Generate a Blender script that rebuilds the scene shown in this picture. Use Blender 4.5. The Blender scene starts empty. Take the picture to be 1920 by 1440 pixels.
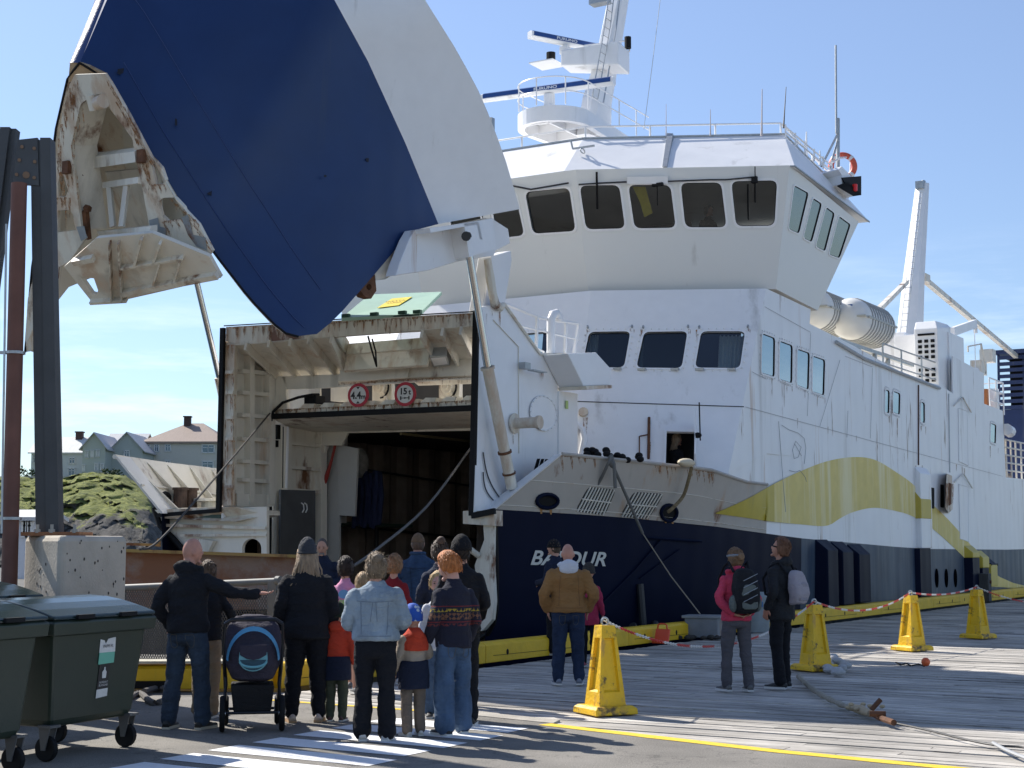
import bpy, bmesh, math, random
from mathutils import Vector, Matrix, noise, geometry
random.seed(7)
R=math.radians
sc=bpy.context.scene; col=sc.collection
# ---------------- camera, sky, sun ----------------
CH=1.7; PITCH=R(5.98); FP=2884.0
cd=bpy.data.cameras.new('camera'); cam=bpy.data.objects.new('camera',cd); col.objects.link(cam)
cam.location=(0,0,CH); cam.rotation_euler=(R(90)+PITCH,0,0); cd.sensor_width=36; cd.lens=FP/1920*36
cd.clip_start=.1; cd.clip_end=6000; sc.camera=cam
sc.view_settings.view_transform='Standard'; sc.view_settings.look='None'; sc.view_settings.gamma=1
sc.view_settings.exposure=0.58
sc.render.resolution_x=1024; sc.render.resolution_y=768
SAZ=R(-46); SEL=R(41)
wd=bpy.data.worlds.new('World'); sc.world=wd; wd.use_nodes=True
nt=wd.node_tree; nt.nodes.clear()
def N(nt,t,**k):
    n=nt.nodes.new(t)
    for a,b in k.items():
        if a=='ins':
            for i,v in b.items(): n.inputs[i].default_value=v
        else: setattr(n,a,b)
    return n
sky=N(nt,'ShaderNodeTexSky',sky_type='NISHITA',sun_disc=False,sun_elevation=SEL,sun_rotation=SAZ,air_density=1.0,dust_density=.15,ozone_density=3.0)
bg=N(nt,'ShaderNodeBackground'); bg.inputs[1].default_value=.113
out=N(nt,'ShaderNodeOutputWorld')
tc=N(nt,'ShaderNodeTexCoord'); mp=N(nt,'ShaderNodeMapping'); mp.inputs[3].default_value=(2.2,2.2,16)
nz=N(nt,'ShaderNodeTexNoise',ins={2:3.2,3:6,4:.62}); 
cr=N(nt,'ShaderNodeValToRGB'); cr.color_ramp.elements[0].position=.47; cr.color_ramp.elements[1].position=.70
sx=N(nt,'ShaderNodeSeparateXYZ'); rg=N(nt,'ShaderNodeMapRange',ins={1:.02,2:.20,3:.75,4:0.0})
mu=N(nt,'ShaderNodeMath',operation='MULTIPLY'); mix=N(nt,'ShaderNodeMixRGB'); mix.inputs[2].default_value=(7.5,8.2,9.2,1)
L=nt.links.new
L(tc.outputs['Generated'],mp.inputs[0]); L(mp.outputs[0],nz.inputs[0]); L(nz.outputs[0],cr.inputs[0])
L(tc.outputs['Generated'],sx.inputs[0]); L(sx.outputs[2],rg.inputs[0]); L(cr.outputs[0],mu.inputs[0]); L(rg.outputs[0],mu.inputs[1])
hs=N(nt,'ShaderNodeHueSaturation'); hs.inputs['Saturation'].default_value=.92; hs.inputs['Hue'].default_value=.506
hz=N(nt,'ShaderNodeMapRange',ins={1:-.02,2:.42,3:0,4:1}); hzc=N(nt,'ShaderNodeMixRGB'); hzc.inputs[1].default_value=(.60,.70,.80,1); hzc.inputs[2].default_value=(1,1,1,1); hzm=N(nt,'ShaderNodeMixRGB',blend_type='MULTIPLY'); hzm.inputs[0].default_value=1
L(sx.outputs[2],hz.inputs[0]); L(hz.outputs[0],hzc.inputs[0]); L(hzc.outputs[0],hzm.inputs[2]); L(sky.outputs[0],hzm.inputs[1]); L(hzm.outputs[0],mix.inputs[1]); L(mu.outputs[0],mix.inputs[0]); L(mix.outputs[0],hs.inputs['Color']); L(hs.outputs[0],bg.inputs[0]); L(bg.outputs[0],out.inputs[0])
sd=bpy.data.lights.new('sun','SUN'); sd.energy=5.0; sd.angle=R(.55); sd.color=(1,.95,.87)
so=bpy.data.objects.new('sun',sd); col.objects.link(so)
SUN=Vector((math.sin(SAZ)*math.cos(SEL),math.cos(SAZ)*math.cos(SEL),math.sin(SEL)))
so.rotation_euler=SUN.to_track_quat('Z','Y').to_euler(); so.location=(0,0,60)
# ---------------- projection helpers (only to read real positions off the photo) ----------------
def ray(px,py):
    a=(px-960)/FP; b=(720-py)/FP
    return Vector((a, math.cos(PITCH)-b*math.sin(PITCH), math.sin(PITCH)+b*math.cos(PITCH)))
CAM=Vector((0,0,CH))
def G(px,py,z=0.):
    r=ray(px,py); return CAM+r*((z-CH)/r.z)
def Y(px,py,y):
    r=ray(px,py); return CAM+r*(y/r.y)
A=R(31); AX=Vector((math.sin(A),math.cos(A),0)); NX=Vector((math.cos(A),-math.sin(A),0))
ORG=AX*23.08-NX*18.2
def toL(p): d=p-ORG; return Vector((d.dot(NX),d.dot(AX),p.z))
def V(s,v,z): return Vector((v,s,z))
CL=toL(CAM)
def rayL(px,py): r=ray(px,py); return Vector((r.dot(NX),r.dot(AX),r.z))
def PV(px,py,v): r=rayL(px,py); return CL+r*((v-CL.x)/r.x)
def PS(px,py,s): r=rayL(px,py); return CL+r*((s-CL.y)/r.y)
def PZ(px,py,z): r=rayL(px,py); return CL+r*((z-CL.z)/r.z)
def PP(px,py,p0,n):
    r=rayL(px,py); return CL+r*((p0-CL).dot(n)/r.dot(n))
def pln(a,b,c): return (a,(b-a).cross(c-a).normalized())
def lerp(t,pts):
    if t<=pts[0][0]: return pts[0][1]
    for (a,x),(b,y) in zip(pts,pts[1:]):
        if t<=b: return x+(y-x)*(t-a)/(b-a)
    return pts[-1][1]
# ---------------- materials ----------------
MC={}
def mat(name,c,rough=.5,metal=0,bump=0,bscale=20,var=.0,vscale=3,rust=0,rscale=1.6,streak=1,spec=None,stretch=(1,1,1),rustcol=(.16,.062,.022),emit=None,coat=0,dirt=0,dirtcol=(.22,.2,.16),wob=0,frames=0,fold=0):
    if name in MC: return MC[name]
    m=bpy.data.materials.new(name); m.use_nodes=True; t=m.node_tree; b=t.nodes['Principled BSDF']; L=t.links.new
    b.inputs['Roughness'].default_value=rough; b.inputs['Metallic'].default_value=metal
    if spec is not None: b.inputs['Specular IOR Level'].default_value=spec
    if coat: b.inputs['Coat Weight'].default_value=coat
    tc=N(t,'ShaderNodeTexCoord'); mp=N(t,'ShaderNodeMapping'); mp.inputs[3].default_value=stretch; L(tc.outputs['Object'],mp.inputs[0])
    base=N(t,'ShaderNodeRGB'); base.outputs[0].default_value=(*c,1); cur=base.outputs[0]
    if var:
        n=N(t,'ShaderNodeTexNoise',ins={2:vscale,3:5,4:.6}); L(mp.outputs[0],n.inputs[0])
        r=N(t,'ShaderNodeMapRange',ins={1:.25,2:.75,3:1-var,4:1+var}); L(n.outputs[0],r.inputs[0])
        x=N(t,'ShaderNodeMixRGB',blend_type='MULTIPLY'); x.inputs[0].default_value=1; L(cur,x.inputs[1]); L(r.outputs[0],x.inputs[2]); cur=x.outputs[0]
    def layer(cur,amt,scale,vert,colr,off,th=0):
        m2=N(t,'ShaderNodeMapping'); m2.inputs[3].default_value=(scale,scale,scale/vert); m2.inputs[1].default_value=(off,off*.7,off*1.3); L(tc.outputs['Object'],m2.inputs[0])
        n=N(t,'ShaderNodeTexNoise',ins={2:1.0,3:8,4:.65}); L(m2.outputs[0],n.inputs[0])
        n2=N(t,'ShaderNodeTexNoise',ins={2:.35,3:2,4:.5}); L(m2.outputs[0],n2.inputs[0])
        ad=N(t,'ShaderNodeMath',operation='ADD'); L(n.outputs[0],ad.inputs[0]); L(n2.outputs[0],ad.inputs[1])
        r=N(t,'ShaderNodeMapRange',ins={1:1.22+th-amt*.5,2:1.36+th*1.6-amt*.42,3:0,4:1}); L(ad.outputs[0],r.inputs[0])
        x=N(t,'ShaderNodeMixRGB'); L(r.outputs[0],x.inputs[0]); L(cur,x.inputs[1]); x.inputs[2].default_value=(*colr,1); return x.outputs[0]
    if dirt: cur=layer(cur,dirt,3.2,14,tuple(a*.4+b_*.6 for a,b_ in zip(dirtcol,c)),3.1,.06)
    if rust:
        cur=layer(cur,rust*.9,rscale*2.2,5*streak,tuple(a*.5+b_*.5 for a,b_ in zip((.42,.22,.09),c)),7.7)
        cur=layer(cur,rust*.55,rscale*2.2,2.5*streak,rustcol,7.7)
    L(cur,b.inputs['Base Color'])
    hgt=None
    if bump:
        n=N(t,'ShaderNodeTexNoise',ins={2:bscale,3:6,4:.6}); L(mp.outputs[0],n.inputs[0])
        bp=N(t,'ShaderNodeBump',ins={'Strength':bump,'Distance':.02}); L(n.outputs[0],bp.inputs['Height']); hgt=bp.outputs[0]
    if wob:
        n=N(t,'ShaderNodeTexNoise',ins={2:.9,3:1.5,4:.4}); m3=N(t,'ShaderNodeMapping'); m3.inputs[3].default_value=(1,1,1.6); L(tc.outputs['Object'],m3.inputs[0]); L(m3.outputs[0],n.inputs[0])
        bp=N(t,'ShaderNodeBump',ins={'Strength':wob,'Distance':.15}); L(n.outputs[0],bp.inputs['Height'])
        if hgt: L(hgt,bp.inputs['Normal'])
        hgt=bp.outputs[0]
    if frames:
        wv=N(t,'ShaderNodeTexWave',wave_type='BANDS',bands_direction='Y',ins={'Scale':.50,'Distortion':2.2,'Detail':2,'Detail Scale':.6}); L(tc.outputs['Object'],wv.inputs[0])
        bp=N(t,'ShaderNodeBump',ins={'Strength':frames,'Distance':.03}); L(wv.outputs[0],bp.inputs['Height'])
        if hgt: L(hgt,bp.inputs['Normal'])
        hgt=bp.outputs[0]
    if fold:
        n=N(t,'ShaderNodeTexNoise',ins={2:11,3:3,4:.5,'Distortion':1.6}); m4=N(t,'ShaderNodeMapping'); m4.inputs[3].default_value=(.8,.8,1.5); L(tc.outputs['Object'],m4.inputs[0]); L(m4.outputs[0],n.inputs[0])
        bp=N(t,'ShaderNodeBump',ins={'Strength':fold,'Distance':.035}); L(n.outputs[0],bp.inputs['Height'])
        if hgt: L(hgt,bp.inputs['Normal'])
        hgt=bp.outputs[0]
    if hgt: L(hgt,b.inputs['Normal'])
    if emit: b.inputs['Emission Color'].default_value=(*c,1); b.inputs['Emission Strength'].default_value=emit
    MC[name]=m; return m
def glassmat(name,tint,mixf=.5,rough=.03):
    if name in MC: return MC[name]
    m=bpy.data.materials.new(name); m.use_nodes=True; t=m.node_tree; t.nodes.clear(); L=t.links.new
    o=N(t,'ShaderNodeOutputMaterial'); tr=N(t,'ShaderNodeBsdfTransparent'); tr.inputs[0].default_value=(*tint,1)
    gl=N(t,'ShaderNodeBsdfGlossy'); gl.inputs['Roughness'].default_value=rough; gl.inputs[0].default_value=(.9,.95,1,1)
    fr=N(t,'ShaderNodeFresnel'); fr.inputs[0].default_value=1.5
    ad=N(t,'ShaderNodeMath',operation='ADD'); ad.inputs[1].default_value=mixf; L(fr.outputs[0],ad.inputs[0])
    mx=N(t,'ShaderNodeMixShader'); L(ad.outputs[0],mx.inputs[0]); L(tr.outputs[0],mx.inputs[1]); L(gl.outputs[0],mx.inputs[2]); L(mx.outputs[0],o.inputs[0])
    MC[name]=m; return m
# ship paints
WH=mat('white_paint',(.80,.80,.80),.38,wob=.14,rust=.05,dirt=.27,frames=.2,rscale=2.6,streak=3,var=.04,vscale=.7,bump=.03,bscale=8)
WHC=mat('white_paint_clean',(.84,.84,.84),.35,wob=.10,dirt=.22,frames=.08,var=.03)
WHR=mat('white_paint_rusty',(.72,.68,.58),.5,rust=.55,rscale=1.8,dirt=.5,bump=.15,bscale=14,var=.06)
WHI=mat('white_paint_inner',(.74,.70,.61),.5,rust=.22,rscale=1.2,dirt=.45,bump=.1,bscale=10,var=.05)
BUL=mat('white_paint_bulwark_shaded',(.44,.40,.345),.5,rust=.12,dirt=.3,wob=.15,var=.05)  # grimy white; the darker tan base paints in the shade of the flare
BL=mat('blue_paint',(.010,.034,.118),.36,wob=.10,frames=.22,spec=.4,var=.12,vscale=1.1,dirt=.08,dirtcol=(.05,.06,.08),bump=.03,bscale=30)
BLH=mat('blue_hull_paint',(.0035,.007,.024),.5,frames=.2,wob=.15,var=.18,vscale=.8,dirt=.05,dirtcol=(.12,.13,.16),bump=.05,bscale=12,spec=.08)
BLA=mat('blue_hull_aft',(.030,.052,.088),.5,wob=.2,frames=.3,var=.35,vscale=.8,dirt=.6,dirtcol=(.15,.18,.20),bump=.06,bscale=12,spec=.3)  # paler grey-blue tone for the hull aft of the bow
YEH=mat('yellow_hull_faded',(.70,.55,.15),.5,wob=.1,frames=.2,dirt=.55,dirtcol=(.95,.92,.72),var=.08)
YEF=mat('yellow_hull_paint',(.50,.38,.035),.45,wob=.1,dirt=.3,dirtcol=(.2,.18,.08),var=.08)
BLK=mat('black_rubber',(.010,.010,.011),.7,bump=.2,bscale=10,spec=.2)
DK=mat('dark_metal',(.03,.03,.032),.5,bump=.1)
RUS=mat('rust',(.13,.055,.025),.85,bump=.6,bscale=22,var=.5,vscale=7)
CHR=mat('chrome_rod',(.55,.54,.52),.16,metal=1)
GAL=mat('galvanised',(.42,.44,.45),.45,metal=.6,var=.15,vscale=8,bump=.1)
GLD=glassmat('glass_dark',(.42,.46,.47),.03)
GLB=glassmat('glass_blue',(.25,.38,.45),.16,.06)
GRN=mat('green_paint',(.20,.36,.26),.5,dirt=.2,var=.06)
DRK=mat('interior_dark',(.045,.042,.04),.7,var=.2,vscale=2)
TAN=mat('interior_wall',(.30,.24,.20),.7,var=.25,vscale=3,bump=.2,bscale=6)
YEL=mat('yellow_paint',(.78,.48,.012),.45,bump=.25,bscale=26,var=.10,vscale=5,dirt=.28,dirtcol=(.2,.15,.05))
# ---------------- mesh builder ----------------
class MB:
    def __init__(s): s.v=[]; s.f=[]; s.m=[]; s.mi=0
    def add(s,vs,fs):
        o=len(s.v); s.v+= [tuple(x) for x in vs]; s.f+=[tuple(i+o for i in f) for f in fs]; s.m+=[s.mi]*len(fs); return s
    def poly(s,pts): return s.add(pts,[range(len(pts))])
    def box(s,c,sz,rot=None):
        c=Vector(c); M=rot if rot else Matrix.Identity(3)
        P=[c+M@Vector((x*sz[0]/2,y*sz[1]/2,z*sz[2]/2)) for x in(-1,1) for y in(-1,1) for z in(-1,1)]
        return s.add(P,[(0,1,3,2),(4,6,7,5),(0,4,5,1),(2,3,7,6),(0,2,6,4),(1,5,7,3)])
    def bar(s,a,b,w,h=None,up=(0,0,1)):
        a=Vector(a);b=Vector(b);h=h or w;d=(b-a).normalized();u=Vector(up)
        if abs(d.dot(u))>.95: u=Vector((1,0,0))
        x=d.cross(u).normalized()*w/2;y=x.cross(d).normalized()*h/2
        P=[a-x-y,a+x-y,a+x+y,a-x+y,b-x-y,b+x-y,b+x+y,b-x+y]
        return s.add(P,[(3,2,1,0),(4,5,6,7),(0,1,5,4),(1,2,6,5),(2,3,7,6),(3,0,4,7)])
    def slab(s,pts,t):
        "polygon extruded by vector t, outer ring + optional holes handled by slabh"
        t=Vector(t);n=len(pts);pts=[Vector(p) for p in pts]
        return s.add(pts+[p+t for p in pts],[tuple(range(n)),tuple(range(2*n-1,n-1,-1))]+[(i,i+n,(i+1)%n+n,(i+1)%n) for i in range(n)])
    def slabh(s,outer,holes,t):
        t=Vector(t); loops=[[Vector(p) for p in outer]]+[[Vector(p) for p in h] for h in holes]
        tri=geometry.tessellate_polygon(loops); flat=[p for l in loops for p in l]; n=len(flat)
        fs=[tuple(q) for q in tri]+[tuple(i+n for i in reversed(q)) for q in tri]
        o=0
        for l in loops:
            k=len(l); fs+=[(o+i,o+i+n,o+(i+1)%k+n,o+(i+1)%k) for i in range(k)]; o+=k
        return s.add(flat+[p+t for p in flat],fs)
    def tube(s,pts,r,n=8,cap=True):
        pts=[Vector(p) for p in pts]; rs=r if isinstance(r,(list,tuple)) else [r]*len(pts); rings=[]; prev=None
        for i,p in enumerate(pts):
            d=(pts[min(i+1,len(pts)-1)]-pts[max(i-1,0)]).normalized()
            if prev is None:
                u=Vector((0,0,1)) if abs(d.z)<.9 else Vector((1,0,0)); x=d.cross(u).normalized()
            else: x=(prev-d*prev.dot(d)).normalized()
            prev=x; y=d.cross(x)
            rings.append([p+(x*math.cos(2*math.pi*k/n)+y*math.sin(2*math.pi*k/n))*rs[i] for k in range(n)])
        return s.loft(rings,cap)
    def loft(s,rings,cap=True):
        n=len(rings[0]); vs=[p for r in rings for p in r]
        fs=[(i*n+k,i*n+(k+1)%n,(i+1)*n+(k+1)%n,(i+1)*n+k) for i in range(len(rings)-1) for k in range(n)]
        if cap: fs+= [tuple(range(n-1,-1,-1)),tuple((len(rings)-1)*n+k for k in range(n))]
        return s.add(vs,fs)
    def grid(s,rows):
        n=len(rows[0]); return s.add([p for r in rows for p in r],[(i*n+k,i*n+k+1,(i+1)*n+k+1,(i+1)*n+k) for i in range(len(rows)-1) for k in range(n-1)])
    def ell(s,c,r,seg=16,rg=10,rot=None,f=None):
        c=Vector(c); M=rot if rot else Matrix.Identity(3); rows=[]
        for i in range(rg+1):
            th=math.pi*i/rg; row=[]
            for k in range(seg):
                ph=2*math.pi*k/seg; d=Vector((math.sin(th)*math.cos(ph),math.sin(th)*math.sin(ph),math.cos(th)))
                p=f(d) if f else Vector((d.x*r[0],d.y*r[1],d.z*r[2])); row.append(c+M@p)
            rows.append(row)
        return s.loft(rows,True)
    def torus(s,c,R_,r,ax=(0,0,1),n=24,m=8,arc=(0,2*math.pi),sy=1):
        q=Vector(ax).to_track_quat('Z','Y').to_matrix(); full=abs(arc[1]-arc[0]-2*math.pi)<1e-3
        pts=[]; cnt=n if full else n+1
        rings=[]
        for i in range(cnt):
            a=arc[0]+(arc[1]-arc[0])*i/n
            e=Vector((math.cos(a),math.sin(a)*sy,0)); dd=Vector((math.cos(a),math.sin(a),0))
            rings.append([Vector(c)+q@(e*R_+dd*math.cos(2*math.pi*k/m)*r+Vector((0,0,1))*math.sin(2*math.pi*k/m)*r) for k in range(m)])
        if full: rings.append(rings[0])
        return s.loft(rings,not full)
    def obj(s,name,mats,parent=None,smooth=False,loc=None,bevel=0):
        me=bpy.data.meshes.new(name); me.from_pydata(s.v,[],s.f); 
        for m in (mats if isinstance(mats,(list,tuple)) else [mats]): me.materials.append(m)
        if isinstance(mats,(list,tuple)): me.polygons.foreach_set('material_index',s.m)
        bm=bmesh.new(); bm.from_mesh(me); bmesh.ops.recalc_face_normals(bm,faces=bm.faces); bm.to_mesh(me); bm.free()
        if smooth: me.polygons.foreach_set('use_smooth',[True]*len(me.polygons))
        me.update()
        o=bpy.data.objects.new(name,me); col.objects.link(o)
        if smooth and smooth!=2:
            try: me.set_sharp_from_angle(angle=R(40))
            except Exception: pass
        if parent: o.parent=parent
        if loc is not None: o.location=loc
        if bevel:
            b=o.modifiers.new('b','BEVEL'); b.width=bevel; b.segments=2; b.limit_method='ANGLE'
        return o
def tag(o,label,cat,group=None):
    o['label']=label; o['category']=cat
    if group: o['group']=group
    return o
def thing(name,label,cat,loc=(0,0,0),rz=0,group=None):
    o=bpy.data.objects.new(name,None); col.objects.link(o); o.location=loc; o.rotation_euler=(0,0,rz); o.empty_display_size=.2
    return tag(o,label,cat,group)
def struct(o): o['kind']='structure'; return o
def dup(root,loc=None,rz=None,label=None):
    r=root.copy(); col.objects.link(r)
    if loc is not None: r.location=loc
    if rz is not None: r.rotation_euler=(0,0,rz)
    if label: r['label']=label
    for ch in list(root.children):
        c=ch.copy(); col.objects.link(c); c.parent=r
        for g in ch.children:
            d=g.copy(); col.objects.link(d); d.parent=c
    return r
def textmesh(txt,size,fn,name,m,parent,ext=0.0,shear=0,bold=0,sp=1):
    cu=bpy.data.curves.new('t','FONT'); cu.body=txt; cu.size=size; cu.shear=shear; cu.offset=bold; cu.align_x='CENTER'; cu.align_y='CENTER'; cu.space_character=sp
    to=bpy.data.objects.new('t',cu); col.objects.link(to); dg=bpy.context.evaluated_depsgraph_get(); dg.update()
    me=bpy.data.meshes.new_from_object(to.evaluated_get(dg)); bpy.data.objects.remove(to); bpy.data.curves.remove(cu)
    bm=bmesh.new(); bm.from_mesh(me); bmesh.ops.triangulate(bm,faces=bm.faces)
    for v in bm.verts: v.co=fn(v.co.x,v.co.y)
    bm.to_mesh(me); bm.free(); me.materials.clear(); me.materials.append(m); me.name=name
    o=bpy.data.objects.new(name,me); col.objects.link(o)
    if parent: o.parent=parent
    return o
def rail(mb,base,h,levels=(1,.5),r=.02,posts=None,closed=False):
    base=[Vector(p) for p in base]
    for l in levels: mb.tube([p+Vector((0,0,h*l)) for p in base],r,6)
    for p in (posts or base): mb.tube([Vector(p),Vector(p)+Vector((0,0,h))],r*1.1,6)
def rrect(q,rr=.14,n=4):
    "rounded quadrilateral through 4 3D corners"
    q=[Vector(p) for p in q]; out=[]
    for i in range(4):
        a,b,c=q[i-1],q[i],q[(i+1)%4]; ra=min(rr,(a-b).length*.4,(c-b).length*.4)
        p0=b+(a-b).normalized()*ra; p1=b+(c-b).normalized()*ra
        for k in range(n+1):
            t=k/n; out.append(p0*(1-t)**2+b*2*t*(1-t)+p1*t*t)
    return out
def resamp(pts,n):
    pts=[Vector(p) for p in pts]; L_=[0]
    for a,b in zip(pts,pts[1:]): L_.append(L_[-1]+(b-a).length)
    res=[]
    for i in range(n):
        d=L_[-1]*i/(n-1)
        for k in range(len(pts)-1):
            if d<=L_[k+1]+1e-9: 
                t=(d-L_[k])/max(L_[k+1]-L_[k],1e-9); res.append(pts[k].lerp(pts[k+1],t)); break
    return res
def smoothpts(pts,n):
    pts=[Vector(p) for p in pts]; P=[pts[0]]+pts+[pts[-1]]; res=[]
    for i in range(1,len(P)-2):
        for k in range(n):
            t=k/n; a,b,c,d=P[i-1],P[i],P[i+1],P[i+2]
            res.append(.5*((2*b)+(c-a)*t+(2*a-5*b+4*c-d)*t*t+(3*b-a-3*c+d)*t**3))
    return res+[pts[-1]]
# ================= FERRY =================
ferry=thing('ferry','large white and navy car ferry moored at the quay with its bow door raised','ferry',ORG,-A)
def proj(p):  # local ship point -> photo pixel (checks only)
    w=ORG+NX*p[0]+AX*p[1]; x,y,z=w.x,w.y,p[2]-CH
    f=y*math.cos(PITCH)+z*math.sin(PITCH); u=-y*math.sin(PITCH)+z*math.cos(PITCH)
    return 960+FP*x/f,720-FP*u/f
def zfit(s,v,curve,z0=2.):
    z=z0
    for _ in range(8):
        px,py=proj((v,s,z)); px2,py2=proj((v,s,z+.1)); z+= (lerp(px,curve)-py)/((py2-py)/.1)
    return z
KC=[(930,955),(1100,965),(1200,973),(1340,987),(1500,1009),(1720,1029),(1920,1031)]
def vk(s): return lerp(s,[(-1,3.4),(.3,3.8),(3,4.75),(5.5,5.5),(8,5.86),(10,5.9)])
def vw(s): return lerp(s,[(-1,2.9),(.3,3.3),(5,4.9),(10,5.7),(15,5.9)])
ZK={}
def zk(s):
    s=max(s,.3); 
    k=round(s,2)
    if k not in ZK: ZK[k]= zfit(s,vk(s),KC) if s<31 else 1.56+.004*(s-31)
    return ZK[k]
def zseam(s): return 3.64+(s-6.88)*.0136
def hullv(s,z):
    k=zk(s)
    if z>=k: return vk(s)
    t=max(0,min(1,(k-z)/(k+2.2))); return vk(s)*(1-t**1.3)+vw(s)*t**1.3
SS=[.3,.8,1.5,2.3,3,4,5,6,7,8,9,10,12,14,17,20,24,29,31,36,44,52,60]
def hullrows(sgn,off=0):
    rows=[]
    for s in SS:
        k=zk(s); row=[]
        for i in range(9):
            z=k-(k+2.2)*i/8; ss=s
            if s<1: # cut-back bow edge curving in under the ramp opening
                ss=s+.0+max(0,-z-.1)**2*.5
            row.append(V(ss-(.45 if sgn<0 else 0)*(1-min(s,8)/8),sgn*(hullv(s,z)+off),z))
        rows.append(row)
    return rows
for sgn in (1,-1):
    hrw=hullrows(sgn); MB().grid(hrw[:12]).obj('hull',BLH,ferry,True); MB().grid(hrw[11:]).obj('hull',BLA,ferry,True)
    if sgn<0: MB().grid([[V(s,-5.9,zk(s)),V(s,-5.9,zseam(s))] for s in SS if s>=8]).obj('topside',WH,ferry)
# starboard topside (conforms to hull), s>=8
m=MB(); m.grid([[V(s,vk(s),zk(s)+(zseam(s)-zk(s))*i/4) for i in range(5)] for s in [8,9,10,12,14,16,18,20,22,24,26,29.3,34,40,50,60]]).obj('topside',WH,ferry,True)
m=MB(); m.poly([V(60,-5.9,-2),V(60,5.9,-2),V(60,5.9,4.3),V(60,-5.9,4.3)]); m.poly([V(29,-5.9,zseam(29)-.15),V(29,5.9,zseam(29)-.15),V(60,5.9,4.2),V(60,-5.9,4.2)]); m.obj('stern',WH,ferry)
def rustalpha():
    m=mat('rust_drip',(.33,.15,.05),.85,var=.4,vscale=12); t=m.node_tree; b=t.nodes['Principled BSDF']
    n=N(t,'ShaderNodeTexNoise',ins={2:14,3:6,4:.7}); tc=N(t,'ShaderNodeTexCoord'); mp=N(t,'ShaderNodeMapping'); mp.inputs[3].default_value=(2.2,2.2,.45); t.links.new(tc.outputs['Object'],mp.inputs[0]); t.links.new(mp.outputs[0],n.inputs[0])
    r=N(t,'ShaderNodeMapRange',ins={1:.40,2:.62,3:0.0,4:.85}); t.links.new(n.outputs[0],r.inputs[0]); t.links.new(r.outputs[0],b.inputs['Alpha']); return m
RD=rustalpha()
def drips(fn,pts,parent,n,l0,l1,w=3,seed=1,ddx=0,edge=0):
    "rust runs starting on an edge (photo px polyline) and running down; fn maps px to the surface"
    rr=random.Random(seed); P=[Vector((x,y,0)) for x,y in pts]; m=MB()
    for p in resamp(P,n):
        x=p.x+rr.uniform(-6,6); y=p.y+rr.uniform(0,2); l=rr.uniform(l0,l1)*(1 if rr.random()<.8 else 1.8); ww=w*rr.uniform(.4,1.3)
        m.poly([fn(x-ww/2,y),fn(x+ww/2,y),fn(x+ww*.35+ddx*l,y+l*.6),fn(x+ddx*l,y+l),fn(x-ww*.35+ddx*l,y+l*.6)])
    if edge:
        q=resamp(P,40)
        for a,b in zip(q,q[1:]):
            e=edge*rr.uniform(.4,1.5); m.poly([fn(a.x,a.y),fn(b.x,b.y),fn(b.x,b.y+e),fn(a.x,a.y+e)])
    if m.v: m.obj('rust_run',RD,parent)
# bow bulwarks
TC=[(1045,850),(1200,866),(1330,880),(1400,904),(1500,915)]
def bul(sgn,n=12):
    foot=[];top=[]
    for i in range(n+1):
        t=i/n
        if sgn>0:
            sf=.3+7.7*t; st=1.5+6.5*t; vt=lerp(st,[(1.5,4.5),(3.2,5.2),(4.7,5.68),(5.9,5.9),(8,5.9)])
            foot.append(V(sf,vk(sf),zk(sf))); top.append(V(st,vt,zfit(st,vt,TC,3.2)))
        else:
            sf=-.12+8*t; st=-.86+8.8*t; vt=lerp(st,[(-.9,4.4),(1,5.0),(3.2,5.35),(8,5.9)])
            foot.append(V(sf,-vk(sf+.4)-.05,zk(max(sf,.3)))); top.append(V(st,-vt,3.44-.02*st))
    return foot,top
bf,bt=bul(1)
def bulp(a,b): # a along 0..1, b height 0..1
    x=a*(len(bf)-1); i=min(int(x),len(bf)-2); f=x-i
    return bf[i].lerp(bf[i+1],f).lerp(bt[i].lerp(bt[i+1],f),b)
def bfind(px,py):
    best=None
    for i in range(121):
        for j in range(41):
            p=bulp(i/120,j/40); q=proj(p); d=(q[0]-px)**2+(q[1]-py)**2
            if best is None or d<best[0]: best=(d,i/120,j/40)
    a,b=best[1],best[2]; st=.004
    for _ in range(14):
        c=[(a+i*st,b+j*st*2) for i in (-1,0,1) for j in (-1,0,1)]
        def dd(q): p=proj(bulp(max(0,min(1,q[0])),q[1])); return (p[0]-px)**2+(p[1]-py)**2
        a,b=min(c,key=dd); st*=.75
    return max(0,min(1,a)),b
bn=(bulp(.4,1)-bulp(.4,0)).cross(bulp(.5,0)-bulp(.3,0)).normalized()
if bn.x<0: bn=-bn
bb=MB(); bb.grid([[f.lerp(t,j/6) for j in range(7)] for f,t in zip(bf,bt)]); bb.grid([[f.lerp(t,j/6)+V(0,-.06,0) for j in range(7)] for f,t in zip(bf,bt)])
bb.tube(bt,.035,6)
bulw=bb.obj('bow_bulwark',BUL,ferry,True)
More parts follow.
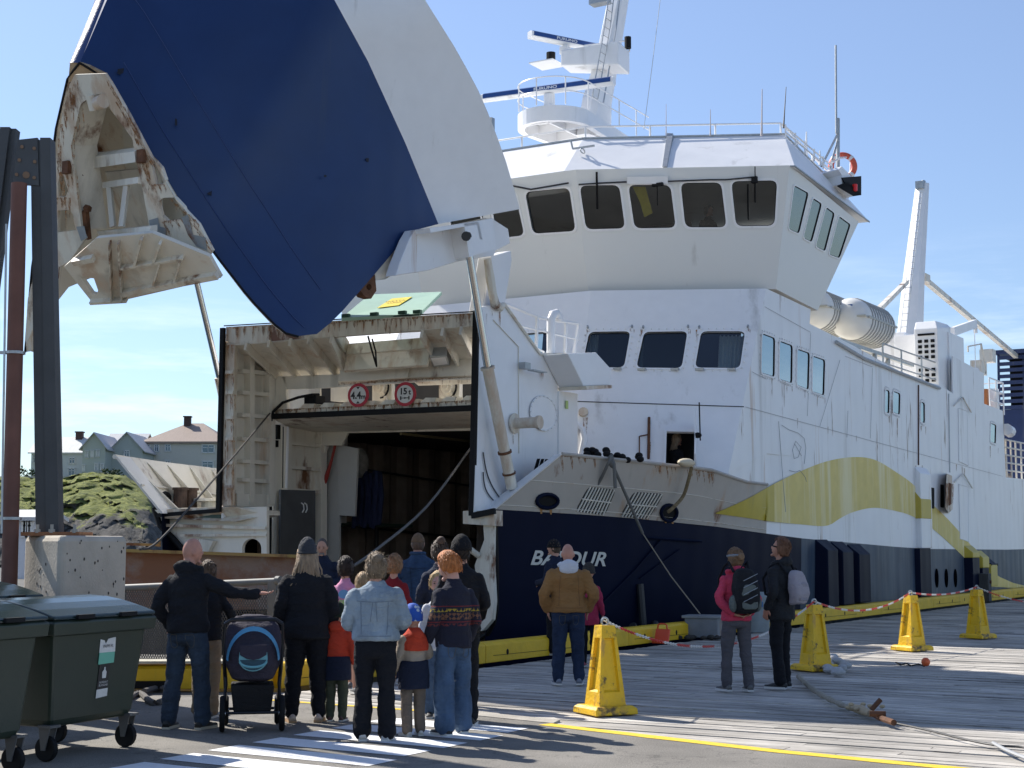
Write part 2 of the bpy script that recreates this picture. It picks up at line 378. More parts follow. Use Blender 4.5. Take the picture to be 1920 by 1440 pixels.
# bright inner end plate of the bulwark
m=MB(); m.slab([bf[0]+V(0,.02,0),bt[0]+V(0,.02,0),bt[0]+V(.1,-.18,0),bf[0]+V(.25,-.42,0)],V(-.05,0,0)); m.obj('bulwark_end',WHC,bulw)
m=MB()
for b in (.52,.08): m.tube([bulp(a/20,b)+bn*.004 for a in range(21)],.008,4)
m.obj('weld_seam',WHI,bulw)
def on_bul(pts,off=.0): 
    r=[]
    for p in pts:
        a,b=bfind(*p); r.append(bulp(a,b)+bn*off)
    return r
for q in ([(1103,912),(1155,918),(1134,966),(1078,958)],[(1188,922),(1245,926),(1216,973),(1162,968)]):
    c=on_bul(q,.006); rr=rrect(c,.12)
    pt=MB().slab(rr,-bn*.03).obj('wash_port',DRK,bulw)
    m=MB()
    for k in range(9):
        t=(k+.6)/9.4; m.bar(c[0].lerp(c[1],t)+bn*.012,c[3].lerp(c[2],t)+bn*.012,.022,.02,bn)
    m.bar(c[0].lerp(c[3],.5)+bn*.014,c[1].lerp(c[2],.5)+bn*.014,.02,.02,bn)
    m.obj('grating_bar',WHI,pt)
for (cx,cy,rx,ry) in ((1025,939,20,13),(1253,961,15,15)):
    pts=on_bul([(cx+rx*math.cos(a*math.pi/8),cy+ry*math.sin(a*math.pi/8)) for a in range(16)],.01)
    f=MB().slab(pts,-bn*.03).obj('fairlead',BLK,bulw)
    m=MB(); m.tube([p+bn*.015 for p in pts]+[pts[0]+bn*.015],.035,8); m.obj('fairlead_rim',BLH,f,True)
m=MB()
for (cx,cy) in ((1012,957),(1030,960),(1245,976),(1258,977)):
    p=on_bul([(cx,cy-4),(cx+5,cy-4),(cx+4,cy+6),(cx+1,cy+7)],.008); m.poly(p)
m.obj('rust_run',mat('rust_streak',(.42,.22,.08),.8,var=.3,vscale=9),bulw)
def bsf(x,y):
    a,b=bfind(x,y); return bulp(a,b)+bn*.006
for pts,n_,l0,l1 in (([(1050,853),(1110,858)],5,8,24),([(1225,870),(1262,874)],6,8,20),([(1292,878),(1340,886)],8,10,30)): drips(bsf,pts,bulw,n_,l0,l1,5,n_,.1,edge=2)
pf,pt_=bul(-1)
m=MB(); m.grid([[f.lerp(t,j/4) for j in range(5)] for f,t in zip(pf,pt_)]); m.grid([[f.lerp(t,j/4)+V(.02,.06,0) for j in range(5)] for f,t in zip(pf,pt_)]); m.tube(pt_,.05,6)
pbw=m.obj('bow_bulwark',WHI,ferry,True)
m=MB()
for k in range(9):
    a=k*1.15+.5; i=min(int(a),11); fr=a-i
    f=pf[i].lerp(pf[i+1],fr);t=pt_[i].lerp(pt_[i+1],fr); m.slab([f+V(0,.05,0),t+V(0,.05,0),t+V(0,.14,-.06),f+V(0,.42,0)],V(.03,0,0))
for b in (.5,): m.tube([f.lerp(t,b)+V(0,.1,0) for f,t in zip(pf,pt_)],.03,4)
m.obj('bulwark_stay',WHI,pbw)
m=MB(); m.slab([pf[0],pt_[0],pt_[0]+V(.35,0.02,0),pf[0]+V(.35,.05,0)],V(0,.07,0)); m.obj('bulwark_end',WHC,pbw)
c=pf[1].lerp(pt_[1],.3)+V(0,.1,0)
MB().torus(c,.16,.045,ax=(1,.3,.1),sy=.6).obj('fairlead_rim',BLK,pbw,True)
# foredeck
m=MB(); m.slab([V(.1,-4.0,2.30),V(2,-4.5,2.30),V(5,-5.4,2.27),V(8,-5.85,2.2),V(8,-3.3,2.2),V(1.45,-3.3,2.28),V(1.45,-2.45,2.28),V(.1,-2.45,2.3)],V(0,0,-.08))
m.slab([V(.35,3.58,2.22),V(8,3.58,2.1),V(8,5.8,2.1),V(5,5.2,2.1),V(2,4.3,2.15),V(.35,3.75,2.2)],V(0,0,-.08)); m.obj('foredeck',mat('deck_green',(.05,.09,.07),.6),ferry)
m=MB(); m.slab([V(.02,-4.05,2.34),V(.02,-2.4,2.42),V(.02,-2.4,2.34),V(.02,-4.05,2.26)],V(-.03,0,0)); m.obj('deck_gasket',BLK,ferry)
# ---- bow box (door frame housing) ----
def P0(px,py): return PS(px,py,0)
m=MB(); m.slab([P0(424,613),P0(893,586),P0(893,610),P0(440,645),P0(424,640)],V(.18,0,0)); bx=m.obj('box_front_beam',WHR,ferry)
drips(lambda x,y: PS(x,y,-.012),[(424,614),(650,602),(892,587)],bx,60,8,26,5,3,edge=3)
m=MB(); m.slab([P0(421,640),P0(440,646),P0(434,948),P0(412,948)],V(.10,0,0))
for y in (695,733,780,820,865,910): m.slab([P0(426,y),P0(440,y),P0(439,y+6),P0(425,y+6)],V(-.05,0,0))
bf_=m.obj('box_side_flange',WHR,ferry)
for y in (640,695,733,780,820,865,910): drips(lambda x,y: PS(x,y,-.062 if x>425.5 else -.01),[(426,y+6),(439,y+6)],bf_,5,14,40,4,y,edge=3)
m=MB()
m.bar(PS(418,615,-.04),PS(410,960,-.04),.07,.10); m.bar(PS(893,585,-.04),PS(885,967,-.04),.08,.10); m.bar(PS(420,611,.04),PS(893,584,.04),.02,.02)
m.bar(PS(885,967,-.05),PS(928,958,-.05),.07,.1)
m.obj('door_gasket',BLK,ferry)
pl=pln(P0(440,647),P0(893,611),V(1.45,-2.3,5.23)); cn=pl[1] if pl[1].z<0 else -pl[1]
def PC(px,py): return PP(px,py,pl[0],pl[1])
# ceiling plate with hatch hole
hole=[PC(626,632),PC(792,622),PC(806,656),PC(650,668)]
m=MB(); m.slabh([PC(432,648),PC(892,611),PC(892,691),PC(528,706),PC(505,702)],[hole],-cn*.06)
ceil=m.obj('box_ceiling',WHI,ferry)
m=MB()
for (a,b) in (((462,642),(529,705)),((505,637),(562,703)),((545,634),(595,700)),((580,630),(636,698)),((622,628),(650,690)),((792,618),(832,690)),((830,614),(868,688)),((865,612),(892,668))):
    p=PC(*a);q=PC(*b); m.bar(p+cn*.08,q+cn*.08,.05,.16,cn)
m.obj('ceiling_rib',WHI,ceil)
m=MB(); m.slab([PC(650,668),PC(806,656),PC(808,660),PC(652,672)],cn*.3); m.slab([PC(626,632),PC(650,668),PC(648,669),PC(624,632)],-cn*.3); m.slab([PC(792,622),PC(806,656),PC(809,656),PC(794,622)],-cn*.3)
m.slab([PC(650,667),PC(806,655),PC(804,652),PC(649,664)],-cn*.22); m.obj('hatch_coaming',WHR,ceil)
m=MB(); m.slab([PC(645,694),PC(700,690),PC(720,680),PC(770,676),PC(790,692),PC(892,688),PC(892,672),PC(640,684)],cn*.35-V(0,0,0)); m.obj('ceiling_beam',WHI,ceil)
drips(lambda x,y: PC(x,y)+cn*.36,[(645,686),(770,678),(890,674)],ceil,26,5,14,4,8,edge=2)
fl=MB(); fl.slab([PC(808,652),PC(840,650),PC(846,668),PC(815,672)],cn*.18); f=fl.obj('flood_light',GAL,ceil)
MB().slab([PC(811,655),PC(838,653),PC(842,666),PC(817,669)],cn*.185).obj('lens',WHC,f)
m=MB(); m.tube([PC(690,630)+cn*.0,PC(700,636)+cn*.2,PC(712,655)+cn*.35,PC(706,650)+cn*.1,PC(698,636)],.018,6); m.obj('hose',BLK,ceil)
# port inner wall
def PW(px,py): return PV(px,py,-2.3)
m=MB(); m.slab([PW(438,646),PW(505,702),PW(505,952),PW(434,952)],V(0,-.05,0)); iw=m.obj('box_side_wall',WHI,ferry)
m=MB()
for x0,x1,yt in ((458,466,652),(494,505,672)): m.slab([PW(x0,yt),PW(x1,yt),PW(x1,945),PW(x0,945)],V(0,.16,0))
for y in (695,735,777,821,863,898): m.slab([PW(444,y-2),PW(496,y+2),PW(496,y+9),PW(444,y+5)],V(0,.15,0))
m.slab([PW(436,925),PW(505,928),PW(505,950),PW(436,950)],V(0,.12,0))
m.obj('wall_stiffener',WHI,iw)
# starboard side of the box, with its aft housing
def PB(px,py,v=3.6): return PV(px,py,v)
m=MB(); m.slab([PB(897,580),PB(905,575),PB(945,568),PB(1013,664),PB(1062,664),PB(1048,725),PB(1048,870),PB(1000,930),PB(940,965),PB(889,965)],V(0,-.12,0)); bs=m.obj('box_side_wall',WHC,ferry)
m=MB(); m.tube([PB(945,569,3.62),PB(1013,664,3.62),PB(1060,664,3.62)],.03,6); m.tube([PB(925,600,3.61),PB(972,650,3.61),PB(973,850,3.61)],.012,4); m.obj('box_edge_trim',WHI,bs)
# housing
H=[PB(1000,664,3.62),PB(1062,664,3.62),PB(1072,668,3.62),PB(1085,700,3.62),PB(1082,728,3.62),PB(1000,728,3.62)]
m=MB(); a=[PB(1017,666,3.61),PB(1072,664,3.61),PB(1101,695,3.61),PB(1099,725,3.61),PB(1048,727,3.61)]
m.slab(a,V(0,.55,.0)); m.obj('winch_housing',WHC,bs,bevel=.02)
m=MB(); m.slab([PB(1046,727,3.62),PB(1096,725,3.62),PB(1096,731,3.62),PB(1048,733,3.62)],V(0,.62,0)); m.obj('housing_ledge',WHR,bs)
drips(lambda x,y: PV(x,y,3.645),[(1012,694),(1013,694)],bs,2,18,26,4,2)
drips(lambda x,y: PV(x,y,3.61),[(905,590),(940,575)],bs,5,8,26,3,4); drips(lambda x,y: PV(x,y,3.61),[(935,812),(960,815)],bs,4,6,14,4,6)
m=MB(); m.slab([PB(1048,733,3.64),PB(1083,738,3.64),PB(1083,872,3.64),PB(1048,872,3.64)],V(0,-.4,0)); m.obj('housing_leg',WHC,bs)
m=MB(); c=PB(1019,775,3.63)
m.tube([c+V(.5*math.cos(t*math.pi/16),0,.33*math.sin(t*math.pi/16)) for t in range(33)],.012,6); m.slab([c+V(.5*math.cos(t*math.pi/16),0,.33*math.sin(t*math.pi/16)) for t in range(32)],V(0,-.012,0))
for t in range(20): a=t*math.pi/10; m.ell(c+V(.5*math.cos(a),.015,.33*math.sin(a)),(.02,.02,.02),6,4)
m.obj('bolted_cover',WHC,bs)
m=MB(); c=PB(964,794,3.62); m.tube([c,c+V(0,.55,0)],.10,14); m.tube([c,c+V(0,.03,0)],.19,16); m.tube([c+V(0,.5,0),c+V(0,.56,0)],.125,14)
m.obj('pipe_stub',WHR,bs,True)
m=MB(); p=PB(984,686,3.7); m.box(p,(.14,.2,.12)); m.box(p+V(.3,.1,-.08),(.14,.5,.02)); m.obj('flood_light',GAL,bs)
m=MB(); m.box(PB(1063,759,3.67),(.01,.09,.16)); m.obj('sticker',mat('sticker_green',(.45,.6,.2),.5),bs)
m=MB()
for (x0,y0,x1,y1,sg) in ((906,848,938,935,.12),(906,885,925,938,.1)):
    a=PB(x0,y0,3.63);b=PB(x1,y1,3.63)
    m.tube([a.lerp(b,t/16)+V(-sg*math.sin(math.pi*t/16)*.9,0,-.05*math.sin(math.pi*t/16)) for t in range(17)],.012,5)
m.obj('chain',DK,bs)
# rail on top of box side
m=MB(); b=[PB(948,570,3.5),PB(985,585,3.5),PB(1013,596,3.5),PB(1048,602,3.5),PB(1085,607,3.5)]
m.tube(b,.028,6); m.tube([PB(975,611,3.5),PB(1085,637,3.5)],.02,6); m.tube([PB(1000,650,3.5),PB(1020,660,3.5)],.02,6)
for x,y in ((1007,594),(1032,600),(1061,603),(1085,607)): m.bar(PB(x,y,3.5),PB(x-2 if x<1080 else 1076,663,3.5),.05)
m.tube([PB(1033,664,3.55),PB(1033,600,3.55),PB(1037,589,3.55),PB(1043,587,3.55),PB(1047,594,3.55),PB(1047,600,3.55)],.085,10)
m.obj('guard_rail',WHC,bs,True)
# box port outer side and roof so that it is solid from the side
m=MB(); m.slab([V(.1,-2.36,5.9),V(.1,3.5,5.75),V(3.3,3.5,5.6),V(3.3,2.9,5.6),V(1.3,2.9,5.72),V(1.3,1.0,5.75),V(3.3,1.0,5.6),V(3.3,-2.36,5.6),V(.1,-2.36,5.9)][:2]+[V(.35,3.5,5.74),V(.35,-2.36,5.88)],V(0,0,-.05)); m.slab([V(.1,-2.38,5.9),V(1.45,-2.38,5.8),V(1.45,-2.38,2.2),V(.1,-2.38,2.2)],V(0,-.05,0)); m.slab([V(1.4,-3.2,5.6),V(5.2,-3.2,5.5),V(5.2,-3.2,2.2),V(1.4,-3.2,2.2)],V(0,-.05,0)); m.slab([V(1.4,-3.2,5.6),V(1.4,-2.4,5.7),V(1.4,-2.4,5.3),V(1.4,-3.2,5.3)],V(.05,0,0)); m.obj('box_outer_side',WH,ferry)
# ---- beam with signs, recess, tunnel ----
SB=1.35
def PT(px,py,s=SB): return PS(px,py,s)
m=MB(); m.slab([PT(516,768),PT(888,750),PT(888,762),PT(516,780)],V(.35,0,0)); bm_=m.obj('sign_beam',WHR,ferry); drips(lambda x,y: PS(x,y,SB-.006),[(518,768),(700,759),(886,750)],bm_,44,5,13,6,5,edge=3)
m=MB(); m.bar(PT(510,781,SB-.03),PT(888,765,SB-.03),.08,.11); m.bar(PT(508,778,SB-.03),PT(503,1045,SB-.03),.09,.08); m.obj('ramp_gasket',BLK,ferry)
m=MB()
for k in range(9):
    x=560+k*38; m.slab([PT(x,766-k*1.9,SB-.05),PT(x+26,765-k*1.9,SB-.05),PT(x+30,757-k*1.9,SB-.05),PT(x+10,757-k*1.9,SB-.05)],V(.3,0,0))
m.obj('deck_bracket',WHR,bm_)
m=MB(); m.slab([PT(505,702),PT(535,706),PT(538,768),PT(505,780)],V(.08,0,0)); m.slab([PT(528,706),PT(892,691),PT(892,712,SB),PT(840,712),PT(700,722),PT(600,728),PT(538,730)],V(.06,0,0)); m.obj('recess_bulkhead',WHI,ferry)
m=MB()  # recess back wall with two arched openings and machinery
def PR(px,py,s=3.2): return PS(px,py,s)
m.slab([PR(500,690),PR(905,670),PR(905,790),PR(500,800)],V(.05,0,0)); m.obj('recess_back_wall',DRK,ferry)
m=MB(); m.slab([PS(540,706,2.5),PS(600,704,2.5),PS(600,775,2.5),PS(540,778,2.5)],V(.05,0,0)); m.slab([PS(620,712,2.4),PS(650,712,2.4),PS(650,752,2.4),PS(620,752,2.4)],V(.3,0,0)); m.obj('recess_plate',WHI,ferry)
for cx in (716,842):
    m=MB(); c=PS(cx,728,2.1); w=.24
    m.slab([c+V(0,-w,-.45),c+V(0,w,-.45),c+V(0,w,.12),c+V(0,w*.6,.26),c+V(0,-w*.6,.26),c+V(0,-w,.12)],V(.12,0,0))
    m.tube([c+V(-.12,0,.02),c+V(0,0,.02)],.13,14); m.tube([c+V(-.15,0,.02),c+V(-.1,0,.02)],.06,12); m.bar(c+V(-.04,.03,0),c+V(-.04,.22,-.42),.05)
    m.obj('winch_cover',WHI,ferry)
    m=MB(); m.tube([c+V(-.05,.2*math.cos(a/10*math.pi),.02+.22*math.sin(a/10*math.pi)) for a in range(-5,9)],.02,6); m.obj('winch_hose',BLK,ferry)
m=MB(); m.tube([PT(508,790,1.25),PT(512,772,1.25),PT(530,755,1.2),PT(560,745,1.2),PT(585,740,1.3),PT(598,740,1.5)],.03,6); m.box(PT(590,752,1.5),(.3,.3,.2)); m.obj('hydraulic_hose',BLK,ferry,True)
# header soffit under the beam
pz=pln(PT(516,788),PT(890,772),PS(650,806,3.2))
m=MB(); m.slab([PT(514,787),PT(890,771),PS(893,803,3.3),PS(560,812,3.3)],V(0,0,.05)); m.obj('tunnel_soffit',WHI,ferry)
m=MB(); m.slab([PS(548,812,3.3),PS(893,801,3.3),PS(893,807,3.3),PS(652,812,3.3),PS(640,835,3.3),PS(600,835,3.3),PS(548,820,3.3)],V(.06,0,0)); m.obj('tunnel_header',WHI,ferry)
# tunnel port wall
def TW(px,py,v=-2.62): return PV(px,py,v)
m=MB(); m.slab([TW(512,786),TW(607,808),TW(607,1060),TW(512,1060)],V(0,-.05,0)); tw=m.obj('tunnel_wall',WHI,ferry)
m=MB()
for x0,x1 in ((528,536),(591,602)): m.slab([TW(x0,800),TW(x1,803),TW(x1,1045),TW(x0,1045)],V(0,.16,0))
for y in (830,875,917): m.slab([TW(536,y-2),TW(592,y+3),TW(592,y+9),TW(536,y+4)],V(0,.14,0))
m.slab([TW(590,803),TW(607,808),TW(607,830),TW(598,850)],V(0,.2,0)); m.obj('wall_stiffener',WHI,tw)
m=MB(); m.slab([TW(523,918,-2.5),TW(588,920,-2.5),TW(588,1050,-2.5),TW(522,1050,-2.5)],V(0,.05,0)); dd=m.obj('locker_door',mat('grey_door',(.10,.105,.11),.5,var=.15,dirt=.2),tw)
m=MB()
for x in (565,571): m.tube([TW(x,943,-2.42),TW(x+4,946,-2.42),TW(x+5,955,-2.42),TW(x+2,961,-2.42)],.015,6)
m.obj('handle',WHC,dd)
m=MB(); m.tube([TW(540,800,-2.45),TW(537,915,-2.45)],.03,8); m.obj('pipe',WHC,tw,True)
m=MB(); m.tube([TW(531,800,-2.45),TW(530,915,-2.45)],.012,6);  m.box(TW(519,810,-2.5),(.1,.12,.3)); m.box(TW(516,832,-2.5),(.1,.1,.14)); m.obj('cable_run',BLK,tw)
# inner panel
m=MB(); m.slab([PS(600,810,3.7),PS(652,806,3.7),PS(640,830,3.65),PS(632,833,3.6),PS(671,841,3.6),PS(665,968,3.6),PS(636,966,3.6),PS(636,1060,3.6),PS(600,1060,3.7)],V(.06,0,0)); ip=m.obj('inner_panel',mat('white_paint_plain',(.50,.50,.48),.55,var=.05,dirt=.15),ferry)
m=MB(); m.tube([PS(632,820,3.5),PS(622,862,3.45),PS(612,895,3.45),PS(602,925,3.5)],[.03,.03,.05,.035],8); m.obj('fire_hose',mat('hose_red',(.30,.03,.02),.6),ip,True)
m=MB(); m.ell(PS(674,868,4.2),(.22,.2,.34),14,10,f=None); m.obj('hose_reel',mat('reel_grey',(.2,.19,.17),.7,var=.4,vscale=6,bump=1,bscale=20),ip,True)
m=MB()
for k in range(14):
    x=666+k*3.6; m.tube([PS(x,886+3*math.sin(k),4.3+.1*math.sin(k*2.1)),PS(x+2,930,4.2+.12*math.sin(k*1.7)),PS(x-3+k%3,985+5*math.cos(k*1.3),4.3)],[.05,.065,.05],6)
m.obj('hanging_net',mat('net_blue',(.008,.014,.05),.9,bump=.8,bscale=60),ip,True)
# car deck
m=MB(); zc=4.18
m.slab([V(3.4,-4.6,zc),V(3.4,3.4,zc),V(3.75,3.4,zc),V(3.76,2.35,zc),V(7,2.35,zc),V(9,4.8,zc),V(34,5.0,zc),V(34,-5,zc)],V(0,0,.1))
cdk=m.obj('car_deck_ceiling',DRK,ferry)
m=MB(); rows=[]
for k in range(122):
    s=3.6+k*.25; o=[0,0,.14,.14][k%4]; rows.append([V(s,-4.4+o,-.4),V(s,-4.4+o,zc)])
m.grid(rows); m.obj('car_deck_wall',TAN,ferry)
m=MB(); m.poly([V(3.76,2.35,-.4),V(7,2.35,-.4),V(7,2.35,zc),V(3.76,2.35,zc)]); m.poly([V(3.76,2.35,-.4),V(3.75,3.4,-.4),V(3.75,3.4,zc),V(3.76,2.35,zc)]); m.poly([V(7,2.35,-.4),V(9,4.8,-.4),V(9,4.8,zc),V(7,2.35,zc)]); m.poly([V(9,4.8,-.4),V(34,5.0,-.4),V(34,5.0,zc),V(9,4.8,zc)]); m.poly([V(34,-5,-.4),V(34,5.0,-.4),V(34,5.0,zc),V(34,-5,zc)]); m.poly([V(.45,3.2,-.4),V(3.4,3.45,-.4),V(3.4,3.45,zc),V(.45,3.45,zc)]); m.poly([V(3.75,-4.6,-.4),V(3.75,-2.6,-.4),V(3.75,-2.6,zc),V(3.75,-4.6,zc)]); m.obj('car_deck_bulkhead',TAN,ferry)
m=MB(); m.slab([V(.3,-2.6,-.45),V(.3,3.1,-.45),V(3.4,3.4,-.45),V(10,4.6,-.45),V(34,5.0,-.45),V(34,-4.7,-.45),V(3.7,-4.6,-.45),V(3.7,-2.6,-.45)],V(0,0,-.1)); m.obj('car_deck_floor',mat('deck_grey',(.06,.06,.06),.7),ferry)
m=MB(); m.bar(PV(635,983,-4.15),PV(890,1012,-4.15),.12,.06); m.tube([PV(706,985,-4.1),PV(706,1060,-4.1)],.05,6); m.tube([PV(680,880,-4.1),PV(890,912,-4.1)],.03,6); m.obj('deck_wall_rail',DK,ferry)
m=MB(); p=PZ(850,881,4.0); m.box(p,(.25,1.6,.06)); m.obj('deck_lamp',mat('lamp_yellow',(1,.85,.15),.5,emit=1.1),ferry)
m=MB()
for k in range(3): m.box(V(6+3.5*k,-1+k*.6,4.1),(.07,3.6,.05))
m.obj('lamp_housing',mat('lamp_dim',(.25,.22,.12),.5),ferry)
# ---- bow frame either side of the ramp opening ----
def PF(px,py,s=.22): return PS(px,py,s)
arch=[PF(472+18*math.cos(a*math.pi/10),1028-18*math.sin(a*math.pi/10)) for a in range(11)]
m=MB(); m.slabh([PF(288,953),PF(500,950),PF(500,1062),PF(372,1062),PF(352,1030),PF(318,1000)],[arch+[PF(454,1052),PF(490,1052)]],V(.08,0,0)); fr=m.obj('bow_frame',WHI,ferry)
m=MB(); m.slab([PF(290,956,.0),PF(436,950,.0),PF(500,958,.3),PF(500,966,.3),PF(440,978,.0),PF(305,972,.0)],V(.4,0,0)); m.bar(PF(310,985,.1),PF(500,990,.2),.1,.06); m.bar(PF(340,1004,.1),PF(500,1003,.2),.05,.05)
m.slab([PF(372,1010,.1),PF(400,1014,.1),PF(385,1045,.1),PF(362,1045,.1)],V(.1,0,0)); m.obj('frame_ledge',WHR,fr)
m=MB(); m.tube([PF(289,953,.12),PF(300,985,.12),PF(325,1010,.12),PF(348,1036,.12),PF(352,1062,.12)],.06,6); m.obj('door_gasket',BLK,ferry)
m=MB(); m.slab([PF(868,958,.0),PF(926,957,.0),PF(926,986,.0),PF(868,982,.0)],V(.3,0,0)); m.slab([PF(906,984,.1),PF(926,984,.1),PF(926,1128,.1),PF(922,1162,.1),PF(905,1182,.1),PF(893,1186,.1),PF(890,1176,.1),PF(910,1160,.1),PF(915,1140,.1),PF(894,1096,.1),PF(890,1060,.1),PF(908,1012,.1)],V(.12,0,0))
m.tube([PF(873,1024,-.1),PF(898,1042,.1)],.055,8); fr2=m.obj('bow_frame',WHR,ferry)
m=MB(); m.tube([PS(928,957,.2),PS(931,1060,.2),PS(931,1140,.25),PS(926,1168,.3),PS(915,1188,.35),PS(893,1201,.4)],.045,6); m.obj('door_gasket',BLK,ferry)
m=MB(); m.poly([PS(935,958,.3),PS(925,962,1.4),PS(925,1190,1.4),PS(931,1140,.32)]); m.poly([V(.35,3.2,-1.5),V(.35,-3.4,-1.5),V(.35,-3.4,-.5),V(.35,3.2,-.5)]); m.obj('bow_inner_web',BLH,ferry)
# ================= raised bow door (visor) =================
VC=.4
Af=[(560,630,2.6),(530,622,2.5),(470,560,2.15),(400,470,1.65),(340,380,1.28),(283,293,.95),(240,215,.62),(203,148,.35),(150,117,0)]
Bf=[(822,420,3.0),(760,268,2.95),(690,115,2.8),(627,0,2.7),(540,-170,2.0),(450,-330,1.1),(385,-430,0)]
Cf=[(975,392,3.8),(945,290,3.78),(905,185,3.75),(860,100,3.65),(797,0,3.5),(690,-190,2.7),(580,-370,1.5),(490,-560,0)]
NS=26
def c3(f,sg=1):
    P=resamp([PV(x,y,VC+w) for x,y,w in f],NS)
    return P if sg>0 else [Vector((2*VC-p.x,p.y,p.z)) for p in P]
REAR=[PV(x,y,VC+w) for x,y,w in ((560,630,2.6),(592,628,2.7),(630,597,2.78),(700,517,2.9),(770,434,2.98),(822,420,3.0))]
REAR=resamp(REAR,13)
AfP=[(48,660,2.5),(56,560,2.35),(62,490,2.1),(80,400,1.65),(98,300,1.1),(106,240,.8),(128,145,.35),(150,117,0)]
REARP=resamp([PV(x,y,VC-w) for x,y,w in ((48,660,2.5),(76,625,2.6),(106,545,2.75),(165,520,2.9),(250,500,3.0),(340,480,3.0))],13)
def visor_side(sg,off=0):
    a,b,c=c3(Af),c3(Bf),c3(Cf); lo=[];hi=[]; RE=REAR
    if sg<0:
        fl=lambda P: [Vector((2*VC-p.x,p.y,p.z)) for p in P]
        a=fl(resamp([PV(x,y,VC-w) for x,y,w in AfP],NS)); RE=fl(REARP); b=[p.copy() for p in b]; b[0]=RE[-1]
    for i in range(NS):
        t=i/(NS-1); row=[]
        for j in range(13):
            u=j/12; p=a[i].lerp(b[i],u)+ (RE[j]-a[0].lerp(b[0],u))*(1-t)**5
            bul_=math.sin(math.pi*u)*.16*math.sin(math.pi*min(1,t*1.1)); p=p+Vector((bul_,0,0)); row.append(p)
        lo.append(row); hi.append([b[i].lerp(c[i],j/5) for j in range(6)])
    def mv(p):
        q=Vector(p); 
        if off: q.x=VC+(q.x-VC)*(1-off/3)-off*.3*(1 if q.x>VC+.3 else 0); q.y+=off*.35; q.z+=off*.1
        if sg<0: q.x=2*VC-q.x
        return q
    return [[mv(p) for p in r] for r in lo],[[mv(p) for p in r] for r in hi]
visor=MB(); 
vis=None
for sg in (1,-1):
    lo,hi=visor_side(sg)
    o=MB().grid(lo).obj('bow_door_plating' if vis else 'bow_door',BL,ferry if vis is None else vis,True)
    if vis is None: vis=o
    MB().grid(hi).obj('bow_door_top_plating',WHC,vis,True)
    lo2,hi2=visor_side(sg,.09); 
    MB().grid(lo2).obj('inner_plating',WHI,vis,True); MB().grid(hi2).obj('inner_plating',WHI,vis,True)
    # edge strips closing the gap
    e=[r[0] for r in lo]; e2=[r[0] for r in lo2]; r1=lo[0]+hi[0]; r2=lo2[0]+hi2[0]
    MB().grid([[p,q] for p,q in zip(e,e2)]).obj('rim_edge',WHR,vis); MB().grid([[p,q] for p,q in zip(r1,r2)]).obj('rim_edge',WHR,vis)
    MB().tube([p+Vector((0,-.01,-.01)) for p in e],.02,5).obj('rim_seal',BLK,vis)
    if sg>0: LO,HI,LO2=lo,hi,lo2
    else: LOp,HIp,LO2p=lo,hi,lo2
# bridging plates that close the upper end
m=MB(); m.grid([[a,b] for a,b in zip([r[-1] for r in HI],[r[-1] for r in HIp])]); 
m.grid([[LO2[i][8],LO2p[i][8]] for i in range(6,NS)]); m.obj('door_deck_plate',WHI,vis)
m=MB(); seam=MB()
for u,pts in ((.35,7),(.7,5)):
    pass
for k in (9,): seam.tube([LO[i][3]+Vector((.006,-.006,0)) for i in range(2,NS)],.006,4)
seam.tube([LO[i][1]+Vector((.01,-.01,0)) for i in range(1,NS-3)],.006,4)
rs_=random.Random(12)
for (x_,y_,w_,h_) in ((402,362,16,6),(410,372,9,9),(228,133,10,7),(735,120,3,14),(487,15,4,12),(700,250,5,3),(690,300,6,4),(530,140,3,9),(610,330,4,3),(330,230,3,10)):
    v_=2.6
    bst=None
    for r in LO[1:]:
        for p in r:
            q=proj(p); d_=(q[0]-x_)**2+(q[1]-y_)**2
            if bst is None or d_<bst[0]: bst=(d_,p)
    c_=PV(x_,y_,bst[1].x); k_=26/2884
    pts_=[PV(x_+w_*math.cos(a)*rs_.uniform(.5,1.1),y_+h_*math.sin(a)*rs_.uniform(.5,1.1),bst[1].x+.02+.0) for a in [q*math.pi/5 for q in range(10)]]
    MB().slab(pts_,V(0,-.004,0)).obj('scuff_mark',mat('scuff_dark',(.012,.016,.03),.8),vis)
seam.obj('weld_seam',mat('blue_paint_seam',(.03,.06,.19),.4),vis)
m=MB(); m.slab([PV(131,118,VC-.2),PV(150,116,VC),PV(196,139,VC+.35),PV(199,146,VC+.3),PV(128,154,VC-.35)],V(.05,0,.03)); m.obj('stem_foot_plate',mat('tan_primer',(.42,.30,.18),.7,var=.15,rust=.45),vis)
m=MB(); sa=[PV(149,118,VC),PV(214,0,VC),PV(300,-200,VC),PV(384,-425,VC)]; sb=[PV(129,120,VC-.30),PV(180,0,VC-.34),PV(262,-200,VC-.3),PV(375,-425,VC-.1)]
m.grid([[p.lerp(q,j/5)+V(-.05*math.sin(math.pi*j/5),0,.0) for j in range(6)] for p,q in zip(resamp(sa,10),resamp(sb,10))]); m.obj('stem_plate',mat('stem_blue',(.012,.034,.135),.30,spec=.8,bump=.2,bscale=25),vis,True)
